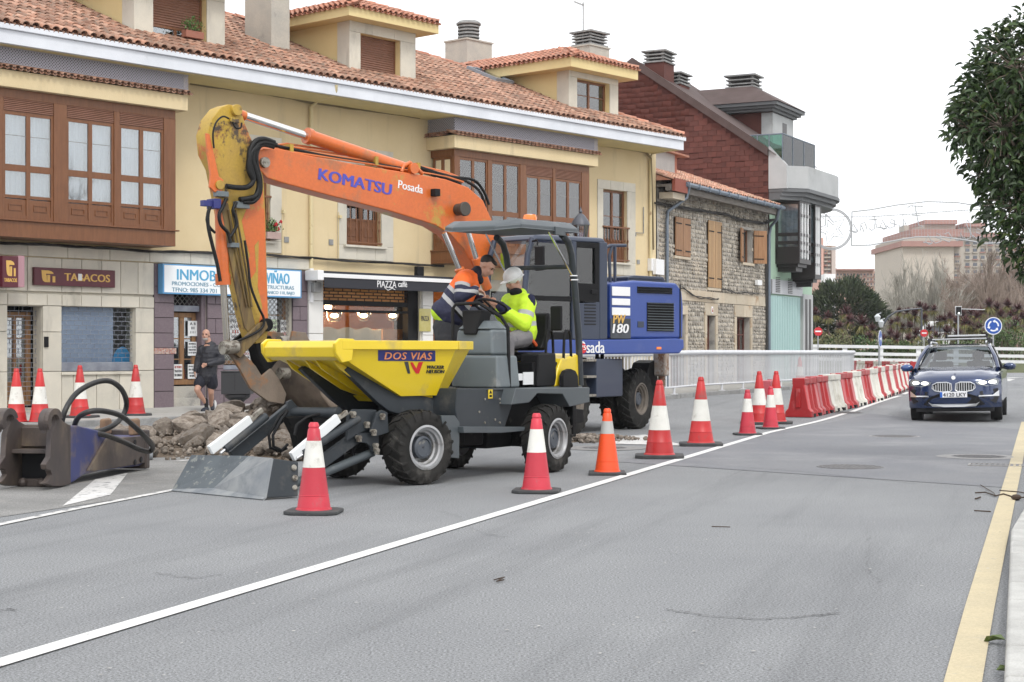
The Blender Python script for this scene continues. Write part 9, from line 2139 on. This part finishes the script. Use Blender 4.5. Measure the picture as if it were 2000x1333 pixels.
X_,Y_,Z_ = W(1872,607,99); tf = empty('traffic_light',T(X_,Y_,0),'small black traffic light with white edged board above the palms','traffic light'); q = MB(); q.box(-.19,.19,0,.03,Z_ - .28,Z_ + .26); q.build('backboard',m_sw,tf); q = MB(); q.box(-.15,.15,-.1,-.002,Z_ - .24,Z_ + .22); q.build('housing',m_black,tf); q = MB(); q.cyl((0,.06,.3),(0,.06,Z_ - .2),.05,n=8); q.cyl((0,.06,Z_ + .1),(1.6,.06,Z_ + .05),.03,n=6); q.build('post',m_pst,tf)
for i in range(3): q = MB(); q.cyl((0,-.1,Z_ + .14 - .15 * i),(0,-.115,Z_ + .14 - .15 * i),.055,n=12); q.build('lens',M('lit_lens',(.8,.9,.85),emit=2) if i == 2 else m_dark,tf)
LD = 112; la = lambda px,py: (W(px,py,LD)[0],0,W(px,py,LD)[2]); ll = empty('street_lamp',T(0,LD,0),'dark curved street lamp arm with two hanging lanterns behind the palms','street lamp')
q = MB(); q.tube([(la(1800,604)[0],0,.4),la(1800,604)],.07,6); q.tube([la(1800,603),la(1775,605),la(1750,609),la(1735,619),la(1722,640)],.06,6); q.build('arm',mln,ll)
for p in ((1714,623),(1721,634)): a = la(*p); q = MB(); q.lathe([(.12,-.2),(.22,.15),(.1,.28),(.02,.34)],8,T(a[0],0,a[2])); q.cyl((a[0],0,a[2] + .3),(a[0] + .25,0,a[2] + .4),.03,n=5); q.build('lantern',M('pale_lantern',(.55,.58,.6),rough=.3) if 'pale_lantern' not in bpy.data.materials else bpy.data.materials['pale_lantern'],ll)
X_,Y_,Z_ = W(1831,642,128); vn = empty('parked_van',T(X_,Y_,Z_ - 1.6),'white van roof barely showing between the palm crowns','van'); q = MB(); q.prism([(-1.5,.3),(1.5,.3),(1.5,1.6),(1.3,2.1),(-.6,2.15),(-1.0,1.7),(-1.5,1.4)],-.9,.9,'y'); q.build('body',m_wpl,vn,bevel=.08); q = MB(); q.prism([(-.9,1.3),(.9,1.35),(.9,1.75),(-.65,1.8)],-.92,-.905,'y'); q.build('window',m_tw,vn)
for x in (-1,1): q = MB(); q.cyl((x,-.92,.35),(x,-.7,.35),.34,n=16); q.build('wheel',m_ct,vn)
# --- festive light frame over the street
XD = 74.0; m_wire = M('white_wire_frame',(.42,.43,.44),rough=.5)
fx_ = lambda px,py: (W(px,py,XD)[0],0,W(px,py,XD)[2])
xl = empty('festive_lights',T(0,XD,0),'unlit wire festive light frame with a star ring and lettered banner over the street','street decoration')
q = MB(); c0 = fx_(1624,448); Rr = 40 * XD / FPX
for r_ in (Rr,Rr * .93): q.tube([(c0[0] + r_ * cos(2 * pi * i / 48),0,c0[2] + r_ * sin(2 * pi * i / 48)) for i in range(49)],.03,5)
for i in range(48): a = 2 * pi * i / 48; b = 2 * pi * (i + .5) / 48; q.cyl((c0[0] + Rr * cos(a),0,c0[2] + Rr * sin(a)),(c0[0] + Rr * .93 * cos(b),0,c0[2] + Rr * .93 * sin(b)),.007,n=3)
q.build('ring',m_wire,xl)
q = MB()
for sc_,w_ in ((.78,.026),(.5,.02)):
    P = []
    for i in range(11): a = pi / 2 + .35 + 2 * pi * i / 10; rr_ = Rr * sc_ * (1 if i % 2 == 0 else .45); P.append((c0[0] + rr_ * cos(a),0,c0[2] + rr_ * sin(a)))
    q.tube(P,w_,4)
q.build('star',m_wire,xl)
q = MB(); rr = random.Random(3)
for i in range(60): a = rr.uniform(1.6,3.6); r_ = Rr * rr.uniform(.55,.93); q.cyl((c0[0] + r_ * cos(a),0,c0[2] + r_ * sin(a)),(c0[0] + (r_ + .1) * cos(a + rr.uniform(-.12,.12)),0,c0[2] + (r_ + .1) * sin(a + rr.uniform(-.12,.12))),.007,n=3)
q.build('filigree',m_wire,xl)
top_ = [(1664,414),(1700,410),(1750,401),(1810,394),(1870,396),(1920,404),(1966,418)]; bot_ = [(1663,480),(1700,479),(1750,470),(1790,463),(1840,463),(1890,470),(1925,476),(1966,474)]
q = MB(); q.tube([fx_(*p) for p in top_],.03,5); q.build('banner_edge',m_wire,xl); q = MB(); q.tube([fx_(*p) for p in bot_],.03,5); q.build('banner_edge',m_wire,xl); q = MB(); q.tube([fx_(1664,414),fx_(1663,480)],.03,5); q.build('banner_edge',m_wire,xl)
def interp(P,x):
    for a,b in zip(P,P[1:]):
        if a[0] <= x <= b[0]: return a[1] + (b[1] - a[1]) * (x - a[0]) / (b[0] - a[0])
    return P[-1][1]
q = MB(); x = 1668
while x < 1964:
    q.cyl(fx_(x,interp(top_,x)),fx_(x,interp(bot_,x)),.006,n=3); x += 6
for k in range(1,9): q.tube([fx_(x,interp(top_,x) + (interp(bot_,x) - interp(top_,x)) * k / 9) for x in range(1666,1966,20)],.0035,3)
q.build('banner_net',m_wire,xl,kind='stuff')
# cursive strokes, read from behind so mirrored (x measured right to left)
GL = {'F': [[(0,1),(.55,1.05),(.7,.95)],[(.35,1),(.2,0),(0,-.1)],[(.1,.5),(.5,.55)]],'e': [[(0,.2),(.3,.3),(.25,.5),(.08,.4),(.08,.1),(.3,0),(.45,.15)]],'l': [[(0,.1),(.3,.8),(.25,1),(.12,.8),(.12,.1),(.3,0),(.4,.12)]],'i': [[(0,.1),(.12,.45),(.12,.1),(.25,0),(.35,.12)],[(.13,.62),(.16,.66)]],
      'c': [[(.35,.4),(.2,.5),(.05,.25),(.15,0),(.4,.12)]],'s': [[(0,.05),(.2,.5),(.3,.15),(.15,0),(.02,.05),(.4,.12)]],'t': [[(0,.1),(.15,.9),(.12,.1),(.25,0),(.35,.12)],[(0,.6),(.35,.62)]],'a': [[(.3,.42),(.12,.5),(.03,.2),(.15,0),(.3,.4),(.3,.08),(.45,.1)]]}
def word(s,pxr,pyb,w,h):
    px = pxr
    for ch in s:
        q = MB()
        for stp in GL[ch]: q.tube([fx_(px - u * w,pyb - v * h - (pxr - px) * -.12) for u,v in stp],.022,4)
        q.build('letter',m_wire,xl); px -= w * (.75 if ch == 'F' else .43)
word('Fiestas',1803,440,44,36); word('Felices',1955,462,46,38)
q = MB(); q.tube([fx_(1506,408),fx_(1560,418),fx_(1624,424),fx_(1700,424),fx_(1800,417),fx_(1900,410),fx_(2060,396)],.014,4); q.build('support_cable',M('steel_cable',(.16,.16,.17),rough=.5),xl)
# ================================================================ foreground tree at the right
m_lf = M('glossy_dark_leaf',(.026,.052,.018),(.052,.085,.028),sc=4,rough=.38,rnd=.45); m_lf2 = M('young_olive_leaf',(.09,.13,.03),(.07,.1,.025),sc=4,rough=.4,rnd=.3)
ft = empty('leafy_tree',T(6.9,20,0),'dense glossy leaved evergreen tree entering at the upper right corner','tree')
q = MB(); q.tube([(0,0,.09),(.05,0,1.2),(0,0,2.2)],.14,12,r1=.11); q.build('trunk',m_bark2,ft,smooth=60)
def leafm(L,w):
    q = MB(); return q.add([(0,0,0),(-w,L * .35,.012),(0,L * .4,-.012),(w,L * .35,.012),(-w * .75,L * .7,.0),(0,L * .72,-.03),(w * .75,L * .7,.0),(0,L,-.06)],[(0,2,1),(0,3,2),(1,2,5,4),(2,3,6,5),(4,5,7),(5,6,7)])
LM = leafm(.125,.028); rr = random.Random(21)
blobs = []   # px, py, radius px, depth offset
for px,py,r_ in ((1990,140,95),(1940,190,70),(1915,235,55),(1890,250,42),(1960,250,95),(2020,220,130),(1990,320,95),(1950,330,50),(2040,400,120),(1985,400,62),(2015,465,52),(2060,120,110),(2100,300,150),(2110,450,110),(1972,110,55),(2040,520,45),(2150,200,140),(2180,380,140),(1905,215,40),(1935,160,45)):
    p = W(px,py,20 + rr.uniform(-.25,.35)); blobs.append((Vector((p[0] - 6.9,p[1] - 20,p[2])),r_ * 20 / FPX))
tw = MB()
for c_,r_ in blobs:
    b0 = Vector((0,0,2.2)); m_ = (b0 + c_) / 2 + Vector((rr.gauss(0,.1),rr.gauss(0,.1),.1)); tw.tube([b0,m_,c_],.035,5,r1=.012)
    for i in range(int(26 * (r_ / .5) ** 2) + 8):
        d = Vector((rr.gauss(0,1),rr.gauss(0,1),rr.gauss(0,1))).normalized(); tw.tube([c_,c_ + d * r_ * .55 + Vector((0,0,.02)),c_ + d * r_ * rr.uniform(.8,1.05)],.008,3,r1=.003,cap=False)
tw.build('branches',m_bark2,ft)
ms = []; tot_a = sum(r_ ** 2 for _,r_ in blobs)
for c_,r_ in blobs:
    for i in range(int(11000 * r_ ** 2 / tot_a)):
        d = Vector((rr.gauss(0,1),rr.gauss(0,1),rr.gauss(0,1))).normalized(); k = rr.uniform(.3,1.3) ** .5; p = c_ + d * r_ * k
        o_ = (d * .8 + Vector((rr.gauss(0,.55),rr.gauss(0,.55),rr.gauss(-.05,.4)))).normalized(); s_ = rr.uniform(.65,1.15)
        ms.append(T(*p) @ o_.to_track_quat('Y','Z').to_matrix().to_4x4() @ RY(rr.uniform(-60,60)) @ S(s_,s_,s_))
young = ms[::14]; old = [m for i,m in enumerate(ms) if i % 14]
pieces('leaf',LM,old,m_lf,ft,limit=250,smooth=60); pieces('young_leaf',LM,young,m_lf2,ft,limit=50,smooth=60)
# twigs and leaves on the right of the road
m_tg2 = M('brown_twig',(.06,.04,.028),rough=.9)
def twig(P,r,label):
    q = MB(); r = r * .7; q.tube([(x,y,z + r * .8 + .01) for x,y,z in [G(*p) for p in P]],r,5); return q.build('fallen_twig',m_tg2,None,label=label,cat='twig')
twig([(1905,966),(1925,965),(1945,972),(1960,968),(1985,976),(2000,975)],.01,'longest fallen twig crossing the yellow line at the right')
twig([(1905,978),(1915,975)],.012,'short thick twig left of the yellow line'); twig([(1903,1001),(1935,1003)],.009,'straight twig on the asphalt just left of the yellow line'); twig([(1915,950),(1940,965),(1945,972)],.006,'thin forked twig above the longest one'); twig([(1952,961),(1990,964),(2000,966)],.008,'twig lying across the yellow line next to the kerb')
twig([(965,1137),(985,1132),(970,1140),(984,1137)],.006,'small bent twig in the middle of the open lane'); twig([(1390,1032),(1426,1033)],.006,'thin straw twig on the asphalt below the lane line'); twig([(1977,1068),(1998,1069)],.008,'small twig against the right kerb')
q = MB(); x,y,z = G(1985,978); q.ball((x,y,z + .03),(.05,.05,.03),7,5); q.build('leaf_clump',m_tg2,None,label='clump of dead brown leaves at the kerb beyond the yellow line',cat='leaves')
for px,py,lb in ((1964,1262,'green leaf fallen in the gutter beside the right kerb'),(1945,1323,'pale green leaf by the yellow line near the bottom edge')):
    x,y,z = G(px,py); q = leafm(.13,.03); o = q.build('fallen_leaf',m_lf2,None,label=lb,cat='leaf'); o.matrix_basis = T(x,y,z + .03) @ RZ(-70 if py > 1300 else 40) @ RX(5)
# scattered pale grit and dark stains on the asphalt
gq = MB(); gq.add([(-1,-.6,0),(.9,-.7,0),(1,.5,0),(-.2,.9,0),(-1.1,.3,0),(0,0,.5)],[(0,1,5),(1,2,5),(2,3,5),(3,4,5),(4,0,5)]); ms = []; rr = random.Random(8)
for i in range(260):
    py = 860 + 470 * rr.random() ** 1.3; px = rr.uniform(0,1980); x,y,z = G(px,py); s_ = rr.uniform(.004,.011); ms.append(T(x,y,z + .009) @ RZ(rr.uniform(0,360)) @ S(s_,s_,s_ * .5))
joined('road_grit',gq,ms,M('pale_grit',(.34,.33,.31),rough=.9,rnd=.5),None)

# bare street trees of the near pavement, mirrored in the shop and bay windows
for i,(x,y,v) in enumerate(((16.5,31,1),(19,24.5,0),(24,36,3),(17.5,18,1))):
    e = empty('bare_tree',T(x,y,.09) @ RZ(70 * i) @ S(.85,.85,.9),'bare street tree on the near pavement, %s mirrored in the bay window panes' % NTH[i],'tree','street trees on the near pavement')
    for me in BT[v][1]: o = bpy.data.objects.new(me.name.split('.')[0],me); C.objects.link(o); o.parent = e
# ================================================================ air
hz = MB(); hz.box(-400,400,-60,600,-60 + 58.9,42); hzo = hz.build('haze',None,None,kind='stuff'); hzo.data.materials.clear()
mh = bpy.data.materials.new('pale_haze'); mh.use_nodes = True; nn_ = mh.node_tree.nodes; nn_.clear(); oo = nn_.new('ShaderNodeOutputMaterial'); pv = nn_.new('ShaderNodeVolumePrincipled'); pv.inputs['Color'].default_value = (.93,.95,1,1); pv.inputs['Density'].default_value = .00022; pv.inputs['Anisotropy'].default_value = .0; mh.node_tree.links.new(pv.outputs[0],oo.inputs['Volume']); hzo.data.materials.append(mh)
